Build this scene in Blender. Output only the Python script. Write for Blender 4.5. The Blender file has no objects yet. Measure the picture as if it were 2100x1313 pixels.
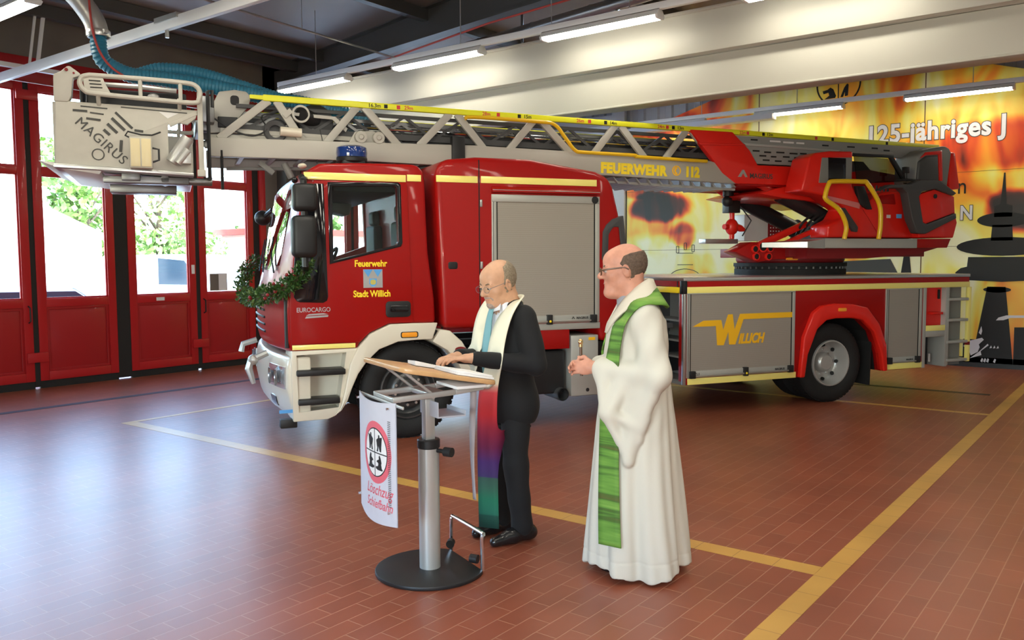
import bpy, bmesh, math, random
import numpy as np
from mathutils import Vector, Matrix
random.seed(7)
rng = np.random.default_rng(7)
SC = bpy.context.scene
COL = SC.collection
PI = math.pi

# ------------------------------------------------------------------ camera
def rot_rows(yaw, pitch, roll):
    f = np.array([-math.sin(yaw)*math.cos(pitch), math.cos(yaw)*math.cos(pitch), -math.sin(pitch)])
    r = np.array([math.cos(yaw), math.sin(yaw), 0.0])
    u = np.cross(r, f)
    return (math.cos(roll)*r+math.sin(roll)*u, -math.sin(roll)*r+math.cos(roll)*u, f)
cr, cu, cf = rot_rows(math.radians(37.47), math.radians(4.03), math.radians(-0.327))
cam = bpy.data.cameras.new('camera'); cam.sensor_fit = 'HORIZONTAL'; cam.sensor_width = 36
cam.lens = 1734/2100*36; cam.clip_end = 400
camo = bpy.data.objects.new('camera', cam); COL.objects.link(camo)
camo.matrix_world = Matrix(((cr[0], cu[0], -cf[0], 0), (cr[1], cu[1], -cf[1], 0), (cr[2], cu[2], -cf[2], 1.70), (0, 0, 0, 1)))
SC.camera = camo
# ------------------------------------------------------------------ sky, sun, daylight, exposure
W = bpy.data.worlds.new('sky'); SC.world = W; W.use_nodes = True
wn = W.node_tree; wn.nodes.clear()
sky = wn.nodes.new('ShaderNodeTexSky'); sky.sky_type = 'NISHITA'; sky.sun_disc = False
sky.sun_elevation = math.radians(48); sky.sun_rotation = math.radians(60); sky.air_density = 1.0; sky.dust_density = 0.5
bgn = wn.nodes.new('ShaderNodeBackground'); bgn.inputs[1].default_value = 3.4
wo = wn.nodes.new('ShaderNodeOutputWorld')
wn.links.new(sky.outputs[0], bgn.inputs[0]); wn.links.new(bgn.outputs[0], wo.inputs[0])
SC.view_settings.view_transform = 'Standard'; SC.view_settings.look = 'None'
SC.view_settings.gamma = 1.0; SC.view_settings.exposure = 0.0
SC.cycles.use_denoising = True
SC.cycles.max_bounces = 8; SC.cycles.sample_clamp_indirect = 6.0
def lamp(name, kind, energy, loc, target=None, size=1.0, size_y=None, color=(1, 1, 1)):
    l = bpy.data.lights.new(name, kind); l.energy = energy; l.color = color
    if kind == 'AREA':
        l.size = size
        if size_y: l.shape = 'RECTANGLE'; l.size_y = size_y
    o = bpy.data.objects.new(name, l); COL.objects.link(o); o.location = loc
    if target is not None:
        o.rotation_euler = (Vector(target)-Vector(loc)).to_track_quat('-Z', 'Y').to_euler()
    return o
sun = lamp('sun', 'SUN', 9.0, (20, -10, 30), (-14, 4, 0)); sun.data.angle = 0.01; sun.data.color = (1.0, 0.96, 0.88)
# the glazed gates let the daylight in: portals only steer the sampling of the sky
def portal(loc, target, sx, sy):
    o = lamp('gate_daylight', 'AREA', 1.0, loc, target, sx, sy); o.data.cycles.is_portal = True; return o
for yy in (1.4, 6.4, 12.0): portal((-12.25, yy, 2.6), (0, yy, 2.6), 4.9, 3.1)
portal((-1.5, -6.3, 1.9), (-1.5, 5, 1.9), 4.4, 2.8)
flash = lamp('camera_flash', 'AREA', 80, (0.03, -0.02, 1.86), (-2.9, 3.9, 1.4), 0.12, 0.08, (1, 0.98, 0.95))

# ------------------------------------------------------------------ helpers: materials
def srgb(r, g, b):
    return tuple(((c/255)/12.92 if c/255 <= 0.04045 else ((c/255+0.055)/1.055)**2.4) for c in (r, g, b))
MATS = {}
def mat(name, col, rough=0.5, metal=0.0, coat=0.0, emit=None, estr=0.0, trans=0.0, alpha=1.0, ior=1.45, noise=0.0, nscale=20.0, bump=0.0, bscale=60.0, sheen=0.0, spec=0.5):
    m = bpy.data.materials.new(name); m.use_nodes = True
    nt = m.node_tree; b = nt.nodes['Principled BSDF']
    b.inputs['Base Color'].default_value = (*col, 1); b.inputs['Roughness'].default_value = rough
    b.inputs['Metallic'].default_value = metal; b.inputs['Coat Weight'].default_value = coat
    b.inputs['Coat Roughness'].default_value = 0.06; b.inputs['IOR'].default_value = ior
    b.inputs['Transmission Weight'].default_value = trans; b.inputs['Alpha'].default_value = alpha
    b.inputs['Sheen Weight'].default_value = sheen; b.inputs['Specular IOR Level'].default_value = spec
    if emit: b.inputs['Emission Color'].default_value = (*emit, 1); b.inputs['Emission Strength'].default_value = estr
    if noise or bump:
        tc = nt.nodes.new('ShaderNodeTexCoord')
        if noise:
            n = nt.nodes.new('ShaderNodeTexNoise'); n.inputs['Scale'].default_value = nscale; n.inputs['Detail'].default_value = 4
            nt.links.new(tc.outputs['Object'], n.inputs['Vector'])
            hs = nt.nodes.new('ShaderNodeMixRGB'); hs.blend_type = 'MULTIPLY'; hs.inputs[0].default_value = 1
            rp = nt.nodes.new('ShaderNodeMapRange'); rp.inputs[1].default_value = 0.3; rp.inputs[2].default_value = 0.7
            rp.inputs[3].default_value = 1-noise; rp.inputs[4].default_value = 1+noise
            nt.links.new(n.outputs[0], rp.inputs[0]); hs.inputs[1].default_value = (*col, 1)
            nt.links.new(rp.outputs[0], hs.inputs[2]); nt.links.new(hs.outputs[0], b.inputs['Base Color'])
        if bump:
            n2 = nt.nodes.new('ShaderNodeTexNoise'); n2.inputs['Scale'].default_value = bscale; n2.inputs['Detail'].default_value = 3
            nt.links.new(tc.outputs['Object'], n2.inputs['Vector'])
            bp = nt.nodes.new('ShaderNodeBump'); bp.inputs['Strength'].default_value = bump; bp.inputs['Distance'].default_value = 0.01
            nt.links.new(n2.outputs[0], bp.inputs['Height']); nt.links.new(bp.outputs[0], b.inputs['Normal'])
    MATS[name] = m
    return m
def stripes(name, col, axis, period, depth=0.5, rough=0.4, metal=0.0, dark=0.75, duty=0.12):
    """a material with fine grooves every `period` metres along one local axis (slats of a roller shutter, hose ribs)"""
    m = mat(name, col, rough, metal); nt = m.node_tree; b = nt.nodes['Principled BSDF']
    tc = nt.nodes.new('ShaderNodeTexCoord'); sp = nt.nodes.new('ShaderNodeSeparateXYZ'); nt.links.new(tc.outputs['Object'], sp.inputs[0])
    d = nt.nodes.new('ShaderNodeMath'); d.operation = 'DIVIDE'; d.inputs[1].default_value = period; nt.links.new(sp.outputs[axis], d.inputs[0])
    fr = nt.nodes.new('ShaderNodeMath'); fr.operation = 'FRACT'; nt.links.new(d.outputs[0], fr.inputs[0])
    lt = nt.nodes.new('ShaderNodeMath'); lt.operation = 'LESS_THAN'; lt.inputs[1].default_value = duty; nt.links.new(fr.outputs[0], lt.inputs[0])
    mx = nt.nodes.new('ShaderNodeMixRGB'); mx.inputs[1].default_value = (*col, 1); mx.inputs[2].default_value = (*[c*dark for c in col], 1)
    nt.links.new(lt.outputs[0], mx.inputs[0]); nt.links.new(mx.outputs[0], b.inputs['Base Color'])
    bp = nt.nodes.new('ShaderNodeBump'); bp.inputs['Strength'].default_value = depth; bp.inputs['Distance'].default_value = 0.004; bp.invert = True
    nt.links.new(lt.outputs[0], bp.inputs['Height']); nt.links.new(bp.outputs[0], b.inputs['Normal'])
    return m
def glassy(name, tint=(1, 1, 1), refl=0.08, rough=0.0):
    """thin architectural glass: mostly straight-through with a mirror reflection by angle"""
    m = bpy.data.materials.new(name); m.use_nodes = True; nt = m.node_tree; nt.nodes.clear()
    t = nt.nodes.new('ShaderNodeBsdfTransparent'); t.inputs[0].default_value = (*tint, 1)
    g = nt.nodes.new('ShaderNodeBsdfGlossy'); g.inputs['Roughness'].default_value = rough
    fz = nt.nodes.new('ShaderNodeFresnel'); gm_ = nt.nodes.new('ShaderNodeNewGeometry'); io = nt.nodes.new('ShaderNodeMapRange')
    io.inputs[3].default_value = 1.45; io.inputs[4].default_value = 1/1.45; nt.links.new(gm_.outputs['Backfacing'], io.inputs[0]); nt.links.new(io.outputs[0], fz.inputs[0])
    mx = nt.nodes.new('ShaderNodeMixShader'); o = nt.nodes.new('ShaderNodeOutputMaterial')
    nt.links.new(fz.outputs[0], mx.inputs[0]); nt.links.new(t.outputs[0], mx.inputs[1]); nt.links.new(g.outputs[0], mx.inputs[2])
    nt.links.new(mx.outputs[0], o.inputs[0]); MATS[name] = m
    return m
# ------------------------------------------------------------------ helpers: meshes
class MB:
    def __init__(s): s.v = []; s.f = []; s.m = []
    def add(s, vs, fs, mi=0):
        n = len(s.v); s.v += [tuple(map(float, p)) for p in vs]; s.f += [tuple(n+i for i in f) for f in fs]; s.m += [mi]*len(fs); return s
    def box(s, x0, x1, y0, y1, z0, z1, mi=0, M=None):
        vs = [(x, y, z) for x in (x0, x1) for y in (y0, y1) for z in (z0, z1)]
        if M is not None: vs = [tuple(M @ Vector(p)) for p in vs]
        return s.add(vs, [(0, 1, 3, 2), (4, 6, 7, 5), (0, 4, 5, 1), (2, 3, 7, 6), (0, 2, 6, 4), (1, 5, 7, 3)], mi)
    def prism(s, poly, a0, a1, axis='y', mi=0):
        """poly: 2-D outline; axis y: (x,z), axis x: (y,z), axis z: (x,y)"""
        def P(p, a): return {'y': (p[0], a, p[1]), 'x': (a, p[0], p[1]), 'z': (p[0], p[1], a)}[axis]
        n = len(poly); vs = [P(p, a0) for p in poly]+[P(p, a1) for p in poly]
        fs = [tuple(range(n)), tuple(range(2*n-1, n-1, -1))]+[(i, i+n, (i+1) % n+n, (i+1) % n) for i in range(n)]
        return s.add(vs, fs, mi)
    def ring(s, outer, inner, a0, a1, axis='y', mi=0):
        """frame: two outlines of equal length, extruded"""
        def P(p, a): return {'y': (p[0], a, p[1]), 'x': (a, p[0], p[1]), 'z': (p[0], p[1], a)}[axis]
        n = len(outer); vs = [P(p, a) for a in (a0, a1) for L in (outer, inner) for p in L]; fs = []
        for i in range(n):
            j = (i+1) % n
            fs += [(i, j, n+j, n+i), (2*n+i, 3*n+i, 3*n+j, 2*n+j), (i, 2*n+i, 2*n+j, j), (n+i, n+j, 3*n+j, 3*n+i)]
        return s.add(vs, fs, mi)
    def band(s, outer, inner, a0, a1, axis='y', mi=0): return s.prism(list(outer)+list(inner)[::-1], a0, a1, axis, mi)
    def cyl(s, p0, p1, r0, r1=None, n=16, mi=0, caps=True):
        return s.tube([p0, p1], [r0, r0 if r1 is None else r1], n, mi, caps)
    def tube(s, path, r, n=10, mi=0, caps=True, closed=False):
        path = [Vector(p) for p in path]; k = len(path)
        rr = r if hasattr(r, '__len__') else [r]*k
        T = []
        for i in range(k):
            if closed: t = path[(i+1) % k]-path[i-1]
            else: t = path[min(i+1, k-1)]-path[max(i-1, 0)]
            T.append(t.normalized() if t.length > 1e-9 else Vector((0, 0, 1)))
        a = Vector((0, 0, 1)) if abs(T[0].z) < 0.9 else Vector((1, 0, 0))
        nrm = (a-T[0]*a.dot(T[0])).normalized(); vs = []; base = None
        for i in range(k):
            nrm = nrm-T[i]*nrm.dot(T[i]); nrm.normalize(); bn = T[i].cross(nrm)
            for j in range(n):
                an = 2*PI*j/n; vs.append(path[i]+(nrm*math.cos(an)+bn*math.sin(an))*rr[i])
        fs = []
        for i in range(k if closed else k-1):
            i2 = (i+1) % k
            for j in range(n): fs.append((i*n+j, i*n+(j+1) % n, i2*n+(j+1) % n, i2*n+j))
        if caps and not closed: fs += [tuple(range(n-1, -1, -1)), tuple(range((k-1)*n, k*n))]
        return s.add(vs, fs, mi)
    def lathe(s, prof, c=(0, 0, 0), axis=(0, 0, 1), n=32, mi=0, closed=False):
        """prof: (radius, height along axis)"""
        ax = Vector(axis).normalized(); a = Vector((0, 0, 1)) if abs(ax.z) < 0.9 else Vector((1, 0, 0))
        e1 = (a-ax*a.dot(ax)).normalized(); e2 = ax.cross(e1); c = Vector(c); vs = []; fs = []; k = len(prof)
        for r, h in prof:
            for j in range(n):
                an = 2*PI*j/n; vs.append(c+ax*h+(e1*math.cos(an)+e2*math.sin(an))*max(r, 1e-5))
        for i in range(k if closed else k-1):
            i2 = (i+1) % k
            for j in range(n): fs.append((i*n+j, i*n+(j+1) % n, i2*n+(j+1) % n, i2*n+j))
        return s.add(vs, fs, mi)
    def ball(s, c, r, nu=16, nv=10, mi=0):
        r = r if hasattr(r, '__len__') else (r, r, r); vs = []; fs = []
        for i in range(nv+1):
            th = PI*i/nv
            for j in range(nu):
                ph = 2*PI*j/nu; vs.append((c[0]+r[0]*math.sin(th)*math.cos(ph), c[1]+r[1]*math.sin(th)*math.sin(ph), c[2]+r[2]*math.cos(th)))
        for i in range(nv):
            for j in range(nu): fs.append((i*nu+j, (i+1)*nu+j, (i+1)*nu+(j+1) % nu, i*nu+(j+1) % nu))
        return s.add(vs, fs, mi)
    def bar(s, p0, p1, w, h, up=(0, 0, 1), mi=0):
        """rectangular bar from p0 to p1, w across, h along `up`"""
        p0, p1 = Vector(p0), Vector(p1); t = (p1-p0).normalized(); u = Vector(up); u = (u-t*u.dot(t)).normalized(); r = t.cross(u)
        vs = [p+r*(sx*w/2)+u*(sz*h/2) for p in (p0, p1) for sx in (-1, 1) for sz in (-1, 1)]
        return s.add(vs, [(0, 1, 3, 2), (4, 6, 7, 5), (0, 4, 5, 1), (2, 3, 7, 6), (0, 2, 6, 4), (1, 5, 7, 3)], mi)
    def build(s, name, mats, parent=None, bevel=0.0, seg=2, smooth=35, M=None, merge=True, fn=None):
        me = bpy.data.meshes.new(name); me.from_pydata([p if fn is None else fn(p) for p in s.v], [], s.f); me.validate()
        mats = mats if isinstance(mats, (list, tuple)) else [mats]
        for m in mats: me.materials.append(MATS[m] if isinstance(m, str) else m)
        if len(me.polygons) == len(s.m): me.polygons.foreach_set('material_index', s.m)
        bm = bmesh.new(); bm.from_mesh(me)
        if merge: bmesh.ops.remove_doubles(bm, verts=bm.verts, dist=1e-5)
        bmesh.ops.recalc_face_normals(bm, faces=bm.faces)
        if bevel:
            es = [e for e in bm.edges if len(e.link_faces) == 2 and e.calc_face_angle(0) > math.radians(28)]
            bmesh.ops.bevel(bm, geom=es, offset=bevel, segments=seg, affect='EDGES', clamp_overlap=True, profile=0.5)
        bm.to_mesh(me); bm.free()
        if smooth:
            me.polygons.foreach_set('use_smooth', [True]*len(me.polygons)); me.set_sharp_from_angle(angle=math.radians(smooth))
        o = bpy.data.objects.new(name, me); COL.objects.link(o)
        if M is not None: o.matrix_world = M
        if parent is not None: o.parent = parent
        return o
def empty(name, loc=(0, 0, 0), rz=0.0):
    o = bpy.data.objects.new(name, None); COL.objects.link(o); o.location = loc; o.rotation_euler = (0, 0, rz); o.empty_display_size = 0.2
    return o
def tag(o, label=None, cat=None, group=None, kind=None):
    if label: o['label'] = label
    if cat: o['category'] = cat
    if group: o['group'] = group
    if kind: o['kind'] = kind
    return o
def struct(o): o['kind'] = 'structure'; return o
def copy_tree(o, parent=None):
    c = o.copy(); COL.objects.link(c)
    if parent is not None: c.parent = parent
    for ch in list(o.children): copy_tree(ch, c)
    return c
def bake(o):
    """apply the modifiers of o"""
    bpy.context.view_layer.update(); dg = bpy.context.evaluated_depsgraph_get()
    me = bpy.data.meshes.new_from_object(o.evaluated_get(dg)); old = o.data; o.modifiers.clear(); o.data = me; me.name = o.name
    return o
def cut(o, *cutters, mode='DIFFERENCE'):
    for i, c in enumerate(cutters):
        c.parent = o.parent
        md = o.modifiers.new('b%d' % i, 'BOOLEAN'); md.object = c; md.operation = mode; md.solver = 'EXACT'
    par = o.parent; bake(o)
    for c in cutters:
        me = c.data; bpy.data.objects.remove(c); bpy.data.meshes.remove(me)
    me = o.data; me.polygons.foreach_set('use_smooth', [True]*len(me.polygons)); me.set_sharp_from_angle(angle=math.radians(35))
    return o
XM = Matrix(((1, 0, 0, 0), (0, 0, -1, 0), (0, 1, 0, 0), (0, 0, 0, 1)))       # text plane facing -y: x to the right, z up
def text(s, size, m, parent=None, at=(0, 0, 0), M=None, bold=0.0, shear=0.0, ext=0.002, align='LEFT', name='lettering', sx=1.0, space=1.0):
    cu_ = bpy.data.curves.new(name, 'FONT'); cu_.body = s; cu_.size = size; cu_.extrude = ext; cu_.offset = bold; cu_.shear = shear
    cu_.align_x = align; cu_.space_character = space; cu_.resolution_u = 4
    t = bpy.data.objects.new(name, cu_); COL.objects.link(t)
    dg = bpy.context.evaluated_depsgraph_get(); dg.update()
    me = bpy.data.meshes.new_from_object(t.evaluated_get(dg)); bpy.data.objects.remove(t); bpy.data.curves.remove(cu_)
    me.name = name; me.materials.clear(); me.materials.append(MATS[m])
    R = (M if M is not None else XM).copy()
    me.transform(Matrix.Translation(at) @ R @ Matrix.Diagonal((sx, 1, 1, 1)))
    o = bpy.data.objects.new(name, me); COL.objects.link(o)
    if parent is not None: o.parent = parent
    return o
def rrect(x0, x1, z0, z1, r, n=5):
    """rounded rectangle outline"""
    pts = []
    for cx, cz, a0 in ((x1-r, z1-r, 0), (x0+r, z1-r, 90), (x0+r, z0+r, 180), (x1-r, z0+r, 270)):
        for i in range(n+1):
            a = math.radians(a0+90*i/n); pts.append((cx+r*math.cos(a), cz+r*math.sin(a)))
    return pts
def arc(cx, cz, r, a0, a1, n=12, rz=None):
    rz = r if rz is None else rz
    return [(cx+r*math.cos(math.radians(a0+(a1-a0)*i/n)), cz+rz*math.sin(math.radians(a0+(a1-a0)*i/n))) for i in range(n+1)]
def smooth_path(pts, n=8):
    """Catmull-Rom through pts"""
    P = [np.array(p, float) for p in pts]; P = [2*P[0]-P[1]]+P+[2*P[-1]-P[-2]]; out = []
    for i in range(1, len(P)-2):
        for k in range(n):
            t = k/n; out.append(0.5*((2*P[i])+(-P[i-1]+P[i+1])*t+(2*P[i-1]-5*P[i]+4*P[i+1]-P[i+2])*t*t+(-P[i-1]+3*P[i]-3*P[i+1]+P[i+2])*t**3))
    out.append(P[-2]); return [tuple(p) for p in out]
# ------------------------------------------------------------------ materials
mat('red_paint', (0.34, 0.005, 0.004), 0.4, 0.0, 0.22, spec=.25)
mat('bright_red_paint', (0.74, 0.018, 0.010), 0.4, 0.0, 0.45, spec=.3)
mat('dark_red', (0.22, 0.008, 0.010), 0.5)
mat('cream_paint', (0.74, 0.68, 0.55), 0.35, 0.0, 0.5)
mat('black_plastic', (0.014, 0.014, 0.015), 0.45)
mat('black_gloss', (0.006, 0.006, 0.008), 0.08, 0.0, 0.5)
mat('rubber', (0.012, 0.012, 0.012), 0.75, bump=0.2, bscale=90)
mat('dark_grey', (0.06, 0.06, 0.062), 0.5)
mat('mid_grey', (0.20, 0.20, 0.19), 0.5)
mat('ladder_grey', (0.46, 0.44, 0.39), 0.42, 0.1)
mat('basket_grey', (0.50, 0.48, 0.42), 0.45, noise=0.04, nscale=9)
mat('aluminium', (0.62, 0.62, 0.60), 0.3, 0.85)
mat('steel_dark', (0.22, 0.22, 0.22), 0.35, 0.8)
mat('chrome', (0.85, 0.85, 0.86), 0.12, 1.0)
mat('silver_paint', (0.50, 0.50, 0.48), 0.35, 0.5)
mat('reflex_yellow', (1.0, 0.87, 0.24), 0.25, 0.0, 0.6)
mat('letter_yellow', (0.95, 0.52, 0.015), 0.4)
mat('letter_bright_yellow', (1.0, 0.75, 0.03), 0.4)
mat('safety_yellow', (0.82, 0.50, 0.01), 0.35, 0.0, 0.4)
mat('rail_yellow', (0.84, 0.84, 0.02), 0.4)
mat('amber_lens', (0.95, 0.36, 0.02), 0.15, 0.0, 0.8)
mat('white_plastic', (0.78, 0.78, 0.76), 0.4)
mat('lamp_white', (0.86, 0.86, 0.84), 0.4)
mat('blue_lens', (0.01, 0.04, 0.20), 0.05, 0.0, 1.0)
mat('clear_lens', (0.75, 0.78, 0.80), 0.05, 0.6, 1.0)
mat('headlight_inside', (0.35, 0.36, 0.38), 0.2, 0.7)
mat('black_print', (0.008, 0.008, 0.008), 0.55)
mat('grey_print', (0.06, 0.06, 0.055), 0.6)
mat('white_print', (0.72, 0.70, 0.70), 0.5)
mat('red_print', (0.70, 0.05, 0.06), 0.5)
mat('pink_print', (0.72, 0.13, 0.17), 0.5)
mat('rim_dark', (0.09, 0.09, 0.09), 0.35, 0.6)
mat('blue_print', (0.10, 0.36, 0.75), 0.5)
mat('gold_print', (0.55, 0.50, 0.12), 0.5)
mat('silver_print', (0.60, 0.60, 0.60), 0.3, 0.7)
stripes('shutter_slats', (0.42, 0.385, 0.33), 2, 0.021, 0.35, 0.38, 0.35, 0.86, 0.14)
mat('shutter_rail', (0.50, 0.50, 0.46), 0.35, 0.4)
glassy('window_glass', (0.93, 0.97, 0.95))
glassy('cab_glass', (0.72, 0.78, 0.76))
mat('cab_interior', (0.035, 0.036, 0.038), 0.6)
mat('hydraulic', (0.02, 0.02, 0.022), 0.3)
# ================================================================== THE HALL
def brick_mat(name, c1, c2, mortar, bw, bh, off=(0, 0), swap=True, rough=0.36, ms=0.012):
    m = mat(name, c1, rough, spec=0.8); nt = m.node_tree; b = nt.nodes['Principled BSDF']
    tc = nt.nodes.new('ShaderNodeTexCoord'); sp = nt.nodes.new('ShaderNodeSeparateXYZ'); cb = nt.nodes.new('ShaderNodeCombineXYZ')
    nt.links.new(tc.outputs['Object'], sp.inputs[0])
    ax = nt.nodes.new('ShaderNodeMath'); ax.operation = 'ADD'; ax.inputs[1].default_value = off[0]
    ay = nt.nodes.new('ShaderNodeMath'); ay.operation = 'ADD'; ay.inputs[1].default_value = off[1]
    nt.links.new(sp.outputs[1 if swap else 0], ax.inputs[0]); nt.links.new(sp.outputs[0 if swap else 1], ay.inputs[0])
    nt.links.new(ax.outputs[0], cb.inputs[0]); nt.links.new(ay.outputs[0], cb.inputs[1])
    br = nt.nodes.new('ShaderNodeTexBrick'); br.offset = 0.42; br.offset_frequency = 2; br.squash = 1.0
    br.inputs['Scale'].default_value = 1.0; br.inputs['Brick Width'].default_value = bw; br.inputs['Row Height'].default_value = bh
    br.inputs['Mortar Size'].default_value = 0.0028; br.inputs['Mortar Smooth'].default_value = 0.2; br.inputs['Bias'].default_value = 0.0
    br.inputs['Color1'].default_value = (*c1, 1); br.inputs['Color2'].default_value = (*c2, 1); br.inputs['Mortar'].default_value = (*mortar, 1)
    nt.links.new(cb.outputs[0], br.inputs['Vector'])
    no = nt.nodes.new('ShaderNodeTexNoise'); no.inputs['Scale'].default_value = 1.3; no.inputs['Detail'].default_value = 5
    nt.links.new(tc.outputs['Object'], no.inputs['Vector'])
    mr = nt.nodes.new('ShaderNodeMapRange'); mr.inputs[1].default_value = 0.3; mr.inputs[2].default_value = 0.7; mr.inputs[3].default_value = 0.84; mr.inputs[4].default_value = 1.14
    nt.links.new(no.outputs[0], mr.inputs[0])
    mx = nt.nodes.new('ShaderNodeMixRGB'); mx.blend_type = 'MULTIPLY'; mx.inputs[0].default_value = 1
    nt.links.new(br.outputs[0], mx.inputs[1]); nt.links.new(mr.outputs[0], mx.inputs[2]); nt.links.new(mx.outputs[0], b.inputs['Base Color'])
    bp = nt.nodes.new('ShaderNodeBump'); bp.inputs['Strength'].default_value = 0.35; bp.inputs['Distance'].default_value = 0.0015; bp.invert = True
    nt.links.new(br.outputs['Fac'], bp.inputs['Height']); nt.links.new(bp.outputs[0], b.inputs['Normal'])
    return m
RX, RY = 0.1133, 0.272
brick_mat('floor_tiles', (0.275, 0.075, 0.038), (0.235, 0.062, 0.032), (0.37, 0.18, 0.11), RY, RX, (0.1, 1.53+RX*40))
brick_mat('yellow_tiles_long', (0.58, 0.33, 0.075), (0.56, 0.31, 0.07), (0.34, 0.18, 0.05), RY, 1.0, (0.118, 0.5), True)
brick_mat('yellow_tiles_cross', (0.58, 0.33, 0.075), (0.56, 0.31, 0.07), (0.34, 0.18, 0.05), 0.235, 1.0, (1.885+0.235*60, 0.5), False)
mat('concrete', (0.155, 0.135, 0.112), 0.75, noise=0.06, nscale=3)
mat('plaster', (0.60, 0.60, 0.58), 0.7)
mat('gate_red', (0.44, 0.012, 0.014), 0.4, 0.0, 0.25)
mat('gate_red_panel', (0.36, 0.010, 0.012), 0.45, 0.0, 0.2)
mat('gate_rubber', (0.014, 0.013, 0.012), 0.7)
mat('roof_sheet', (0.26, 0.225, 0.20), 0.45, 0.1, noise=0.05, nscale=2)
mat('steel_beam', (0.075, 0.072, 0.068), 0.45, 0.1)
mat('corrugated', (0.42, 0.44, 0.47), 0.45, 0.2)
mat('girder_white', (0.52, 0.50, 0.43), 0.5)
mat('duct_metal', (0.42, 0.42, 0.43), 0.32, 0.9)
mat('lamp_glow', (1, 1, 1), 0.5, emit=(1.0, 0.95, 0.80), estr=27.0)
mat('red_pipe', (0.50, 0.05, 0.03), 0.4)
mat('drain_dark', (0.03, 0.018, 0.02), 0.5, 0.3)

XW, YW, YB, XE = -12.0, 14.9, -6.0, 4.6       # street wall, mural wall, wall behind the camera, far side wall
def roof_z(x): return 4.97+0.107*(x+12) if x < -4 else 4.97+0.107*8-0.107*(x+4)
struct(MB().box(XW-0.3, XE+0.3, YB-0.3, YW+0.3, -0.12, 0.0).build('floor', 'floor_tiles', smooth=0))
def floor_line(x0, x1, y0, y1, m):
    return tag(MB().box(x0, x1, y0, y1, 0.0004, 0.0016).build('trim_1', m, smooth=0), 'yellow tile line set in the floor', None, None, 'structure')
floor_line(-1.42, -1.30, -5.8, 14.85, 'yellow_tiles_long')
floor_line(-8.62, -1.421, 4.515, 4.655, 'yellow_tiles_cross')
floor_line(-8.62, -1.421, 10.30, 10.385, 'yellow_tiles_cross')
floor_line(-8.70, -8.622, 4.515, 10.385, 'yellow_tiles_long')
struct(MB().box(-10.42, -10.30, 3.95, 11.5, 0.0004, 0.003).build('drain_channel', 'drain_dark', smooth=0))
struct(MB().box(-8.0, -1.62, 11.80, 11.91, 0.0004, 0.003).build('drain_channel', 'drain_dark', smooth=0))
# threshold strip at the foot of the gates
# ---- street wall: piers, lintel
w = MB()
w.box(XW-0.25, XW, YB-0.2, -1.05, 0, 4.95)
for a, b in ((3.75, 3.92), (8.86, 9.60), (14.4, YW+0.2)): w.box(XW-0.25, XW, a, b, 0, 4.95)
w.box(XW-0.25, XW, YB-0.2, YW+0.2, 4.42, 4.97)
struct(w.build('wall_left', 'concrete', smooth=0))
# ---- red lintel band above the gates
for a, b in ((-1.05, 3.75), (3.92, 8.86), (9.60, 14.4)):
    struct(MB().box(XW-0.2, XW+0.015, a, b, 4.10, 4.42).build('trim_2', 'gate_red_panel', bevel=0.004))
# ---- the folding gates: leaves with two panes and a lower panel
def leaf(n, y0, y1, handle=None):
    root = empty('door_%d' % n, (XW-0.06, 0, 0)); tag(root, None, None, None, 'structure')
    z0, z1 = 0.10, 4.09; st = 0.115
    f = MB()
    f.box(-0.035, 0.035, y0, y0+st, z0, z1); f.box(-0.035, 0.035, y1-st, y1, z0, z1)
    for a, b in ((z0, z0+0.12), (1.10, 1.215), (2.885, 2.985), (z1-0.10, z1)): f.box(-0.034, 0.034, y0+st, y1-st, a, b)
    f.build('door_frame', 'gate_red', root, bevel=0.004)
    p = MB(); p.box(-0.016, 0.004, y0+st-0.005, y1-st+0.005, z0+0.11, 1.105)
    p.ring([(y0+st, 0.22), (y1-st, 0.22), (y1-st, 1.10), (y0+st, 1.10)], [(y0+st+0.035, 0.255), (y1-st-0.035, 0.255), (y1-st-0.035, 1.065), (y0+st+0.035, 1.065)], 0.004, 0.018, 'x')
    p.build('door_panel', 'gate_red_panel', root, bevel=0.003)
    for a, b in ((1.215, 2.885), (2.985, z1-0.10)):
        MB().box(-0.005, 0.001, y0+st-0.01, y1-st+0.01, a-0.01, b+0.01).build('pane', 'window_glass', root, smooth=0)
        MB().ring([(y0+st, a), (y1-st, a), (y1-st, b), (y0+st, b)], [(y0+st+0.018, a+0.018), (y1-st-0.018, a+0.018), (y1-st-0.018, b-0.018), (y0+st+0.018, b-0.018)], -0.012, 0.012, 'x').build('glazing_bead', 'gate_rubber' if False else 'gate_red', root, smooth=0)
    MB().box(-0.02, 0.02, y0, y1, 0.0, z0).build('brush_seal', 'gate_rubber', root, smooth=0)
    if handle is not None:
        h = MB(); h.tube([(0.035, handle, 0.90), (0.085, handle, 0.92), (0.085, handle, 1.10), (0.035, handle, 1.12)], 0.011, 8); h.build('handle', 'black_plastic', root)
    return root
n = 1
gaps = []
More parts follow.
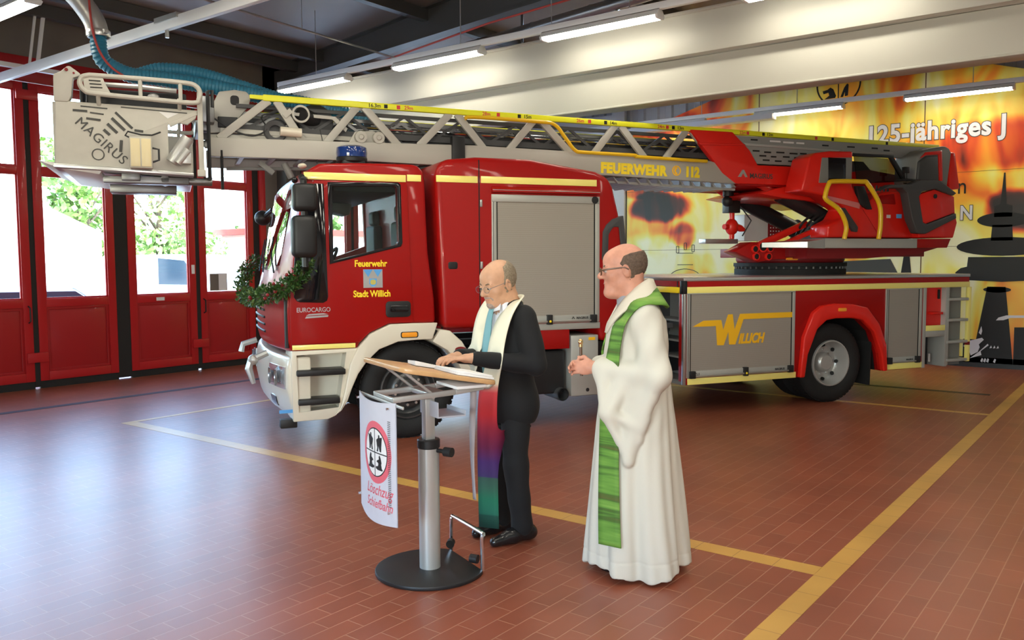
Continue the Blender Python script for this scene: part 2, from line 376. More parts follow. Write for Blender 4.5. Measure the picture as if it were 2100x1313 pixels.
for base, k in ((3.92, 0), (9.60, 1), (-1.05, 2)):
    W_ = 4.94 if k == 0 else 4.80
    ys = [base+0.05, base+1.17, base+1.24, base+2.33, base+2.53, base+3.62, base+3.69, base+4.70]
    if k: ys = [y-0.0 for y in ys[:-1]]+[base+4.70]
    for i in range(4):
        a, b = ys[2*i], ys[2*i+1]
        leaf(n, a, b, (b-0.05) if i == 0 else ((a+0.05) if i == 3 else None)); n += 1
    for a, b in ((ys[1], ys[2]), (ys[3], ys[4]), (ys[5], ys[6]), (ys[7], ys[7]+0.12)):
        struct(MB().box(XW-0.085, XW-0.035, a, b, 0.02, 4.09).build('trim_3', 'gate_rubber', smooth=0))
    struct(MB().box(XW-0.085, XW-0.035, base-0.0, ys[0], 0.0, 4.09).build('trim_3', 'gate_rubber', smooth=0))
    g1 = MB()
    for a, b in ((ys[1], ys[2]), (ys[5], ys[6])):       # red hinge blocks bridging the two folding leaves
        for z in (0.36, 3.86): g1.box(XW-0.03, XW+0.01, a-0.10, b+0.10, z, z+0.13)
    struct(g1.build('hinge', 'gate_red', bevel=0.004))
    struct(MB().box(XW-0.1, XW+0.0, ys[7]+0.12, ys[7]+0.24, 0, 4.1).build('trim_4', 'gate_red', bevel=0.003))
# small notices on the gate
tag(MB().box(XW-0.020, XW-0.014, 6.86, 6.99, 1.125, 1.175).build('notice_plate', 'white_plastic'), 'small white plate on the red gate rail below the middle window', 'sign')
tag(MB().box(XW-0.020, XW-0.012, 7.46, 7.51, 1.52, 1.66).build('notice_plate', 'white_plastic'), 'small upright white plate on the red stile beside the black gap', 'sign')
pl = tag(MB().box(XW-0.052, XW-0.046, 7.79, 8.11, 1.24, 1.52).build('paper_notice', ['white_print', 'concrete']), 'paper notice in the lower corner of the right gate window', 'notice')
MB().box(XW-0.0455, XW-0.0445, 7.80, 7.95, 1.25, 1.51).build('photo_print', 'concrete', pl)
# ---- mural wall (corrugated above), wall behind, far side wall
c = MB(); xs = []; x = XW-0.2
while x < XE+0.3:
    xs += [(x, YW+0.06), (x+0.12, YW+0.06), (x+0.15, YW+0.10), (x+0.27, YW+0.10)]; x += 0.30
N = len(xs)
c.add([(p[0], p[1], 0) for p in xs]+[(p[0], p[1], roof_z(p[0])+0.05) for p in xs], [(i, i+1, N+i+1, N+i) for i in range(N-1)])
struct(c.build('wall_back', 'corrugated', smooth=0))
struct(MB().box(-12, -8.56, YW-0.0, YW+0.055, 0, 4.6).build('wall_back_pier', 'plaster', smooth=0))
struct(MB().box(-8.80, -8.52, YW-0.10, YW, 0, 4.7).build('trim_5', 'plaster', bevel=0.005))
b = MB(); b.box(XW, -3.7, YB-0.2, YB, 0, 5.9); b.box(.7, XE, YB-0.2, YB, 0, 5.9); b.box(-3.7, .7, YB-0.2, YB, 3.3, 5.9); b.box(-3.7, .7, YB-.2, YB, 0, .5)
struct(b.build('wall_front', 'plaster', smooth=0))
b = MB(); b.box(XE, XE+0.2, YB, YW, 0, 5.9)
struct(b.build('wall_right', 'plaster', smooth=0))
# ---- roof with ridge, purlins, rafters
r = MB(); ysr = (YB-0.2, YW+0.3)
pr = [(-12.4, roof_z(-12.4)), (-4, roof_z(-4)), (XE+0.3, roof_z(XE+0.3))]
# skylight opening between x -4.75..-3.35 and y 9.6..11.0
def roof_strip(xa, xb, ya, yb):
    r.add([(xa, ya, roof_z(xa)), (xb, ya, roof_z(xb)), (xb, yb, roof_z(xb)), (xa, yb, roof_z(xa)), (xa, ya, roof_z(xa)+0.12), (xb, ya, roof_z(xb)+0.12), (xb, yb, roof_z(xb)+0.12), (xa, yb, roof_z(xa)+0.12)],
          [(0, 1, 2, 3), (7, 6, 5, 4), (0, 4, 5, 1), (1, 5, 6, 2), (2, 6, 7, 3), (3, 7, 4, 0)])
SKY = (-8.1, -6.75, 11.15, 12.0)
roof_strip(-12.4, SKY[0], *ysr); roof_strip(SKY[0], SKY[1], ysr[0], SKY[2]); roof_strip(SKY[0], SKY[1], SKY[3], ysr[1]); roof_strip(SKY[1], -4.0, *ysr); roof_strip(-4.0, XE+0.3, *ysr)
struct(r.build('ceiling', 'roof_sheet', smooth=0))
zz = roof_z(-6.6)
s1 = MB().add([(SKY[0], SKY[2], roof_z(SKY[0])+0.1), (SKY[1], SKY[2], roof_z(SKY[1])+0.1), (SKY[1], SKY[3], roof_z(SKY[1])+0.1), (SKY[0], SKY[3], roof_z(SKY[0])+0.1)], [(0, 1, 2, 3)]).build('window_20', 'window_glass', smooth=0); struct(s1)
for yy in (9.2, 3.0, -3.2):
    bm_ = MB()
    def raf(x): return 4.69+0.063*(x+12) if x < -4 else 4.69+0.063*8-0.063*(x+4)
    xs_ = [-11.9, -8, -4, 0, 4.5]
    for i in range(4):
        a, b_ = xs_[i], xs_[i+1]
        bm_.add([(a, yy-0.006, raf(a)), (b_, yy-0.006, raf(b_)), (b_, yy-0.006, roof_z(b_)), (a, yy-0.006, roof_z(a)), (a, yy+0.006, raf(a)), (b_, yy+0.006, raf(b_)), (b_, yy+0.006, roof_z(b_)), (a, yy+0.006, roof_z(a))], [(0, 1, 2, 3), (7, 6, 5, 4)])
        for z_, s_ in ((raf, 0.018), (roof_z, -0.018)):
            bm_.bar((a, yy, z_(a)+s_/2), (b_, yy, z_(b_)+s_/2), 0.20, abs(s_))
    bm_.box(-12.0, -11.75, yy-0.10, yy+0.10, 0, 4.9)
    struct(bm_.build('roof_rafter', 'steel_beam', smooth=0))
for xp in (-11.55, -10.9, -8.6, -6.2):
    z = roof_z(xp)
    struct(MB().box(xp-0.06, xp+0.06, YB, YW, z-0.17, z-0.01).build('roof_purlin', 'steel_beam', smooth=0))
# ---- the deep white girder in two tiers
g = MB()
g.box(-10.7, 4.5, 8.44, 8.80, 3.88, 4.31); g.box(-10.7, 4.5, 8.40, 8.84, 4.30, 4.335)
g.box(-10.7, 4.5, 8.58, 8.80, 3.46, 3.88); g.box(-10.7, 4.5, 8.56, 8.84, 3.445, 3.47)
struct(g.build('white_girder', 'girder_white', bevel=0.012))
# ---- light rows: trunking rail and lamps
def rail(y, z, x0, x1):
    m_ = MB(); m_.box(x0, x1, y-0.03, y+0.03, z, z+(0.11 if 4 < y < 6 else 0.075))
    return struct(m_.build('lamp_rail', 'lamp_white', bevel=0.006))
def ceiling_lamp(x, y, z, label, group, first=[None]):
    if first[0] is None:
        root = empty('ceiling_lamp', (x, y, z))
        h = MB(); h.box(0, 1.48, -0.035, 0.035, 0.0, -0.045); h.prism([(-0.035, 0.0), (0.035, 0.0), (0.085, -0.06), (-0.085, -0.06)], 0.0, 1.48, 'x')
        h.build('lamp_housing', 'lamp_white', root, bevel=0.004)
        MB().prism([(-0.078, -0.058), (0.078, -0.058), (0.060, -0.088), (-0.060, -0.088)], 0.03, 1.45, 'x').build('diffuser', 'lamp_glow', root, smooth=0)
        for e in (0.0, 1.45): MB().prism([(-0.085, -0.055), (0.085, -0.055), (0.066, -0.092), (-0.066, -0.092)], e, e+0.03, 'x').build('end_cap', 'lamp_white', root, bevel=0.003)
        first[0] = root
    else:
        root = copy_tree(first[0]); root.location = (x, y, z)
    return tag(root, label, 'lamp', group)
rail(8.0, 4.265, -10.45, 4.4)
for i, (x, lb) in enumerate(((-10.40, 'lit tube lamp at the left end of the row before the white girder'), (-8.03, 'second lit tube lamp from the left before the white girder'), (-5.66, 'third lit tube lamp in front of the white girder, below the skylight'), (-3.29, 'lit tube lamp cut off by the top edge above the girder'))):
    ceiling_lamp(x, 8.0, 4.265, lb, 'tube lamps in front of the girder')
rail(14.2, 4.20, -9.0, 4.4)
for x, lb in ((-8.0, 'lit tube lamp at the left end of the row before the mural'), (-5.62, 'middle tube lamp hanging before the mural, left of the 125 lettering'), (-3.24, 'right tube lamp hanging before the mural above the 125 lettering'), (-0.86, 'tube lamp before the mural beyond the right picture edge')):
    ceiling_lamp(x, 14.2, 4.20, lb, 'tube lamps in front of the mural')
rail(4.72, 3.99, -11.9, -2.0)
for x in (-3.3, -0.9):
    pass
ceiling_lamp(-9.68, 3.6, 4.14, 'bright tube lamp in the top left corner of the hall', 'tube lamps near the photographer')
for x, y in ((-7.2, 1.6), (-4.6, 1.6), (-2.0, 1.6), (0.4, 1.6), (-4.6, -1.6), (-2.0, -1.6), (0.4, -1.6), (1.6, 4.72), (-0.8, 4.72), (-3.2, 4.72), (-5.6, 4.72), (1.6, 8.0), (-6.8, 3.6), (-4.4, 3.6), (-2.0, 3.6), (0.4, 3.6)):
    ceiling_lamp(x, y, 3.99 if y > 4 and y < 6 else 4.14, 'tube lamp of the rows above the photographer', 'tube lamps above the photographer')
rail(3.6, 4.14, -9.68, 1.0); rail(1.6, 4.16, -7.6, 2.0); rail(-1.6, 4.16, -5.0, 2.0); 
# hangers of the lamp rails
hg = MB()
for y, z, xs_ in ((8.0, 4.34, (-9.6, -6.9, -5.55, -4.55, -3.0)), (14.2, 4.27, (-6.6, -4.9, -2.3)), (4.72, 4.07, (-9.4, -6.2))):
    for x in xs_: hg.cyl((x, y, z), (x, y, roof_z(x)), 0.006, n=6)
struct(hg.build('lamp_hanger', 'aluminium'))
struct(MB().box(-9.2, -5.15, 13.75, 13.95, 4.00, 4.09).build('cable_trunking', 'lamp_white', bevel=0.008))
# cross wire and bracing under the roof
wr = MB(); wr.cyl((-9.0, 4.9, 4.80), (-9.0, 9.05, 4.66), 0.014, n=6); wr.cyl((-9.0, 7.28, 4.72), (-9.0, 7.28, 5.29), 0.006, n=6)
struct(wr.build('ceiling_wire', 'aluminium'))
# round air duct and the red sprinkler line along the rafter
dk = MB(); dk.cyl((-9.6, 10.2, 4.93), (-5.2, 10.2, 5.22), 0.085, n=20)
for i in range(5): xx = -9.4+i*1.0; zz = 4.93+0.066*(xx+9.6); dk.cyl((xx-0.02, 10.2, zz), (xx+0.02, 10.2, zz), 0.091, n=20)
tag(dk.build('air_duct', 'duct_metal'), 'round silver air duct running under the roof beside the skylight', 'duct')
tag(MB().tube([(-10.9, 9.03, 4.60), (-9.76, 9.03, 4.63), (-7.28, 9.03, 4.88), (-4.0, 9.03, 5.05)], 0.014, 8).build('sprinkler_pipe', 'red_pipe'), 'thin red pipe slung along the dark rafter', 'pipe')
db = MB()
for x in (-7.6, -6.0): db.cyl((x, 10.2, 4.9), (x, 10.2, roof_z(x)), 0.02, n=8)
struct(db.build('duct_hanger', 'steel_dark'))
# ---- suspended support bar by the gates (upper left)
sb = MB(); sb.bar((-11.55, 3.0, 4.18), (-11.55, 5.35, 4.18), 0.07, 0.055); sb.cyl((-11.55, 4.98, 4.18), (-11.55, 5.10, 5.0), 0.018, n=8); sb.cyl((-11.55, 5.08, 4.20), (-11.55, 5.20, 5.0), 0.026, n=8)
struct(sb.build('gate_motor_bar', 'lamp_white'))
# ================================================================== OUTSIDE THE GATES
mat('yard_paving', (0.50, 0.48, 0.45), 0.8, noise=0.08, nscale=2)
mat('leaf_green', (0.17, 0.28, 0.06), 0.6, noise=0.35, nscale=3)
mat('leaf_light', (0.30, 0.42, 0.12), 0.6, noise=0.3, nscale=3)
mat('bark', (0.10, 0.07, 0.045), 0.9)
mat('house_wall', (0.66, 0.62, 0.54), 0.8); mat('house_roof', (0.16, 0.11, 0.10), 0.8); mat('pink_wall', (0.62, 0.38, 0.34), 0.8)
mat('car_white', (0.75, 0.75, 0.75), 0.3, 0.0, 0.7); mat('car_blue', (0.05, 0.14, 0.35), 0.3, 0, 0.7); mat('dark_glass', (0.03, 0.05, 0.07), 0.08)
struct(MB().box(-90, XW-0.0, -50, 70, -0.25, -0.13).build('ground', 'yard_paving', smooth=0))
struct(MB().box(XW-1.2, XW-0.26, -6, 16, -0.14, -0.02).build('ground_apron', 'yard_paving', smooth=0))
def tree(x, y, h, rx, leafm, label, n=2600, low=0.0, cat='tree'):
    t = empty('leafy_tree' if cat == 'tree' else 'leafy_bush', (x, y, -0.13))
    tr_ = MB(); tr_.tube([(0, 0, 0), (.1, .05, h*.3), (0, .1, h*.6)], [.2*h/7, .16*h/7, .08*h/7], 8)
    for k in range(5): a = rng.uniform(0, 6.28); tr_.tube([(0, 0, h*(.3+.06*k)), (rx*.5*math.cos(a), rx*.5*math.sin(a), h*(.5+.07*k))], [.07*h/7, .03*h/7], 6)
    tr_.build('trunk', 'bark', t)
    cl = MB(); cs = []
    for k in range(16):
        a = rng.uniform(0, 6.28); r_ = rx*math.sqrt(rng.uniform(0, 1))*.75; cs.append((r_*math.cos(a), r_*math.sin(a), h*rng.uniform(low+.18, .88), rx*rng.uniform(.25, .45)))
    for k in range(n):
        c_ = cs[rng.integers(len(cs))]; d = rng.normal(size=3); d /= np.linalg.norm(d); p = np.array(c_[:3])+d*c_[3]*rng.uniform(.7, 1.05)
        u = rng.normal(size=3); u /= np.linalg.norm(u); w_ = np.cross(u, d); w_ /= np.linalg.norm(w_)+1e-9; s_ = rng.uniform(.10, .20)*rx/2.2
        cl.add([p-u*s_, p+w_*s_*.6, p+u*s_, p-w_*s_*.6], [(0, 1, 2, 3)])
    cl.build('crown', leafm, t, smooth=0, merge=False)
    return tag(t, label, cat)
tree(-35, 17.0, 6.8, 2.6, 'leaf_green', 'big leafy tree seen through the second gate window behind the pale garage')
tree(-40, 23.0, 8.2, 2.9, 'leaf_light', 'light green tree filling the middle gate window above the white van')
tree(-37, 29, 8.0, 3.0, 'leaf_green', 'leafy tree seen through the right gate window')
tree(-44, 10.5, 7.5, 3.0, 'leaf_light', 'pale green tree far behind the garage roof on the left')
tree(-30.6, 13.9, 4.0, 0.9, 'leaf_green', 'dense green bush between the garage and the parked white car', 1400, -.1, 'bush')
tree(-30.5, 19.0, 4.0, 1.3, 'leaf_green', 'dark bush behind the white van', 1200, -.1, 'bush')
# garage
g_ = empty('garage_building', (0, 0, -0.13)); tag(g_, 'pale garage with flat grey roof edge outside the second gate window', 'garage')
MB().box(-31, -25, 8.6, 12.6, 0, 2.6).build('wall', 'house_wall', g_, smooth=0)
MB().prism([(8.4, 2.6), (12.8, 2.6), (10.6, 3.6)], -31.2, -24.8, 'x').build('roof', 'house_wall', g_, smooth=0)
MB().box(-24.99, -24.96, 9.2, 11.9, .0, 2.2).build('garage_door', 'white_plastic', g_, smooth=0)
# low pink building
g_ = empty('shed_building', (0, 0, -0.13)); tag(g_, 'low pink shed with white gate outside the right gate window', 'shed')
MB().box(-33, -30, 22.0, 30.0, 0, 3.0).build('wall', 'pink_wall', g_, smooth=0)
MB().box(-33.2, -29.7, 21.7, 30.3, 3.0, 3.25).build('roof', 'gate_red_panel', g_, smooth=0)
MB().box(-29.98, -29.9, 23.5, 29.0, 0, 2.7).build('shed_gate', 'white_plastic', g_, smooth=0)
# house at the far left
g_ = empty('house_building', (0, 0, -0.13)); tag(g_, 'white house with dark gabled roof outside the leftmost gate window', 'house')
MB().box(-36, -27, -4.0, 6.4, 0, 5.0).build('wall', 'house_wall', g_, smooth=0)
MB().prism([(-4.5, 4.9), (6.9, 4.9), (1.2, 8.6)], -36.5, -26.4, 'x').build('roof', 'house_roof', g_, smooth=0)
for y in (-1.0, 2.5, 5.0): wnd = MB().box(-26.99, -26.95, y-.5, y+.5, 1.2, 2.6).build('window', 'dark_glass', g_, smooth=0)
# apartment block seen through the cab
g_ = empty('apartment_building', (0, 0, -0.13)); tag(g_, 'white apartment block with balconies seen through the cab window of the fire engine', 'building')
MB().box(-52, -42, 33.0, 65.0, 0, 14).build('wall', 'house_wall', g_, smooth=0)
for z in (2.0, 5.0, 8.0):
    for y in (36, 40.5, 45, 49.5, 54, 58.5):
        w_ = MB().box(-42.02, -41.95, y-.9, y+.9, z, z+1.5).build('window', 'dark_glass', g_, smooth=0)
    for y in (43.0, 52.0): MB().box(-42, -40.6, y-1.6, y+1.6, z-.4, z+.6).build('balcony', 'white_plastic', g_, smooth=0)
# cars
def car(x, y, rz, m_, label, van=False, L_=4.4, H=1.5):
    c_ = empty('parked_car' if not van else 'parked_van', (x, y, -0.13), rz); tag(c_, label, 'van' if van else 'car')
    if van: pr_ = [(-2.4, .3), (2.3, .3), (2.35, .9), (1.75, 1.15), (1.0, 1.95), (.7, 2.05), (-2.25, 2.05), (-2.4, 1.5)]
    else: pr_ = [(-2.1, .3), (2.1, .3), (2.15, .6), (1.95, .8), (1.0, .92), (.3, 1.42), (-1.0, 1.45), (-1.75, 1.0), (-2.1, .95)]
    MB().prism(pr_, -.85, .85, 'y').build('body', m_, c_, bevel=.08, seg=3)
    gl = [(1.55, 1.22), (.98, 1.88), (.0, 1.95), (.0, 1.22)] if van else [(.95, .95), (.3, 1.36), (-.95, 1.38), (-1.5, 1.0)]
    for s_ in (-.86, .84): MB().prism(gl, s_, s_+.02, 'y').build('side_window', 'dark_glass', c_, smooth=0)
    MB().prism([(-2.42, 1.3), (-2.39, 1.3), (-2.27, 1.9), (-2.30, 1.9)] if van else [(.98, .97), (1.02, .97), (.37, 1.41), (.33, 1.41)], -.7, .7, 'y').build('windscreen', 'car_blue', c_, smooth=0)
    for wx_ in (-1.35, 1.35):
        for s_ in (-1, 1):
            w_ = MB().lathe([(.0, .0), (.22, .0), (.30, -.03), (.31, -.2), (.0, -.2)], (wx_, s_*.87, .31), (0, s_, 0), 20).build('wheel', 'rubber', c_)
            MB().lathe([(.0, .008), (.19, .008), (.2, -.01)], (wx_, s_*.87, .31), (0, s_, 0), 16).build('hubcap', 'aluminium', w_)
    return c_
car(-22.3, 13.55, math.radians(12), 'car_white', 'silver white van parked outside the middle gate window', True)
car(-28.0, 15.9, math.radians(25), 'car_white', 'small white car parked beside the bush outside the second gate window')
car(-15.2, 6.4, math.radians(95), 'car_white', 'white car close outside the second gate window, only its roof and wheel showing')
car(-19.0, 5.2, math.radians(100), 'car_blue', 'blue car outside the leftmost gate window')
# ================================================================== THE FIRE ENGINE (local x: front to rear, y: near side to far side, z: up)
TRX, TRY = -5.633, 5.744
TR = empty("fire_engine", (TRX, TRY, 0.0), math.radians(59.2))
TR.location = (TRX, TRY, 0)
tag(TR, 'red fire engine with a long grey turntable ladder lying over its cab', 'fire engine')
WID = 2.45
# ---------------- cab
def front_fn(p):
    x, y, z = p
    if x < -0.62:
        amp = 0.14-0.11*min(1, max(0, (z-1.3)/0.9)); k = min(1.0, (-0.62-x)/0.25)
        x += k*amp*abs((y-WID/2)/(WID/2))**2.2
    return (x, y, z)
cab_prof = [(-1.22, .88), (-1.245, .98), (-1.25, 1.25), (-1.235, 1.38), (-1.15, 1.70), (-.965, 2.45), (-.92, 2.53), (-.83, 2.58), (-.5, 2.60), (.04, 2.605), (.11, 2.595), (.16, 2.545), (.175, 2.45), (.20, 1.77), (.255, 1.35), (.265, 1.11), (-.19, 1.11), (-.38, 1.03), (-.47, .94), (-.50, .88)]
VS = [0, .07, .2, .45, .8, 1.225, 1.65, 2.0, 2.25, 2.38, WID]
def loft(prof, vs):
    m = MB(); n = len(prof); k = len(vs)
    m.add([(p[0], v, p[1]) for v in vs for p in prof], [tuple(range(n)), tuple(range(k*n-1, (k-1)*n-1, -1))]+[(i*n+j, (i+1)*n+j, (i+1)*n+(j+1) % n, i*n+(j+1) % n) for i in range(k-1) for j in range(n)])
    return m
cab = loft(cab_prof, VS).build('cab', 'red_paint', TR, bevel=0.03, seg=3, fn=front_fn)
inner = MB().prism([(-1.02, 1.18), (-1.06, 1.62), (-.86, 2.42), (-.78, 2.52), (.05, 2.54), (.10, 2.46), (.14, 1.18)], .06, WID-.06, 'y').build('c', 'cab_interior', smooth=0)
side_win = rrect(0, 1, 0, 1, .08)
win = [(-.70, 2.38), (-.12, 2.40), (-.10, 2.38), (-.09, 1.88), (-.11, 1.85), (-.70, 1.705)]
wc1 = MB().prism(win, -.2, .5, 'y').build('c', 'cab_interior', smooth=0)
wc2 = MB().prism([(-.72, 2.38), (.08, 2.40), (.10, 1.88), (-.70, 1.60)], 1.9, 2.7, 'y').build('c', 'cab_interior', smooth=0)
ws = MB().box(-1.9, -.90, .45, WID-.45, 1.66, 2.40).build('c', 'cab_interior', smooth=0)
cut(cab, inner, wc1, wc2, ws)
# windscreen: a curved pane
def front_x(z, y, off=0.0):
    zs = [p[1] for p in cab_prof[:9]]; xs_ = [p[0] for p in cab_prof[:9]]
    x = float(np.interp(z, zs, xs_)); return front_fn((x, y, z))[0]-off
m = MB(); ny, nz = 14, 6; vs = []
for i in range(nz+1):
    for j in range(ny+1):
        z = 1.62+.83*i/nz; y = .42+(WID-.84)*j/ny; vs.append((front_x(z, y, .012), y, z))
m.add(vs, [(i*(ny+1)+j, i*(ny+1)+j+1, (i+1)*(ny+1)+j+1, (i+1)*(ny+1)+j) for i in range(nz) for j in range(ny)])
m.build('windscreen', 'cab_glass', TR)
m = MB()
for y in (.5, 1.2, 1.75): m.tube([(front_x(1.60, y, .03), y, 1.60), (front_x(1.75, y+.3, .035), y+.3, 1.75), (front_x(1.95, y+.5, .03), y+.5, 1.95)], .008, 6)
m.build('wiper', 'black_plastic', TR)
# grille and front lower panel
m = MB()
for i in range(6): z = 1.02+.07*i; m.tube([(front_x(z, y, .006), y, z) for y in (.8, 1.0, 1.225, 1.45, 1.7)], .012, 6)
m.build('grille', 'black_plastic', TR)
MB().tube([(front_x(1.0, y, .004), y, z) for y, z in ((.05, 1.38), (.05, 1.2), (.05, .92))], .020, 6).build('air_deflector', 'black_plastic', TR)
# door (near side) with window, lettering, handle
door_out = [(-1.09, .955), (-1.10, 1.30), (-1.06, 1.72), (-.86, 2.43), (-.01, 2.44), (.0, 2.40), (.02, 1.70), (.04, 1.12), (-.19, 1.12), (-.38, 1.04), (-.47, .955)]
door = MB().prism(door_out, -.014, .012, 'y').build('cab_door', 'red_paint', TR, bevel=0.004)
cut(door, MB().prism(win, -.2, .5, 'y').build('c', 'cab_interior', smooth=0))
MB().ring([(-.74, 2.415), (-.09, 2.43), (-.065, 2.41), (-.055, 1.87), (-.07, 1.835), (-.735, 1.675)], win, -.020, -.006, 'y').build('window_seal', 'black_gloss', door, bevel=.002)
MB().prism(win, -.006, -.003, 'y').build('door_window', 'cab_glass', door, smooth=0)
q = [(-.775, 2.40), (-.86, 2.40), (-.99, 1.95), (-1.045, 1.74), (-1.06, 1.60), (-1.06, 1.38), (-1.035, 1.345), (-1.01, 1.335), (-.80, 1.325), (-.765, 1.345), (-.755, 1.38)]
MB().prism(q, -.021, -.010, 'y').build('quarter_window', 'black_gloss', door, bevel=.003)
MB().box(-.95, -.015, -.021, -.015, 2.435, 2.50).build('reflective_strip', 'reflex_yellow', door, bevel=.002)
MB().box(.0, .135, -.009, .002, 2.445, 2.507).build('reflective_strip', 'reflex_yellow', cab, bevel=.002)
MB().box(-1.085, -.515, -.021, -.015, .905, .948).build('reflective_strip', 'reflex_yellow', door, bevel=.002)
h = MB(); h.prism(rrect(-.225, .015, 1.175, 1.325, .035), -.026, -.012, 'y'); h.build('handle_recess', 'black_plastic', door, bevel=.004)
h = MB(); h.prism(rrect(-.19, -.01, 1.225, 1.285, .02), -.044, -.024, 'y'); h.build('door_handle', 'black_gloss', door, bevel=.004)
MB().ball((-.02, -.03, 1.25), .008, 8, 6).build('door_lock', 'chrome', door)
text('Feuerwehr', .084, 'letter_bright_yellow', door, (-.51, -.0145, 1.652), bold=.0024, sx=.82, name='lettering')
text('Stadt Willich', .084, 'letter_bright_yellow', door, (-.525, -.0145, 1.372), bold=.0024, sx=.80, name='lettering')
MB().box(-.43, -.25, -.017, -.014, 1.455, 1.625).build('town_crest', 'silver_print', door)
cr_ = MB()
cr_.prism([(-.43, 1.624), (-.343, 1.624), (-.385, 1.555)], -.019, -.0165, 'y'); cr_.prism([(-.337, 1.624), (-.252, 1.624), (-.295, 1.555)], -.019, -.0165, 'y')
cr_.prism([(-.375, 1.54), (-.305, 1.54), (-.305, 1.49), (-.325, 1.468), (-.34, 1.464), (-.355, 1.468), (-.375, 1.49)], -.019, -.0165, 'y')
cr_.build('crest_blue_field', 'blue_print', door)
MB().prism(rrect(-.366, -.314, 1.484, 1.53, .018), -.021, -.0185, 'y').build('crest_gold_shield', 'gold_print', door)
text('EUROCARGO', .058, 'silver_print', door, (-1.04, -.0145, 1.245), bold=.0006, sx=.85, name='lettering')
mm = MB(); mm.prism([(-.965, 1.187), (-.76, 1.197), (-.757, 1.213), (-.955, 1.205)], -.018, -.0138, 'y'); mm.prism([(-.955, 1.212), (-.757, 1.220), (-.80, 1.232), (-.93, 1.226)], -.018, -.0138, 'y')
mm.build('emblem_bar', 'silver_print', door)
# sill cladding: fender, step box (cream)
fend = [(.27, 1.11), (-.19, 1.11), (-.38, 1.025), (-.49, .90), (-1.09, .895), (-1.10, .80), (-1.09, .25), (-.78, .255), (-.70, .285), (-.635, .38), (-.585, .50), (-.53, .60), (-.47, .71), (-.40, .80), (-.30, .88), (-.12, .945), (.05, .955), (.215, .955)]
fo = MB().prism(fend, -.02, .40, 'y').build('front_fender', 'cream_paint', TR, bevel=.012, seg=2)
rec = MB().prism([(-1.05, .855), (-.60, .865), (-.68, .36), (-1.04, .335)], -.3, .17, 'y').build('c', 'cream_paint', smooth=0)
cut(fo, rec)
fl_o = [(.27, 1.112), (.03, 1.115), (-.19, 1.112), (-.38, 1.028), (-.50, .90), (-.57, .76), (-.625, .51), (-.665, .36), (-.72, .29)]
fl_i = [(.215, .955), (.05, .955), (-.12, .945), (-.30, .88), (-.42, .77), (-.50, .66), (-.56, .53), (-.60, .42), (-.66, .33)]
MB().band(fl_o, fl_i, -.055, -.015, 'y').build('fender_flare', 'cream_paint', fo, bevel=.012, seg=3)
st = MB(); st.box(-1.055, -.615, -.06, .14, .665, .72); st.build('step_tread', 'black_plastic', fo, bevel=.012)
st = MB(); st.box(-1.045, -.67, -.06, .14, .40, .455); st.build('step_tread', 'black_plastic', fo, bevel=.012)
mk = MB(); mk.prism(rrect(-.085, .065, .985, 1.03, .015), -.062, -.05, 'y'); mk.build('side_marker_light', 'amber_lens', fo, bevel=.003)
MB().prism(rrect(-.095, .075, .978, 1.037, .018), -.057, -.05, 'y').build('marker_bezel', 'black_plastic', fo)
rf = MB(); rf.prism([(.22, .93), (.30, 1.045), (.40, 1.03), (.52, .92), (.62, .76), (.66, .60), (.54, .58), (.47, .72), (.37, .84)], -.03, .40, 'y'); rf.build('rear_fender_wing', 'cream_paint', TR, bevel=.015)
MB().prism([(.50+.055*math.cos(a*PI/8), .845+.026*math.sin(a*PI/8)-.0) for a in range(16)], -.04, -.025, 'y').build('red_reflector', 'dark_red', TR)
ar = MB()
ao = arc(0, .44, .66, 15, 165, 14); ai = arc(0, .44, .60, 15, 165, 14)
ar.band(ao, ai, .02, .6, 'y'); ar.build('wheel_arch_liner', 'rubber', TR, smooth=0)
# bumper
bprof = [(-1.245, .84), (-1.05, .84), (-1.06, .26), (-1.17, .27), (-1.23, .36), (-1.27, .56), (-1.265, .74)]
bp = loft(bprof, VS).build('bumper', 'cream_paint', TR, bevel=.03, seg=3, fn=front_fn)
def bump_x(z, y, off=0.0):
    zs = [.26, .36, .56, .74, .84]; xs_ = [-1.17, -1.23, -1.27, -1.265, -1.245]
    return front_fn((float(np.interp(z, zs, xs_)), y, z))[0]-off
def patch(y0, y1, z0, z1, off, name, m_, par, fx=bump_x, n1=8, n2=5):
    mb = MB(); v_ = []
    for o_ in (off, off-.02):
        for i in range(n2+1):
            for j in range(n1+1):
                y = y0+(y1-y0)*j/n1; z = z0+(z1-z0)*i/n2; v_.append((fx(z, y, o_), y, z))
    k = (n1+1)*(n2+1); f_ = []
    for i in range(n2):
        for j in range(n1):
            a = i*(n1+1)+j; f_ += [(a, a+1, a+n1+2, a+n1+1), (k+a, k+a+n1+1, k+a+n1+2, k+a+1)]
    for i in range(n2): a = i*(n1+1); f_ += [(a, a+n1+1, k+a+n1+1, k+a), (a+n1, k+a+n1, k+a+2*n1+1, a+2*n1+1)]
    for j in range(n1): a = n2*(n1+1)+j; f_ += [(j, k+j, k+j+1, j+1), (a, a+1, k+a+1, k+a)]
    mb.add(v_, f_); return mb.build(name, m_, par, smooth=50)
for s_ in (0, 1):
    Y = (lambda y: y) if s_ == 0 else (lambda y: WID-y)
    hl = patch(*sorted((Y(.05), Y(.52))), .545, .745, .012, 'headlight', 'clear_lens', bp)
    for y in (.16, .34): MB().lathe([(.0, .0), (.05, .012), (.075, .02), (.078, .03)], (bump_x(.645, Y(y), .03), Y(y), .645), (-1, 0, 0), 18).build('headlight_bulb', 'headlight_inside', hl)
    patch(*sorted((Y(.42), Y(.62))), .34, .43, .006, 'fog_light', 'black_gloss', bp)
hk = MB()
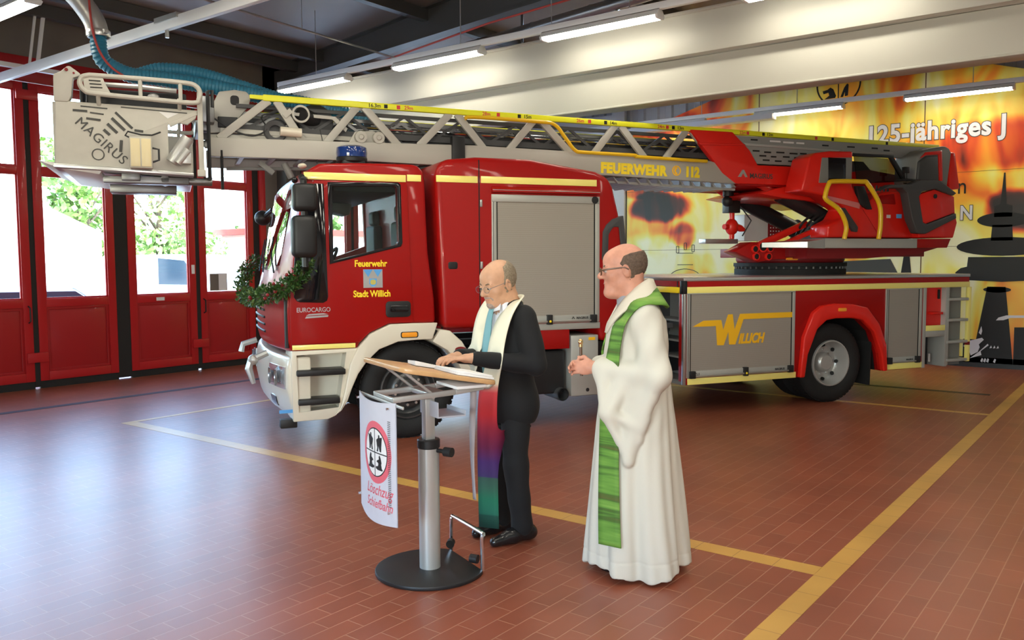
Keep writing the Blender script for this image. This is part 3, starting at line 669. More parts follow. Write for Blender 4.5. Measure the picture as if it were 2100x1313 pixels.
hk.tube([(-1.27, .30, .86), (-1.42, .30, .80), (-1.44, .30, .72), (-1.40, .30, .58)], [.03, .035, .035, .02], 8); hk.ball((-1.40, .30, .80), .05, 10, 8)
hk.build('tow_coupling', 'silver_paint', bp)
hk = MB(); hk.tube([(-1.26, 1.5, .88), (-1.40, 1.5, .84), (-1.42, 1.5, .76)], .03, 8); hk.build('tow_coupling', 'silver_paint', bp)
MB().box(-1.20, -1.05, .02, .12, .19, .27).build('bumper_foot', 'black_plastic', bp, bevel=.01)
wv = MB(); wv.add([(front_fn((-1.30, .001, 0))[0]-.004+.0*i, -.0035, .35+.006*math.sin(i*1.6)+.017*j) for j in range(2) for i in range(1)], [])
MB().box(-1.21, -1.065, -.006, .0, .335, .365).build('blue_wave_sticker', 'blue_print', bp)
# mirrors
def mirrors(sgn, y0):
    b_ = MB(); yy = sorted((y0, y0+.16*sgn))
    b_.box(-1.085, -.875, *yy, 2.135, 2.375); b_.build('side_mirror_upper', 'black_plastic', TR, bevel=.045, seg=3)
    b_ = MB(); b_.box(-1.10, -.885, *yy, 1.735, 2.10); b_.build('side_mirror_main', 'black_plastic', TR, bevel=.05, seg=3)
    yc = y0+.08*sgn; b_ = MB(); b_.tube([(-.99, y0-.25*sgn*0, 2.44), (-.985, yc, 2.40), (-.985, yc, 1.66), (-.96, yc-.2*sgn, 1.62)], .03, 8); b_.tube([(-.985, yc, 2.42), (-.93, yc-.26*sgn, 2.44)], .022, 8)
    b_.build('mirror_arm', 'black_plastic', TR)
mirrors(-1, -.17)
fm = MB(); fm.ball((-1.05, WID+.24, 2.22), (.10, .09, .09), 14, 10); fm.build('far_side_mirror', 'black_plastic', TR)
MB().tube([(-.97, WID-.05, 2.3), (-1.0, WID+.1, 2.27), (-1.04, WID+.2, 2.23)], .028, 8).build('far_mirror_arm', 'black_plastic', TR)
MB().box(.19, .20, .35, .55, 2.44, 2.56).build('white_reflector', 'white_plastic', TR)
# interior
it = MB(); it.box(-1.0, -.72, .1, WID-.1, 1.2, 1.60); it.build('dashboard', 'cab_interior', TR, bevel=.04)
for y in (.55, 1.75):
    s_ = MB(); s_.box(-.35, .08, y-.24, y+.24, 1.2, 1.5); s_.box(.02, .12, y-.23, y+.23, 1.5, 2.10); s_.box(.03, .12, y-.13, y+.13, 2.10, 2.26); s_.build('cab_seat', 'cab_interior', TR, bevel=.04, seg=3)
sw = MB(); sw.tube([(-.66+.10*math.sin(a*PI/10), .62+.2*math.cos(a*PI/10), 1.66+.17*math.sin(a*PI/10)) for a in range(20)], .016, 6, closed=True); sw.cyl((-.66, .62, 1.66), (-.80, .62, 1.5), .03, n=8); sw.build('steering_wheel', 'black_plastic', TR)
MB().box(-.68, -.05, .07, WID-.07, 2.34, 2.50).build('cab_headliner', 'cab_interior', TR, bevel=.02)
MB().prism([(-.45, 2.24), (-.25, 2.20), (-.22, 2.33), (-.48, 2.34)], 1.5, 1.9, 'y').build('sun_visor', 'mid_grey', TR, bevel=.02)
# blue beacon on the roof
bx = MB(); bx.box(-.54, -.32, .30, .54, 2.595, 2.66); bx.build('beacon_foot', 'black_plastic', TR, bevel=.02)
bx = MB(); bx.lathe([(.12, 0), (.145, .02), (.148, .05), (.142, .06)], (-.43, .42, 2.635), (0, 0, 1), 24); bx.build('beacon_foot', 'black_plastic', TR)
bx = MB(); bx.lathe([(.145, 0), (.15, .04), (.145, .09), (.12, .105), (.0, .108)], (-.43, .42, 2.695), (0, 0, 1), 24); bx.build('blue_beacon', 'blue_lens', TR)
bx = MB(); bx.lathe([(.162, 0), (.168, .05), (.15, .13), (.11, .15), (.0, .155)], (-.43, 2.03, 2.62), (0, 0, 1), 24); bx.build('blue_beacon', 'blue_lens', TR)
# horn, small lamp at the roof front
MB().ball((-.93, .20, 2.575), (.04, .06, .025), 14, 10).build('roof_marker_lamp', 'cream_paint', TR)
MB().ball((-1.02, .05, 2.43), (.03, .03, .03), 10, 8).build('front_camera', 'black_gloss', TR)
# ---------------- equipment pod behind the cab
pod_prof = [(.335, 1.05), (.325, 1.3), (.275, 2.48), (.285, 2.58), (.37, 2.665), (.69, 2.70), (1.25, 2.70), (1.99, 2.605), (2.13, 2.545), (2.19, 2.45), (2.26, 2.18), (2.31, 1.86), (2.31, .86), (2.03, .86), (2.03, 1.0), (.72, 1.04)]
pod = loft(pod_prof, [0, .6, 1.225, 1.8, WID]).build('equipment_pod', 'red_paint', TR, bevel=.055, seg=4)
MB().box(.710, .720, -.003, .01, 1.06, 2.67).build('panel_seam', 'black_print', pod, smooth=0)
for z in (2.22, 1.62): MB().box(.722, .745, -.012, .0, z, z+.07).build('hinge', 'aluminium', pod, bevel=.003)
MB().prism(rrect(.395, .49, 1.62, 1.69, .02), -.006, .01, 'y').build('pod_handle', 'black_plastic', pod, bevel=.004)
MB().box(.285, .70, -.006, .01, 2.448, 2.512).build('reflective_strip', 'reflex_yellow', pod, bevel=.002)
MB().box(.735, 1.99, -.006, .01, 2.45, 2.516).build('reflective_strip', 'reflex_yellow', pod, bevel=.002)
hd = MB(); hd.prism([(-.0, 2.425), (-.045, 2.385), (-.045, 2.365), (.01, 2.36)], .84, 2.01, 'x'); hd.build('shutter_canopy', 'red_paint', pod, bevel=.006)
MB().box(.84, 2.01, -.047, -.044, 2.383, 2.388).build('canopy_trim', 'aluminium', pod, smooth=0)
def shutter(par, u0, u1, z0, z1, rail=.055, top=.07, bottom=.07, lamp_u=None):
    r_ = MB(); 
    r_.box(u0, u0+rail, -.014, .01, z0, z1-top); r_.box(u1-rail, u1, -.014, .01, z0, z1-top); r_.box(u0, u1, -.016, .01, z1-top, z1)
    sh = r_.build('roller_shutter', 'shutter_rail', par, bevel=.004)
    MB().box(u0+rail, u1-rail, -.004, .01, z0+bottom, z1-top).build('shutter_curtain', 'shutter_slats', sh, smooth=0)
    for a_, b_ in ((u0+rail-.004, u0+rail+.012), (u1-rail-.012, u1-rail+.004)): MB().box(a_, b_, -.008, .0, z0+bottom, z1-top).build('guide_seal', 'black_print', sh, smooth=0)
    MB().box(u0+.012, u0+.017, -.0155, -.0135, z0, z1-top).build('rail_groove', 'black_print', sh, smooth=0)
    bb = MB(); bb.box(u0+rail, u1-rail, -.014, .0, z0, z0+bottom); bb.build('bottom_rail', 'shutter_rail', sh, bevel=.004)
    bl = MB(); bl.cyl((u0+rail, -.032, z0+.018), (u1-rail, -.032, z0+.018), .010, n=8); bl.build('lift_bar', 'aluminium', sh)
    for a_, b_ in ((u0+rail-.01, u0+rail+.06), (u1-rail-.06, u1-rail+.01)): MB().box(a_, b_, -.042, .0, z0-.005, z0+bottom).build('bar_bracket', 'black_plastic', sh, bevel=.004)
    if lamp_u is not None:
        lk = MB(); lk.box(lamp_u-.028, lamp_u+.028, -.044, .0, z0-.012, z0+bottom+.012); lk = lk.build('latch', 'black_plastic', sh, bevel=.004)
        MB().ball((lamp_u, -.046, z0+.02), .013, 10, 8).build('latch_button', 'letter_bright_yellow', sh)
    return sh
s1_ = shutter(pod, .84, 2.02, 1.065, 2.345, .05, .072, .075, 1.45)
MB().lathe([(.0, .012), (.035, .010), (.038, .0)], (1.965, -.016, 2.31), (0, -1, 0), 18).build('strap_roller', 'black_plastic', s1_)
text('MAGIRUS', .032, 'grey_print', s1_, (1.755, -.0165, 1.10), bold=.0008, name='lettering')
MB().prism([(1.70, 1.10), (1.715, 1.125), (1.722, 1.125), (1.738, 1.10), (1.728, 1.10), (1.718, 1.115), (1.71, 1.10)], -.0165, -.013, 'y').build('maker_logo', 'grey_print', s1_)
MB().box(.80, 2.03, -.006, .3, .995, 1.06).build('pod_sill', 'shutter_rail', pod, bevel=.004)
MB().box(.95, 1.68, -.004, .2, .80, .995).build('side_panel', 'red_paint', pod, bevel=.004)
gb = MB(); gb.box(1.70, 2.015, .0, .5, .30, .93); gb = gb.build('side_box', 'shutter_rail', TR, bevel=.012)
MB().box(1.90, 1.975, -.004, .0, .875, .905).build('warning_label', 'letter_yellow', gb)
MB().lathe([(.0, .004), (.018, .004), (.02, 0)], (1.89, 0, .36), (0, -1, 0), 14).build('box_lock', 'black_plastic', gb)
tk = MB(); tk.box(.95, 1.66, .06, .6, .33, .78); tk.build('fuel_tank', 'black_plastic', TR, bevel=.03)
ex = MB(); ex.lathe([(.066, 0), (.066, -.4), (.056, -.4), (.056, 0)], (1.60, -.02, .33), (0, -1, 0), 18); ex.build('exhaust_outlet', 'steel_dark', TR)
vn = MB(); vn.band([(2.05, 1.70), (2.06, 1.99), (2.10, 2.06), (2.17, 2.12), (2.30, 2.16), (2.335, 1.85), (2.34, 1.70)], [(2.12, 1.70), (2.13, 1.96), (2.16, 2.01), (2.19, 2.04), (2.25, 2.04), (2.27, 1.85), (2.28, 1.70)], -.012, .10, 'y'); vn.build('air_intake', 'dark_grey', pod, bevel=.01)
# chassis
ch = MB(); ch.box(-.9, 7.1, .78, .90, .62, .86); ch.box(-.9, 7.1, 1.55, 1.67, .62, .86); ch.box(.5, 4.4, .55, 1.9, .42, .80); ch.box(-.6, .4, .7, 1.75, .45, 1.1); ch.box(4.7, 5.7, .9, 1.55, .5, .9)
ch.cyl((0, .3, .46), (0, 2.15, .46), .07, n=12); ch.cyl((5.14, .4, .46), (5.14, 2.05, .46), .09, n=12)
ch.build('chassis', 'black_plastic', TR, smooth=0)
# ---------------- wheels
def wheel(u, y, out, rear, zc=.465):
    """out: -1 near side, +1 far side"""
    a = (0, out, 0); R = .465; w_ = .285
    t = MB(); t.lathe([(.275, -.02), (.30, .0), (.36, .012), (.42, .004), (.452, -.02), (R, -.05), (R, -w_+.04), (.452, -w_+.01), (.36, -w_), (.275, -w_)], (u, y, zc), a, 40, closed=True)
    if rear: t.lathe([(.275, -.33), (.36, -.315), (.42, -.32), (R, -.37), (R, -.56), (.45, -.60), (.275, -.60)], (u, y, zc), a, 40, closed=True)
    wo_ = t.build('wheel', 'rubber', TR, smooth=40)
    # tread blocks
    tb = MB()
    for i in range(56):
        an = 2*PI*i/56; c_, s_ = math.cos(an), math.sin(an)
        for yo in (.085, .205):
            Mx = Matrix(((c_, 0, -s_, u+c_*R), (0, 1, 0, y-out*yo), (s_, 0, c_, zc+s_*R), (0, 0, 0, 1)))
            tb.box(-.004, .004, -.052, .052, -.018, .018, 0, Mx)
    tb.build('tyre_tread', 'rubber', wo_, smooth=0, merge=False)
    rm = MB()
    if rear:
        rm.lathe([(.278, -.02), (.272, .0), (.258, .002), (.250, -.02), (.238, -.05), (.225, -.14), (.20, -.165), (.12, -.17), (.118, -.12), (.105, -.10), (.085, -.08), (.0, -.078)], (u, y, zc), a, 40)
    else:
        rm.lathe([(.278, -.02), (.272, .0), (.258, .002), (.250, -.02), (.236, -.07), (.20, -.09), (.175, -.03), (.145, -.005), (.125, -.005), (.12, .02), (.10, .04), (.0, .045)], (u, y, zc), a, 40)
    ro = rm.build('wheel_rim', 'silver_paint' if rear else 'rim_dark', wo_, smooth=40)
    nb = MB(); hb = MB()
    for i in range(10):
        an = 2*PI*i/10+.2; d_ = -.17 if rear else .0; rb = .148 if rear else .137
        p_ = (u+rb*math.cos(an), y+out*d_, zc+rb*math.sin(an)); nb.cyl(p_, (p_[0], p_[1]+out*.025, p_[2]), .014, n=6)
    nb.build('wheel_nut', 'aluminium', wo_, smooth=20)
    if rear:
        for i in range(8):
            an = 2*PI*i/8; p_ = (u+.212*math.cos(an), y+out*-.148, zc+.212*math.sin(an)); hb.cyl(p_, (p_[0]-.02*math.cos(an), p_[1]+out*.012, p_[2]-.02*math.sin(an)), .022, n=10)
        hb.build('rim_hole', 'black_print', wo_)
    return wo_
wheel(0.0, .05, -1, False); wheel(5.14, .06, -1, True); wheel(0.0, WID-.05, 1, False); wheel(5.14, WID-.06, 1, True)
# ---------------- rear body
arch_i = [(4.66, .335), (4.70, .60), (4.83, .89), (4.96, .985), (5.1, 1.005), (5.35, 1.0), (5.50, .975), (5.68, .83), (5.80, .56), (5.84, .345)]
arch_o = [(4.59, .335), (4.64, .80), (4.77, 1.08), (4.89, 1.155), (5.1, 1.178), (5.35, 1.165), (5.57, 1.12), (5.76, .92), (5.88, .66), (5.905, .345)]
def body_side(y0, y1):
    return MB().prism([(3.05, 1.465), (3.05, .335), (4.66, .335)]+arch_i[1:-1]+[(5.84, .345), (6.50, .345), (6.50, 1.335), (7.27, 1.335), (7.27, 1.465)], y0, y1, 'y')
rb_ = body_side(0, .10).build('rear_body', 'red_paint', TR, bevel=.006)
body_side(WID-.10, WID).build('far_side_panel', 'red_paint', rb_, bevel=.006)
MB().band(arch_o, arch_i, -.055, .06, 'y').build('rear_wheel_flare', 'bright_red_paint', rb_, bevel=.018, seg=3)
ai2 = [(p[0]+(.02 if p[0] < 5.2 else -.02), p[1]-.02) for p in arch_i]; ao2 = [(p[0], p[1]) for p in arch_i]
al = MB(); k = len(arch_i)
al.add([(p[0], y, p[1]) for y in (.09, .85) for p in arch_i], [(i, i+1, k+i+1, k+i) for i in range(k-1)]); al.box(4.6, 5.9, .85, .87, .34, 1.05); al.build('arch_liner', 'rubber', rb_, smooth=0)
MB().prism([(5.72, .17), (5.735, .17), (5.755, .72), (5.74, .72)], .06, .62, 'y').build('mud_flap', 'rubber', TR, smooth=0)
mk = MB(); mk.prism(rrect(5.12, 5.24, 1.085, 1.125, .012), -.064, -.05, 'y'); mk.build('side_marker_light', 'amber_lens', rb_, bevel=.003)
mb_ = MB(); mb_.box(3.1, 7.2, .75, 1.70, .86, 1.45); mb_.build('body_core', 'dark_grey', rb_, smooth=0)
# deck with edge profile
dk_ = MB(); dk_.box(3.04, 7.28, -.006, WID+.006, 1.462, 1.50); dk_.build('deck_plate', 'aluminium', rb_, bevel=.006)
MB().box(3.085, 7.27, -.010, .0, 1.335, 1.402).build('reflective_strip', 'reflex_yellow', rb_, bevel=.003)
MB().box(3.10, 4.56, -.012, .02, .335, .405).build('reflective_strip', 'reflex_yellow', rb_, bevel=.003)
MB().box(5.90, 6.49, -.012, .02, .352, .425).build('reflective_strip', 'reflex_yellow', rb_, bevel=.003)
MB().box(3.03, 3.085, -.014, .06, 1.325, 1.47).build('corner_cap', 'black_plastic', rb_, bevel=.01)
# front end of the rear body: open grey compartment with shelves
fe = MB(); fe.box(3.04, 3.06, .0, WID, 1.405, 1.465); fe.build('front_edge_panel', 'red_paint', rb_, smooth=0)
MB().box(3.032, 3.05, .08, .62, 1.335, 1.40).build('reflective_strip', 'letter_bright_yellow', rb_, bevel=.003)  # deeper yellow than the side strips stands in for weaker reflection at this angle
MB().box(3.036, 3.05, .10, .12, 1.33, 1.465).build('strip_joint', 'black_plastic', rb_, smooth=0)
fe = MB(); fe.box(3.045, 3.06, .0, WID, .335, .37); fe.box(3.35, 3.37, .1, WID-.1, .37, 1.40)
for z in (.36, .62, .80, 1.02): fe.box(3.06, 3.36, .1, 1.3, z, z+.02)
fe.box(3.05, 3.36, 1.28, 1.32, .36, 1.4); fe.build('front_compartment', 'mid_grey', rb_, smooth=0)
MB().box(3.04, 3.075, -.012, .03, .335, 1.33).build('corner_post', 'aluminium', rb_, bevel=.006)
s2_ = shutter(rb_, 3.085, 4.535, .41, 1.335, .04, .012, .075, 3.85)
s3_ = shutter(rb_, 5.89, 6.47, .425, 1.335, .04, .012, .075, None)
text('MAGIRUS', .032, 'grey_print', s2_, (4.26, -.0165, .44), bold=.0008, name='lettering'); text('G1', .05, 'grey_print', s2_, (3.19, -.0165, .43), name='lettering')
text('MAGIRUS', .026, 'grey_print', s3_, (6.23, -.0165, .455), bold=.0006, name='lettering')
def LW(x, y):
    yt = 240-30*(x-120)/1150; yb = 1095-90*(x-120)/1150
    return (3.11+(x-120)*.001209, 1.33-(y-yt)/(yb-yt)*.825)
wl = [(275, 542), (465, 532), (488, 645), (540, 470), (590, 467), (612, 640), (672, 462), (1272, 437), (1272, 495), (710, 522), (622, 805), (555, 808), (545, 660), (495, 815), (425, 817), (408, 600), (355, 604), (160, 612)]
MB().prism([LW(*p) for p in wl], -.010, -.006, 'y').build('town_logo', 'letter_yellow', s2_, smooth=0)
p0 = LW(655, 800)
text('ILLICH', .152, 'letter_yellow', s2_, (p0[0], -.008, p0[1]+.008), bold=.006, shear=.32, sx=.78, space=.98, name='lettering')
# rear corner: open locker, ladder
lk_ = MB(); lk_.box(6.50, 6.545, -.01, .35, .345, 1.335); lk_.box(6.865, 6.91, -.01, .35, .345, 1.335); lk_.box(6.545, 6.865, -.01, .35, .725, .80); lk_.build('locker_frame', 'shutter_rail', rb_, bevel=.004)
lk_ = MB(); lk_.box(6.545, 6.865, .06, .08, .86, 1.335); lk_ = lk_.build('locker_back', 'bright_red_paint', rb_, smooth=0)
MB().box(6.65, 6.83, -.01, .07, 1.0, 1.03).build('locker_tray', 'bright_red_paint', lk_, bevel=.006)
for u in (6.585, 6.815): MB().prism(rrect(u-.016, u+.016, 1.19, 1.31, .014), .045, .062, 'y').build('locker_slot', 'black_print', lk_)
MB().box(6.548, 6.862, -.014, .01, .80, .868).build('reflective_strip', 'reflex_yellow', rb_, bevel=.003)
MB().box(6.545, 6.865, .25, .27, .345, .725).build('locker_recess', 'black_plastic', rb_, smooth=0)
MB().cyl((6.75, .12, .40), (6.75, .12, .50), .022, n=10).build('tow_pin', 'aluminium', rb_)
MB().box(6.91, 7.25, .10, .12, .345, 1.335).build('ladder_niche', 'mid_grey', rb_, smooth=0)
rl = MB()
for z in (.40, .63, .905, 1.165): rl.box(6.90, 7.25, -.02, .10, z, z+.035)
rl.box(6.905, 6.93, -.01, .1, .36, 1.335); rl.build('access_step', 'shutter_rail', rb_, bevel=.006)
MB().box(7.25, 7.30, -.012, .03, .64, 1.335).build('reflective_strip', 'reflex_yellow', rb_, bevel=.004)
MB().box(7.25, 7.30, -.012, .03, .39, .60).build('reflective_strip', 'reflex_yellow', rb_, bevel=.004)
MB().box(7.252, 7.298, -.010, .03, .60, .64).build('strip_reflector', 'dark_red', rb_, smooth=0)
MB().box(7.22, 7.27, .13, WID, .38, 1.465).build('rear_wall', 'red_paint', rb_, smooth=0)
for k in range(2):
    x_, m_ = (2.42, 'white_plastic') if k == 0 else (2.50, 'safety_yellow')
    MB().tube([(x_-.08, .9, 2.20), (x_+.06, .9, 1.52)], .022, 8).build('grab_rail', m_, TR)
MB().box(2.31, 3.04, .2, 2.25, .95, 1.0).build('gangway', 'dark_grey', TR, smooth=0)
# ---------------- turntable
TC = (5.47, 1.225)
tt = MB(); tt.lathe([(.70, 0), (.70, .07), (.68, .075), (.68, .10), (.71, .105), (.71, .15), (.60, .152), (.55, .152), (.55, 0)], (TC[0], TC[1], 1.50), (0, 0, 1), 56); tt = tt.build('slewing_ring', 'rubber', TR, smooth=30)
bo = MB()
for i in range(48):
    a = 2*PI*i/48; p = (TC[0]+.685*math.cos(a), TC[1]+.685*math.sin(a), 1.575); bo.cyl(p, (p[0], p[1], p[2]+.03), .012, n=6)
bo.build('ring_bolts', 'steel_dark', tt, smooth=0)
sf = MB(); sf.lathe([(.0, .0), (.66, .0), (.68, .03), (.68, .12), (.0, .13)], (TC[0], TC[1], 1.65), (0, 0, 1), 40); sf.box(4.9, 7.1, .55, 1.95, 1.72, 1.84)
sf = sf.build('turntable_frame', 'dark_red', TR, bevel=.01)
cp = MB(); cp.prism([(4.15, 1.79), (4.40, 1.905), (4.70, 1.90), (5.0, 1.86), (5.3, 1.84), (5.3, 1.70), (4.75, 1.69), (4.50, 1.66)], .62, .86, 'y')
cp = cp.build('turntable_nose', 'red_paint', sf, bevel=.02)
fl = MB()
for du, dz, r_ in ((-.0, .05, .055), (-.11, .02, .035), (.11, .03, .035), (-.09, -.07, .033), (.09, -.07, .033)): fl.cyl((4.55+du, .60, 1.80+dz), (4.55+du, .64, 1.80+dz), r_, n=14)
fl.build('nose_hole', 'black_print', cp)
fl = MB()
for du, dz, r_ in ((-.0, .05, .07), (-.11, .02, .048), (.11, .03, .048), (-.09, -.07, .046), (.09, -.07, .046)): fl.lathe([(r_*.75, .03), (r_, .03), (r_, -.01)], (4.55+du, .62, 1.80+dz), (0, -1, 0), 14)
fl.build('nose_boss', 'bright_red_paint', cp)
MB().prism(rrect(4.92, 5.08, 1.685, 1.715, .012), .60, .63, 'y').build('amber_marker', 'amber_lens', sf)
# platform
pf = MB(); pf.box(5.12, 6.57, .18, .62, 1.825, 1.94); pf.build('operator_platform', 'shutter_rail', sf, bevel=.006)
pf = MB(); pf.prism([(6.575, 1.83), (7.10, 1.83), (7.16, 1.945), (6.575, 1.94)], .20, .75, 'y'); pf.build('platform_tail', 'red_paint', sf, bevel=.006)
pf = MB(); pf.add([(4.52, .62, 1.895), (5.12, .18, 1.935), (5.12, .62, 1.935), (4.52, .62, 1.84), (5.12, .18, 1.82), (5.12, .62, 1.82), (4.86, .18, 1.90), (4.86, .18, 1.83)], [(0, 6, 1, 2), (3, 5, 4, 7), (0, 3, 7, 6), (6, 7, 4, 1), (0, 2, 5, 3)])
pf.build('platform_ramp', 'aluminium', sf, smooth=0)
mo = MB(); mo.box(5.9, 7.0, .7, 1.75, 1.84, 2.2); mo.build('machinery_housing', 'dark_grey', sf, bevel=.03)
MB().prism([(5.0, 1.83), (7.1, 1.83), (6.75, 1.75), (5.9, 1.70), (5.0, 1.70)], .35, .7, 'y').build('under_platform_bracket', 'dark_red', sf, smooth=0)
# lifting cylinders
for y in (.80, 1.65):
    cy = MB(); cy.cyl((6.15, y, 2.02), (4.95, y, 2.50), .10, n=18); cy.cyl((6.15, y, 2.02), (5.9, y, 2.12), .13, n=18); cy.build('lift_cylinder', 'hydraulic', sf)
    cy = MB(); cy.cyl((4.95, y, 2.50), (4.45, y, 2.70), .055, n=14); cy.build('piston_rod', 'chrome', sf)
ho = MB()
for k in range(6): ho.tube(smooth_path([(5.3+.1*k, .9+.05*k, 2.0), (5.25+.12*k, .72, 2.15+.02*k), (5.5+.1*k, .75, 2.28), (5.9, .85, 2.30+.03*k)], 5), .016, 6)
ho.build('hydraulic_hoses', 'rubber', sf)
bmn = MB(); bmn.prism([(4.62, 1.90), (5.36, 2.18), (5.42, 2.12), (4.75, 1.86)], .78, .84, 'y'); bmn.prism([(4.75, 1.86), (4.88, 1.86), (5.46, 2.06), (5.40, 2.10)], .60, .66, 'y'); bmn.build('turntable_brace', 'bright_red_paint', sf, bevel=.006)
# control box behind (white and perforated red)
cb_ = MB(); cb_.box(5.22, 5.62, 1.85, 2.2, 1.95, 2.31); cb_.build('tool_box', 'white_plastic', sf, bevel=.01)
cb_ = MB(); cb_.box(5.62, 5.92, 1.84, 2.2, 2.0, 2.31); cb_ = cb_.build('perforated_box', 'dark_red', sf, bevel=.006)
dt = MB()
for i in range(6):
    for j in range(6): dt.box(5.645+.047*i, 5.662+.047*i, 1.836, 1.842, 2.03+.047*j, 2.047+.047*j)
dt.build('perforation', 'white_print', cb_, smooth=0)
pr_ = MB(); pr_.cyl((4.72, 1.45, 1.92), (4.72, 1.45, 2.30), .035, n=12); pr_.ball((4.72, 1.45, 2.12), (.09, .08, .11), 12, 8); pr_.tube([(4.72, 1.45, 2.14), (4.84, 1.42, 2.10), (4.90, 1.42, 2.08)], [.05, .045, .02], 8); pr_.cyl((4.58, 1.42, 2.12), (4.72, 1.45, 2.12), .035, n=10)
pr_.build('water_monitor', 'bright_red_paint', sf)
pr_ = MB(); pr_.box(4.62, 4.80, 1.38, 1.52, 2.30, 2.46); pr_.cyl((4.55, 1.3, 2.50), (4.55, 1.3, 2.60), .07, n=12); pr_.ball((4.55, 1.32, 2.44), .07, 10, 8); pr_.tube([(4.8, 1.4, 2.4), (4.95, 1.35, 2.2), (4.85, 1.4, 2.0)], .01, 6); pr_.build('monitor_joint', 'black_plastic', sf, bevel=.01)
pr_ = MB(); pr_.box(4.62, 4.80, 1.36, 1.52, 2.46, 2.56); pr_.build('monitor_head', 'bright_red_paint', sf, bevel=.02)
pr_ = MB(); pr_.box(4.25, 4.75, 1.35, 1.50, 1.90, 1.96); pr_.build('side_rest', 'aluminium', sf, bevel=.006)
# operator station
os_ = MB(); os_.prism([(4.86, 2.50), (4.97, 2.90), (5.07, 2.955), (5.28, 2.985), (5.63, 2.995), (5.63, 2.58), (5.81, 2.31), (6.11, 1.96), (5.26, 1.955), (5.27, 2.10), (5.46, 2.18), (5.54, 2.30), (5.25, 2.45)], .30, .62, 'y')
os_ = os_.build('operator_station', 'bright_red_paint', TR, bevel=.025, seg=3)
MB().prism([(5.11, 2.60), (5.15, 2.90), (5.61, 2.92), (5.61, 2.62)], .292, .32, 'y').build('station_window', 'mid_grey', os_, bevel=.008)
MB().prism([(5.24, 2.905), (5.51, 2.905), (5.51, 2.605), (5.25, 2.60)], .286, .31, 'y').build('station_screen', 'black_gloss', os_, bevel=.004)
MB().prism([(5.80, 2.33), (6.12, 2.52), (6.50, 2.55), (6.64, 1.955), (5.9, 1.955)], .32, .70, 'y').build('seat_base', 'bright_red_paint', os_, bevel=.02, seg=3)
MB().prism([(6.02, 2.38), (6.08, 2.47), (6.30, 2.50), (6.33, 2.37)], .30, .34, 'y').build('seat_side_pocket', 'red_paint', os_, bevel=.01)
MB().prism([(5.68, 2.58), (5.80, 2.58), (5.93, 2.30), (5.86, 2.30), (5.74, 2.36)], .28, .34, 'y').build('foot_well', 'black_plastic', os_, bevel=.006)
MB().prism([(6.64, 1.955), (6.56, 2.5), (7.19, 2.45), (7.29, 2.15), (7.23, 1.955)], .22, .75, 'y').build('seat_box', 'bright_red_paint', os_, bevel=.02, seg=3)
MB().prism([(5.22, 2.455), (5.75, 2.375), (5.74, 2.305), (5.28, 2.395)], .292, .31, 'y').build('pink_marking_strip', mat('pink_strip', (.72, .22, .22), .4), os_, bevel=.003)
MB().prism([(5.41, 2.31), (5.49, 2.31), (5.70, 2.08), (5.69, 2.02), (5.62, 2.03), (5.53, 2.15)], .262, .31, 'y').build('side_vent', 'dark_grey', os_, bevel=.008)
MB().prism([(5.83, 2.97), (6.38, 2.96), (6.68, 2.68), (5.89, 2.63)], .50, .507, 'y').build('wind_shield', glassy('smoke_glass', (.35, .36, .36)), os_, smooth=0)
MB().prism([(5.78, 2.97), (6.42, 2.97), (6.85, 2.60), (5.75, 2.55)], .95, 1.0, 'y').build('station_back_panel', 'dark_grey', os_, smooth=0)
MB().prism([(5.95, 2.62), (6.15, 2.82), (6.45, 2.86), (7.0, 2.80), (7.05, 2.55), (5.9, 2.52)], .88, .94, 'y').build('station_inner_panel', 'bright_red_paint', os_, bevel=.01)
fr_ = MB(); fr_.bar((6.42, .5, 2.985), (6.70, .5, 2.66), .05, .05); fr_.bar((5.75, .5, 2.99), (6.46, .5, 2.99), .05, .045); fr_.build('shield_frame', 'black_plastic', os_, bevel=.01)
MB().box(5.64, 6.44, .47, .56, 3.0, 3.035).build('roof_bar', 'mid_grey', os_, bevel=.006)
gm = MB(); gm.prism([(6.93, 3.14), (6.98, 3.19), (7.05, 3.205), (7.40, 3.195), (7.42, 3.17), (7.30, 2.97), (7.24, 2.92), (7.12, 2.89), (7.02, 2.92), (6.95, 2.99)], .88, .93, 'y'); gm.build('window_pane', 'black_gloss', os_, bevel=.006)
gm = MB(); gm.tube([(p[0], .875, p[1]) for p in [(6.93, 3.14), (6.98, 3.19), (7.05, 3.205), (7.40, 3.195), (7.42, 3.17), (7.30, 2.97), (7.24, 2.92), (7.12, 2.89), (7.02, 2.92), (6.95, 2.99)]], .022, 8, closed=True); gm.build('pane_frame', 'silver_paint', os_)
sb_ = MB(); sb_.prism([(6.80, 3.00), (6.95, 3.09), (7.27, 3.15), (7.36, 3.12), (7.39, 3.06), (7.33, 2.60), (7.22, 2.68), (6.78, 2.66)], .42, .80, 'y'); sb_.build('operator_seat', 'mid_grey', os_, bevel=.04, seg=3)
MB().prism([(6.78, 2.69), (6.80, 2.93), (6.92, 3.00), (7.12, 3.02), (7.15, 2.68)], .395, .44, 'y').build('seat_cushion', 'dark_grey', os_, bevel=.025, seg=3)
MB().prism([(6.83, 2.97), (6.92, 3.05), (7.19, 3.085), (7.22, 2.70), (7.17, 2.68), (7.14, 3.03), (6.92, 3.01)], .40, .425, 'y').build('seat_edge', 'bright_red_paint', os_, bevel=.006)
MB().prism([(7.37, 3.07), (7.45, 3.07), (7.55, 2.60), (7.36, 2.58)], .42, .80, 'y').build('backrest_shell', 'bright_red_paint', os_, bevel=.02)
bk = MB(); bk.box(7.44, 7.56, .5, .7, 2.80, 2.95); bk.build('rear_lamp', 'mid_grey', os_, bevel=.02)
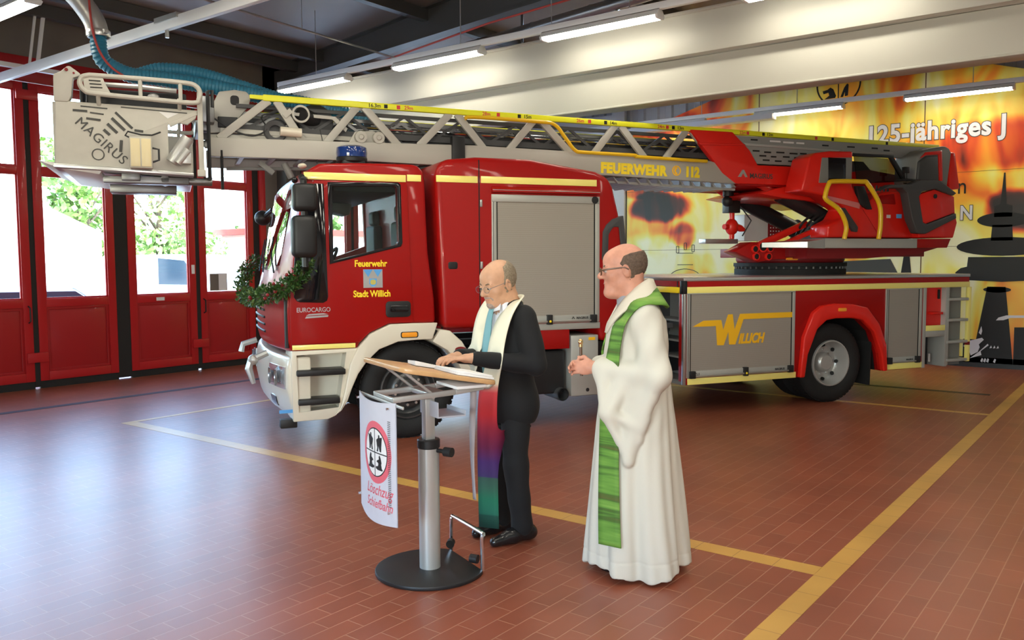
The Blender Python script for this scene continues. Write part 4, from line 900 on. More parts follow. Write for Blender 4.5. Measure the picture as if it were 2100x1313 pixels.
bk = MB(); bk.box(7.46, 7.58, .48, .72, 2.62, 2.80); bk.build('rear_socket', 'bright_red_paint', os_, bevel=.02)
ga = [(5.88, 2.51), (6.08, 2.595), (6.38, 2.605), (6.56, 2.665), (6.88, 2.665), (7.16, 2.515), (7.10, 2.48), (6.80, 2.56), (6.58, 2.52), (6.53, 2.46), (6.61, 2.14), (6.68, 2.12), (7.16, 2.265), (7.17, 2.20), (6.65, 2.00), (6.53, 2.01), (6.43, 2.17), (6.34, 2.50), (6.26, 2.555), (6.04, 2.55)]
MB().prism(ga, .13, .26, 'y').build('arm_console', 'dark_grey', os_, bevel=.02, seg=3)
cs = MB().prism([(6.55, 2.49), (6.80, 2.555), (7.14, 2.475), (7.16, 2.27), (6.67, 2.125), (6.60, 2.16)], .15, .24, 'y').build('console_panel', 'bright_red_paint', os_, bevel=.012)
MB().cyl((6.81, .140, 2.47), (6.81, .16, 2.47), .028, n=14).build('console_knob', 'black_plastic', cs)
ct = MB(); ct.box(6.42, 6.60, .25, .40, 2.655, 2.69); ct.cyl((6.50, .32, 2.69), (6.49, .32, 2.80), .02, n=8); ct.box(6.46, 6.53, .29, .35, 2.76, 2.84); ct.build('control_lever', 'black_plastic', os_, bevel=.006)
ct = MB()
for k in range(6): ct.cyl((5.95+.06*k, .36, 2.53), (5.95+.06*k, .36, 2.60-.01*(k % 2)), .012, n=6)
ct.build('control_switches', 'black_plastic', os_)
MB().box(6.36, 6.44, .312, .33, 2.20, 2.25).build('blue_notice', 'blue_print', os_); MB().box(6.20, 6.26, .312, .33, 2.20, 2.24).build('white_notice', 'white_print', os_)
MB().tube(smooth_path([(5.36, .13, 1.93), (5.385, .13, 2.09), (5.28, .13, 2.27), (5.08, .13, 2.39), (5.065, .13, 2.45), (5.11, .13, 2.57), (5.18, .13, 2.605), (5.60, .13, 2.615), (5.70, .13, 2.59), (5.89, .13, 2.35), (5.915, .13, 2.11), (5.89, .13, 1.93)], 5), .028, 12).build('access_handrail', 'safety_yellow', os_)
# ---------------- ladder set
LY0, LY1 = .72, 1.73
def lz(u): return 3.296-.0103*(u+1.21)                      # top edge of the outer rail, slightly falling to the rear
lad = MB(); lad.prism([(-1.70, 2.865), (-.2, 2.885), (.9, 2.905), (2.47, 2.885), (3.85, 2.855), (3.95, 2.83), (4.22, 2.625), (4.22, 2.60), (2.47, 2.645), (-.2, 2.70), (-1.70, 2.69)], LY0-.03, LY0+.05, 'y')
lad = lad.build('ladder', 'ladder_grey', TR, bevel=.006)
lb2 = MB(); lb2.prism([(-1.70, 2.865), (-.2, 2.885), (.9, 2.905), (2.47, 2.885), (4.9, 2.83), (4.9, 2.59), (2.47, 2.645), (-.2, 2.70), (-1.70, 2.69)], LY1-.05, LY1+.03, 'y'); lb2.build('far_beam', 'ladder_grey', lad, bevel=.006)
for y in (LY0-.012, LY1-.03):
    rl_ = MB(); rl_.prism([(-1.21, lz(-1.21)), (7.49, lz(7.49)), (7.49, lz(7.49)-.055), (-1.21, lz(-1.21)-.06)], y, y+.05, 'y'); rl_.build('top_rail', 'rail_yellow', lad, bevel=.008)
    rl_ = MB(); rl_.prism([(-1.33, lz(-1.3)-.01), (-1.20, lz(-1.2)-.01), (-1.20, lz(-1.2)-.05), (-1.33, lz(-1.3)-.045)], y+.005, y+.045, 'y'); rl_.build('rail_tip', 'rail_yellow', lad)
APX = [(-1.12, -1.62, -.84), (-.27, -.62, .12), (.70, .31, 1.05), (1.655, 1.30, 2.06), (2.64, 2.32, 2.99), (3.58, 3.26, 3.95)]
for y in (LY0, LY1-.04):
    for ap, l_, r_ in APX:
        for e, s_ in ((l_, -.035), (r_, .035)):
            tb_ = MB(); tb_.bar((ap+s_, y+.02, lz(ap)-.05), (e, y+.02, 2.86), .04, .075); tb_.build('truss_brace', 'ladder_grey', lad, bevel=.004)
# inner sections: three nested ladders with rungs
for k, (dy, zt, zb, m_, u0, u1) in enumerate(((.10, 3.19, 2.98, 'dark_grey', -1.45, 5.9), (.17, 3.13, 2.94, 'steel_dark', -1.6, 6.0), (.24, 3.08, 2.90, 'dark_grey', -1.75, 6.1))):
    def sl(z, u): return z-.0103*(u+1.21)
    sec = MB()
    for y in (LY0+dy, LY1-dy):
        sec.bar((u0, y, sl(zt, u0)), (u1, y, sl(zt, u1)), .035, .035); sec.bar((u0, y, sl(zb, u0)), (u1, y, sl(zb, u1)), .045, .06)
        n_ = int((u1-u0)/.62)
        for i in range(n_):
            a = u0+.1+i*.62+.13*k; sec.bar((a, y, sl(zb, a)), (a+.31, y, sl(zt, a)), .02, .028); sec.bar((a+.31, y, sl(zt, a)), (a+.60, y, sl(zb, a)), .02, .028)
    so = sec.build('inner_section', m_, lad, smooth=0)
    rg = MB()
    for i in range(int((u1-u0)/.3)): a = u0+.12+.3*i; rg.cyl((a, LY0+dy, sl(zb+.02, a)), (a, LY1-dy, sl(zb+.02, a)), .017, n=8)
    rg.build('rungs', 'steel_dark', so)
rg = MB()
for i in range(19): a = -1.4+.3*i; z_ = float(np.interp(a, [-1.7, -.2, 2.47, 4.22], [2.73, 2.73, 2.68, 2.62])); rg.bar((a, LY0, z_), (a, LY1, z_), .04, .03)
rg.build('lower_rungs', 'ladder_grey', lad, smooth=0)
gr = MB(); gr.prism([(2.55, 2.60), (4.3, 2.555), (4.3, 2.53), (2.55, 2.575)], LY0+.1, LY0+.14, 'y')
for i in range(12): a = 2.6+.145*i; gr.prism([(a, 2.64), (a+.02, 2.64), (a+.09, 2.565), (a+.07, 2.565)], LY0+.06, LY1-.06, 'y')
gr.build('under_grating', 'silver_paint', lad, smooth=0)
tl = MB(); tl.tube([(-1.6, 1.22, 3.0), (5.5, 1.22, 2.95)], .05, 10); tl.tube([(-1.5, 1.0, 3.02), (5.5, 1.0, 2.97)], .028, 8); tl.tube([(-1.5, 1.42, 3.06), (5.5, 1.42, 2.97)], .028, 8); tl.build('telescopic_water_pipe', 'chrome', lad)
tl = MB(); tl.box(-.9, 4.9, .95, 1.5, 2.86, 2.93); tl.box(-.2, 4.0, .86, .90, 2.96, 3.02); tl.box(.3, 4.2, 1.62, 1.66, 3.02, 3.10); tl.build('cable_tray', 'black_plastic', lad, smooth=0)
# dark fittings, cables and bright rods inside the ladder tip
for p in ((-1.62, -1.44, .80, .95, 2.98, 3.08), (-1.30, -1.18, .82, 1.0, 2.90, 2.97), (-.62, -.46, .80, .92, 2.90, 2.96), (-.48, -.38, .84, .98, 3.02, 3.12), (-1.0, -.80, .84, .96, 2.885, 2.92), (.18, .30, .80, .90, 2.93, 3.0)): MB().box(*p).build('tip_fitting', 'black_plastic', lad, bevel=.006)
MB().tube(smooth_path([(-1.66, .74, 3.05), (-1.5, .73, 2.95), (-1.32, .72, 2.90), (-1.18, .73, 2.97), (-1.22, .76, 3.10), (-1.0, .80, 3.16)], 6), .008, 6).build('tip_cable', 'black_plastic', lad)
MB().tube(smooth_path([(-.68, .705, 2.99), (-.66, .70, 2.86), (-.70, .70, 2.74), (-.72, .70, 2.66)], 5), .004, 6).build('tip_cable', 'black_plastic', lad)
for y, z in ((.86, 3.05), (.93, 3.10), (.90, 2.99)): MB().cyl((-.2, y, z), (4.6, y, z-.05), .010, n=8).build('guide_rod', 'chrome', lad)
# reel, ring and pulleys near the tip
rr = MB(); rr.lathe([(.0, .0), (.105, .0), (.11, .01), (.11, .05), (.10, .06), (.06, .05), (.06, .0)], (-1.10, LY0+.06, 2.955), (0, -1, 0), 24); ro = rr.build('cable_reel', 'dark_grey', lad); 
rr = MB(); rr.cyl((-1.06, LY0-.02, 2.955), (-.86, LY0-.02, 2.945), .045, n=12); rr.build('reel_motor', 'cream_paint', ro)
rr = MB(); rr.lathe([(.066, -.02), (.085, -.02), (.085, .02), (.066, .02)], (-.86, LY0, 3.13), (0, -1, 0), 26, closed=True); rr.bar((-.95, LY0, 3.16), (-1.02, LY0, 3.10), .03, .05); rr.build('clamp_ring', 'ladder_grey', lad)
rr = MB(); rr.cyl((-.70, LY0+.10, 3.08), (-.70, LY0+.30, 3.08), .17, n=26); rr.cyl((-.86, LY0+.02, 3.13), (-.70, LY0+.15, 3.10), .075, n=18); rr.build('hose_drum', 'black_plastic', lad)
for u in (-.28, -.10): rr = MB(); rr.lathe([(.0, .03), (.02, .03), (.03, .02), (.058, .02), (.062, .0), (.055, -.015), (.062, -.03), (.0, -.03)], (u, LY0-.02, 2.935), (0, -1, 0), 20); rr.build('pulley', 'ladder_grey', lad)
MB().prism([(-.40, 2.87), (-.02, 2.89), (-.06, 2.97), (-.15, 3.01), (-.33, 2.99)], LY0+.02, LY0+.04, 'y').build('pulley_plate', 'ladder_grey', lad, bevel=.004)
MB().prism([(-.42, 2.985), (-.40, 3.02), (-.52, 3.13), (-.95, 3.15), (-.95, 3.12), (-.55, 3.10)], LY0+.03, LY0+.045, 'y').build('cable_guide', 'ladder_grey', lad)
mp = MB(); mp.box(.66, .80, LY0-.07, LY0+.02, 2.62, 2.99); mp.build('rest_bracket', 'black_plastic', lad, bevel=.01)
MB().tube(smooth_path([(.80, .66, 3.17), (.90, .66, 3.192), (1.60, .66, 3.185), (1.82, .66, 3.165), (1.95, .66, 3.03), (2.07, .66, 2.90), (2.20, .66, 2.882), (2.80, .66, 2.875), (2.88, .66, 2.86), (3.78, .66, 2.845)], 5), .020, 10).build('ladder_handrail', 'safety_yellow', lad)
text('FEUERWEHR', .152, 'letter_bright_yellow', lad, (2.40, LY0-.033, 2.677), bold=.0095, sx=.93, space=1.08, name='lettering', M=Matrix.Rotation(math.radians(.8), 4, 'Y') @ XM)
text('112', .155, 'letter_bright_yellow', lad, (3.50, LY0-.033, 2.665), bold=.0105, sx=.84, name='lettering', M=Matrix.Rotation(math.radians(.8), 4, 'Y') @ XM)
ph = MB(); ph.ring(arc(3.385, 2.725, .058, 0, 345, 22), arc(3.385, 2.725, .046, 0, 345, 22), LY0-.035, LY0-.030, 'y')
ph.prism([(3.365, 2.76), (3.39, 2.77), (3.395, 2.75), (3.378, 2.74), (3.378, 2.71), (3.395, 2.70), (3.39, 2.68), (3.365, 2.69), (3.352, 2.725)], LY0-.035, LY0-.030, 'y'); ph.build('phone_symbol', 'letter_yellow', lad, smooth=0)
mk_ = MB(); mr_ = MB()
for u in (-.02, 1.43, 2.47, 3.35, 4.62, 5.68, 6.57): mk_.box(u-.018, u+.018, LY0-.0145, LY0-.012, lz(u)-.05, lz(u)-.012)
for u in (.11, 1.19, 2.27, 3.27, 4.39, 5.42): mr_.box(u-.018, u+.018, LY0-.0145, LY0-.012, lz(u)-.05, lz(u)-.012)
mk_.build('scale_mark', 'black_print', lad, smooth=0); mr_.build('scale_mark', 'red_print', lad, smooth=0)
for s_, u, m_ in (('16.3m', -.20, 'black_print'), ('29m', .17, 'red_print'), ('28m', 1.01, 'red_print'), ('15m', 1.48, 'black_print'), ('26m', 2.11, 'red_print'), ('14m', 2.52, 'black_print'), ('24m', 3.14, 'red_print'), ('13m', 3.40, 'black_print'), ('22m', 4.27, 'red_print'), ('12m', 4.67, 'black_print')):
    text(s_, .052, m_, lad, (u, LY0-.0135, lz(u)-.048), ext=.001, bold=.0008, name='lettering')
# red base section with perforated grey shield
rs = MB(); rs.prism([(3.57, 3.205), (4.15, 3.205), (4.40, 3.0), (4.52, 2.83), (5.21, 2.83), (5.22, 2.60), (4.21, 2.60), (4.02, 2.72), (3.85, 2.90), (3.76, 2.99)], LY0-.045, LY0+.04, 'y')
rs = rs.build('ladder_base', 'bright_red_paint', lad, bevel=.012)
rs2 = MB(); rs2.prism([(3.57, 3.2), (4.15, 3.2), (4.52, 2.83), (5.9, 2.83), (5.9, 2.55), (4.21, 2.58), (3.85, 2.90)], LY1-.04, LY1+.045, 'y'); rs2.box(4.3, 5.9, LY0, LY1, 2.58, 2.64); rs2.build('base_far_side', 'red_paint', rs, bevel=.012)
MB().prism([(3.66, 3.06), (4.30, 3.07), (4.33, 3.05), (3.69, 3.03)], LY0-.062, LY0-.03, 'y').build('base_rib', 'bright_red_paint', rs, bevel=.006)
gs = MB().prism([(4.16, 3.17), (4.40, 3.0), (4.52, 2.845), (5.25, 2.845), (5.34, 3.0), (6.1, 3.02), (7.3, 2.99), (7.35, 3.16)], LY0-.03, LY0+.02, 'y').build('grey_shield', mat('shield_grey', (.25, .25, .24), .5), rs, bevel=.006)
MB().prism([(4.30, 3.085), (6.3, 3.05), (6.3, 3.02), (4.34, 3.055)], LY0-.05, LY0-.025, 'y').build('shield_rail', 'silver_paint', rs, bevel=.004)
for (u, z, w_) in ((4.45, 2.99, .10), (4.62, 2.98, .10), (4.80, 2.985, .12), (5.0, 2.98, .12), (5.16, 2.985, .10), (4.55, 2.935, .10), (4.72, 2.93, .08), (4.90, 2.935, .10), (5.07, 2.93, .10), (4.60, 2.885, .10), (4.78, 2.88, .10), (4.98, 2.885, .10), (5.14, 2.885, .08), (4.42, 3.12, .10), (5.5, 3.10, .1), (5.9, 3.10, .12), (6.3, 3.10, .1), (6.5, 3.08, .1)): MB().box(u, u+w_, LY0-.033, LY0-.028, z, z+.018).build('shield_slot', 'black_print', gs, smooth=0)
for (u, z, w_) in ((4.70, 3.115, .16), (4.90, 3.11, .16), (5.10, 3.11, .12)): MB().box(u, u+w_, LY0-.033, LY0-.028, z, z+.02).build('shield_slot', 'white_print', gs, smooth=0)
MB().prism([(4.23, 2.68), (4.29, 2.765), (4.315, 2.765), (4.37, 2.68), (4.335, 2.68), (4.31, 2.72), (4.30, 2.72), (4.275, 2.68)], LY0-.050, LY0-.044, 'y').build('maker_logo', 'silver_print', rs, smooth=0)
text('MAGIRUS', .085, 'grey_print', rs, (4.40, LY0-.0465, 2.67), bold=.001, sx=.95, name='lettering')
ru = MB(); ru.prism([(4.53, 2.49), (4.80, 2.56), (5.02, 2.60), (5.65, 2.59), (5.8, 2.36), (5.25, 2.42), (4.88, 2.44)], .66, 1.8, 'y'); ru.build('elevating_frame', 'bright_red_paint', sf, bevel=.02)
# ---------------- rescue basket at the ladder tip
bk = MB(); bk.prism([(-2.93, 3.06), (-2.945, 2.53), (-1.87, 2.49), (-1.86, 2.62), (-2.06, 2.66), (-2.06, 2.90), (-2.02, 2.93), (-1.90, 2.91), (-1.83, 2.97), (-1.81, 3.04)], .30, .335, 'y')
bk = bk.build('rescue_basket', 'basket_grey', TR, bevel=.006)
MB().prism([(-2.13, 3.01), (-1.97, 3.005), (-2.06, 2.955)], .297, .30, 'y').build('side_opening', 'white_plastic', bk, smooth=0)
MB().prism([(-2.93, 3.06), (-2.945, 2.53), (-1.87, 2.49), (-1.81, 3.04)], 2.05, 2.085, 'y').build('far_side_panel', 'basket_grey', bk, bevel=.006)
MB().prism([(-2.96, 2.535), (-1.86, 2.49), (-1.86, 2.46), (-2.96, 2.50)], .27, 2.11, 'y').build('basket_floor', 'aluminium', bk, bevel=.006)
MB().box(-2.955, -2.925, .32, 2.07, 2.54, 3.05).build('front_panel', 'basket_grey', bk, bevel=.006)
MB().box(-1.90, -1.86, .32, 2.07, 2.50, 2.75).build('rear_panel', 'ladder_grey', bk, bevel=.006)
for y0 in (.29, 2.0):
    cp = MB(); cp.prism([(-2.94, 3.05), (-2.935, 3.27), (-2.88, 3.30), (-2.83, 3.345), (-2.81, 3.35), (-2.73, 3.29), (-2.735, 3.27), (-2.79, 3.25), (-2.805, 3.10), (-2.83, 3.05)], y0, y0+.10, 'y'); cp.build('corner_post', 'basket_grey', bk, bevel=.015)
cp = MB(); cp.cyl((-2.835, .28, 3.315), (-2.835, .30, 3.315), .014, n=10); cp.cyl((-2.78, .28, 3.29), (-2.78, .30, 3.29), .009, n=8); cp.build('post_hole', 'dark_red', bk)
for y in (.25, 2.12):
    R_ = [(-2.66, 3.275), (-2.2, 3.272), (-1.90, 3.262), (-1.82, 3.24), (-1.79, 3.19), (-1.80, 3.13), (-1.85, 3.095), (-2.2, 3.105), (-2.62, 3.125), (-2.70, 3.145), (-2.735, 3.20), (-2.715, 3.255)]
    rt = MB(); rt.tube([(p[0], y, p[1]) for p in smooth_path(R_+[R_[0]], 4)[:-1]], .021, 10, closed=True)
    for u, zb_, zt_ in ((-2.27, 3.11, 3.27), (-1.95, 3.10, 3.26)): rt.cyl((u, y, zb_), (u, y, zt_), .017, n=8)
    for u in (-2.60, -1.96): rt.cyl((u, y, 3.12), (u, y+.06*(1 if y < 1 else -1), 3.04), .018, n=8)
    ra = rt.build('hand_rail', 'basket_grey', bk)
    MB().prism([(-2.70, 3.15), (-2.71, 3.24), (-2.64, 3.265), (-2.56, 3.265), (-2.545, 3.22), (-2.50, 3.13), (-2.64, 3.135)], y-.008, y+.008, 'y').build('rail_panel', 'basket_grey', ra, bevel=.006)
    vs_ = MB()
    for k in range(3): vs_.box(-2.665+.004*k, -2.575+.006*k, y-.011, y-.007, 3.225-.028*k, 3.234-.028*k)
    vs_.build('rail_slot', 'black_print', ra, smooth=0)
ip = MB(); ip.box(-2.70, -1.90, .42, .60, 3.03, 3.20); ip.box(-2.75, -2.72, .36, 2.0, 3.0, 3.2); ip.build('basket_control_panel', 'black_plastic', bk, bevel=.02)
ip = MB(); ip.tube([(-2.6, .36, 3.225), (-2.3, .36, 3.225), (-1.98, .36, 3.205)], .022, 8); ip.ball((-2.17, .38, 3.15), (.05, .03, .03), 10, 6); ip.build('inner_rail', 'silver_paint', bk)
DIAG = math.radians(-43.5)
text('MAGIRUS', .112, 'grey_print', bk, (-2.795, .2965, 2.882), M=Matrix.Rotation(-DIAG, 4, 'Y') @ XM, bold=.0, sx=1.0, name='lettering', space=1.08)
sp_ = MB()
def bars(*L):
    for (a, b, w_) in L:
        t_ = Vector((b[0]-a[0], 0, b[1]-a[1])).normalized(); n_ = Vector((-t_.z, 0, t_.x))*w_/2
        sp_.prism([(a[0]-n_.x, a[1]-n_.z), (b[0]-n_.x, b[1]-n_.z), (b[0]+n_.x, b[1]+n_.z), (a[0]+n_.x, a[1]+n_.z)], .2955, .30, 'y')
bars(((-2.475, 2.985), (-2.345, 2.855), .020), ((-2.505, 2.935), (-2.405, 2.835), .024), ((-2.54, 2.885), (-2.465, 2.81), .024), ((-2.57, 2.835), (-2.525, 2.79), .024), ((-2.70, 2.922), (-2.59, 2.912), .018), ((-2.67, 2.972), (-2.565, 2.962), .012), ((-2.74, 3.022), (-2.535, 3.012), .010), ((-2.80, 2.985), (-2.69, 2.982), .018), ((-2.435, 2.75), (-2.445, 2.65), .024), ((-2.43, 3.032), (-1.90, 3.01), .008), ((-2.33, 2.84), (-2.26, 2.833), .02))
sp_.build('panel_stripe', 'grey_print', bk, smooth=0)  # flat dark grey stripes on the basket side panel
rg_ = MB(); rg_.ring(arc(-2.62, 2.622, .050, 0, 342, 19), arc(-2.62, 2.622, .041, 0, 342, 19), .2955, .30, 'y'); rg_.build('round_mark', 'grey_print', bk, smooth=0)
fl_ = MB(); fl_.box(-2.37, -2.19, .13, .23, 2.50, 2.765); fl_ = fl_.build('flood_light', 'basket_grey', bk, bevel=.012)
for k in range(2): MB().box(-2.36+.085*k, -2.285+.085*k, .122, .135, 2.515, 2.75).build('flood_lens', mat('lens_cream', (.70, .60, .36), .3) if k == 0 else 'lens_cream', fl_, bevel=.003)
fl2 = MB(); fl2.tube([(-2.36, .2, 2.76), (-2.40, .2, 2.78), (-2.38, .24, 2.82), (-2.28, .26, 2.80), (-2.19, .26, 2.80), (-2.12, .26, 2.83)], .007, 6); fl2.tube([(-2.19, .18, 2.68), (-2.14, .18, 2.67), (-2.14, .18, 2.58), (-2.19, .18, 2.56)], .009, 6); fl2.build('lamp_cable', 'black_plastic', fl_)
mt_ = MB(); mt_.cyl((-2.04, .26, 2.57), (-1.90, .26, 2.79), .055, n=16); mt_.cyl((-1.99, .22, 2.56), (-1.90, .22, 2.68), .035, n=12); mt_.box(-1.97, -1.88, .2, .3, 2.56, 2.66); mt_.build('tilt_motor', 'silver_paint', bk, bevel=.004)
bu = MB(); bu.box(-2.60, -1.90, .45, .62, 2.40, 2.46); bu.box(-2.45, -2.3, .4, .7, 2.42, 2.48); bu.cyl((-1.92, .5, 2.43), (-1.70, .5, 2.43), .035, n=12); bu.cyl((-2.1, .45, 2.44), (-2.1, .75, 2.44), .04, n=12); bu.box(-2.60, -2.0, 1.3, 1.6, 2.38, 2.46); bu.build('underfloor_gear', 'steel_dark', bk, bevel=.006)
MB().prism([(-3.08, 2.56), (-2.92, 2.50), (-2.62, 2.46), (-2.60, 2.49), (-2.95, 2.55)], .35, 2.0, 'y').build('folding_step', 'white_plastic', bk, bevel=.004)
po = MB(); po.box(-1.815, -1.77, .29, .34, 2.47, 3.20); po.bar((-2.05, .31, 2.90), (-1.82, .31, 3.02), .03, .04); po.box(-1.83, -1.76, .27, .36, 2.46, 2.52); po.build('gate_post', 'basket_grey', bk, bevel=.006)
po = MB(); po.cyl((-1.72, .45, 3.24), (-1.72, .45, 2.45), .016, n=8); po.cyl((-1.60, .7, 2.75), (-1.60, .7, 2.38), .014, n=8); po.tube([(-1.72, .45, 3.24), (-1.68, .45, 3.25), (-1.68, .45, 3.1)], .014, 6); po.tube([(-1.70, .5, 2.47), (-1.76, .5, 2.46), (-1.78, .45, 2.55)], .014, 6); po.build('black_post', 'black_plastic', bk)
# bracket between basket and ladder
for y in (.84, 1.55):
    br = MB(); br.prism([(-1.72, 2.92), (-1.70, 3.05), (-1.66, 3.20), (-1.60, 3.32), (-1.46, 3.345), (-1.35, 3.335), (-1.31, 3.29), (-1.33, 3.20), (-1.45, 3.05), (-1.55, 2.94)], y, y+.05, 'y'); br = br.build('basket_bracket', 'ladder_grey', lad, bevel=.01)
    MB().prism(rrect(-1.50, -1.42, 3.20, 3.29, .03), y-.004, y+.054, 'y').build('bracket_hole', 'black_print', br)
br = MB(); br.box(-1.82, -1.45, .9, 1.55, 2.95, 3.05); br.cyl((-1.72, .6, 3.10), (-1.72, 1.7, 3.10), .05, n=14); br.box(-1.80, -1.66, .55, .72, 2.98, 3.22); br.bar((-1.75, .80, 2.80), (-1.35, .80, 2.90), .05, .06); br.build('tilt_gear', 'steel_dark', lad, bevel=.01)
for p in (((-1.7, .78, 2.88), (-.6, .78, 2.90)), ((-1.6, .80, 2.95), (-.2, .80, 2.92))): MB().bar(*p, .05, .045).build('tip_beam', 'ladder_grey', lad, bevel=.004)
# grey cradle parts below the ladder tip above the cab
cr2 = MB(); cr2.bar((-1.55, .9, 2.60), (-.2, .9, 2.64), .05, .03); cr2.bar((-1.25, .8, 2.66), (-1.12, .8, 2.56), .03, .05); cr2.cyl((-1.02, .8, 2.66), (-.95, .8, 2.52), .035, n=10); cr2.bar((-.12, .9, 2.69), (.35, .9, 2.665), .06, .03); cr2.build('ladder_cradle', 'mid_grey', lad, bevel=.004)
# ================================================================== THE MURAL
def mural_mat():
    m = bpy.data.materials.new('fire_mural'); m.use_nodes = True; nt = m.node_tree; b = nt.nodes['Principled BSDF']; b.inputs['Roughness'].default_value = 0.45
    L = nt.links.new; N_ = nt.nodes.new
    tc = N_('ShaderNodeTexCoord'); mp = N_('ShaderNodeMapping'); L(tc.outputs['Object'], mp.inputs[0]); mp.inputs['Scale'].default_value = (1.15, 1, 0.42)
    n1 = N_('ShaderNodeTexNoise'); n1.inputs['Scale'].default_value = 1.25; n1.inputs['Detail'].default_value = 2.5; n1.inputs['Distortion'].default_value = 1.1; L(mp.outputs[0], n1.inputs['Vector'])
    base = n1.outputs[0]
    sp = N_('ShaderNodeSeparateXYZ'); L(tc.outputs['Object'], sp.inputs[0])
    def blob(cx, cz, rx, rz, amt, prev, wob=0.35):
        """adds amt inside a soft ellipse of the printed picture"""
        dx = N_('ShaderNodeMath'); dx.operation = 'SUBTRACT'; dx.inputs[1].default_value = cx; L(sp.outputs[0], dx.inputs[0])
        sx = N_('ShaderNodeMath'); sx.operation = 'DIVIDE'; sx.inputs[1].default_value = rx; L(dx.outputs[0], sx.inputs[0])
        dz = N_('ShaderNodeMath'); dz.operation = 'SUBTRACT'; dz.inputs[1].default_value = cz; L(sp.outputs[2], dz.inputs[0])
        sz = N_('ShaderNodeMath'); sz.operation = 'DIVIDE'; sz.inputs[1].default_value = rz; L(dz.outputs[0], sz.inputs[0])
        p1 = N_('ShaderNodeMath'); p1.operation = 'MULTIPLY'; L(sx.outputs[0], p1.inputs[0]); L(sx.outputs[0], p1.inputs[1])
        p2 = N_('ShaderNodeMath'); p2.operation = 'MULTIPLY_ADD'; L(sz.outputs[0], p2.inputs[0]); L(sz.outputs[0], p2.inputs[1]); L(p1.outputs[0], p2.inputs[2])
        nn = N_('ShaderNodeMath'); nn.operation = 'MULTIPLY_ADD'; nn.inputs[1].default_value = wob*2.4; L(base0, nn.inputs[0]); L(p2.outputs[0], nn.inputs[2])
        r = N_('ShaderNodeMapRange'); r.interpolation_type = 'SMOOTHSTEP'; r.inputs[1].default_value = 1.35+wob; r.inputs[2].default_value = 0.45+wob; r.inputs[3].default_value = 0; r.inputs[4].default_value = amt; L(nn.outputs[0], r.inputs[0])
        a = N_('ShaderNodeMath'); a.operation = 'ADD'; L(prev, a.inputs[0]); L(r.outputs[0], a.inputs[1])
        return a.outputs[0]
    base0 = base; v = base
    for args in ((-7.75, 2.72, .75, .30, -.42, .7), (-7.25, 2.15, .30, .28, -.36, .7), (-8.25, 3.05, .5, .16, -.25), (-2.0, 3.42, 1.0, .42, -.24), (-1.75, 2.42, .42, .34, -.42, .6), (-6.5, 4.5, .25, .8, -.16), (-3.35, 4.6, .28, .6, -.16), (-7.6, 4.4, .6, .4, -.2),
                 (-8.0, 1.7, .9, .5, .16), (-6.3, 2.4, 1.0, .8, .14), (-5.6, 4.6, .9, .9, .08), (-2.5, 4.45, .9, .5, .09), (-3.2, 1.8, .7, .9, .14), (-2.2, 2.0, .6, .6, .10), (-2.35, .8, .25, .8, .12), (-7.0, 2.0, 1.2, .22, .10)):
        v = blob(*args[:5], v, *args[5:])
    cr_ = N_('ShaderNodeValToRGB'); e = cr_.color_ramp.elements
    e[0].position = 0.02; e[0].color = (.012, .008, .008, 1); e[1].position = 0.72; e[1].color = (.92, .88, .55, 1)
    for p, c in ((.14, (.10, .015, .008, 1)), (.26, (.66, .055, .008, 1)), (.36, (.90, .20, .015, 1)), (.44, (.95, .42, .03, 1)), (.51, (.92, .66, .07, 1)), (.60, (.88, .80, .20, 1))): q = e.new(p); q.color = c
    L(v, cr_.inputs[0]); L(cr_.outputs[0], b.inputs['Base Color']); MATS['fire_mural'] = m
mural_mat()
MY = YW-0.07
mu = empty('fire_mural', (0, 0, 0)); tag(mu, 'huge mural of yellow and red flames with 125 lettering on the back wall', 'mural')
MB().prism([(-8.47, 0.06), (-8.47, 4.10), (-6.33, 4.735), (-4.4, 5.16), (-2.49, 4.735), (-0.35, 4.10), (-0.35, .06)], MY, MY+0.04, 'y').build('mural_board', 'fire_mural', mu, smooth=0)
sm = MB()
for x, z1 in ((-5.79, 4.84), (-3.07, 4.84)): sm.box(x-.008, x+.008, MY-.002, MY, .06, z1)
sm.box(-8.47, -.35, MY-.001, MY, 3.03, 3.036); sm.box(-8.47, -.35, MY-.001, MY, 1.88, 1.886); sm.build('board_joint', mat('joint_brown', (.16, .08, .03), .6), mu, smooth=0)
struct(MB().box(-8.47, 4.4, MY-.03, YW+.05, 0, .07).build('baseboard_back', 'black_plastic', smooth=0))
def wx_(px): return -1.99+(px-2050)*.0067
def wz_(py): return 2.29-(py-450)*.0075
def sil(name, pts, m_='black_print', t=.006): return MB().prism([(wx_(a), wz_(b)) for a, b in pts], MY-t, MY-.0005, 'y').build(name, m_, mu, smooth=0)
def ell(cx, cy, rx, ry, n=28): return [(cx+rx*math.cos(2*PI*i/n), cy+ry*math.sin(2*PI*i/n)) for i in range(n)]
sil('tower_spire', [(2057, 357), (2060, 357), (2064, 420), (2076, 424), (2076, 446), (2040, 446), (2040, 424), (2052, 420)])
sil('tower_disc', ell(2058, 452, 52, 15)); sil('tower_shaft', [(2037, 462), (2077, 462), (2079, 494), (2035, 494)]); sil('tower_disc', ell(2060, 506, 95, 19))
sil('tower_drum', [(1990, 527), (2128, 527), (2132, 574), (2060, 578), (1966, 574), (1964, 559), (1975, 550), (1988, 547)])
sil('tower_cap', ell(2051, 594, 28, 6)); sil('tower_shank', [(2031, 588), (2068, 588), (2082, 700), (2088, 750), (1994, 750), (2012, 696)])
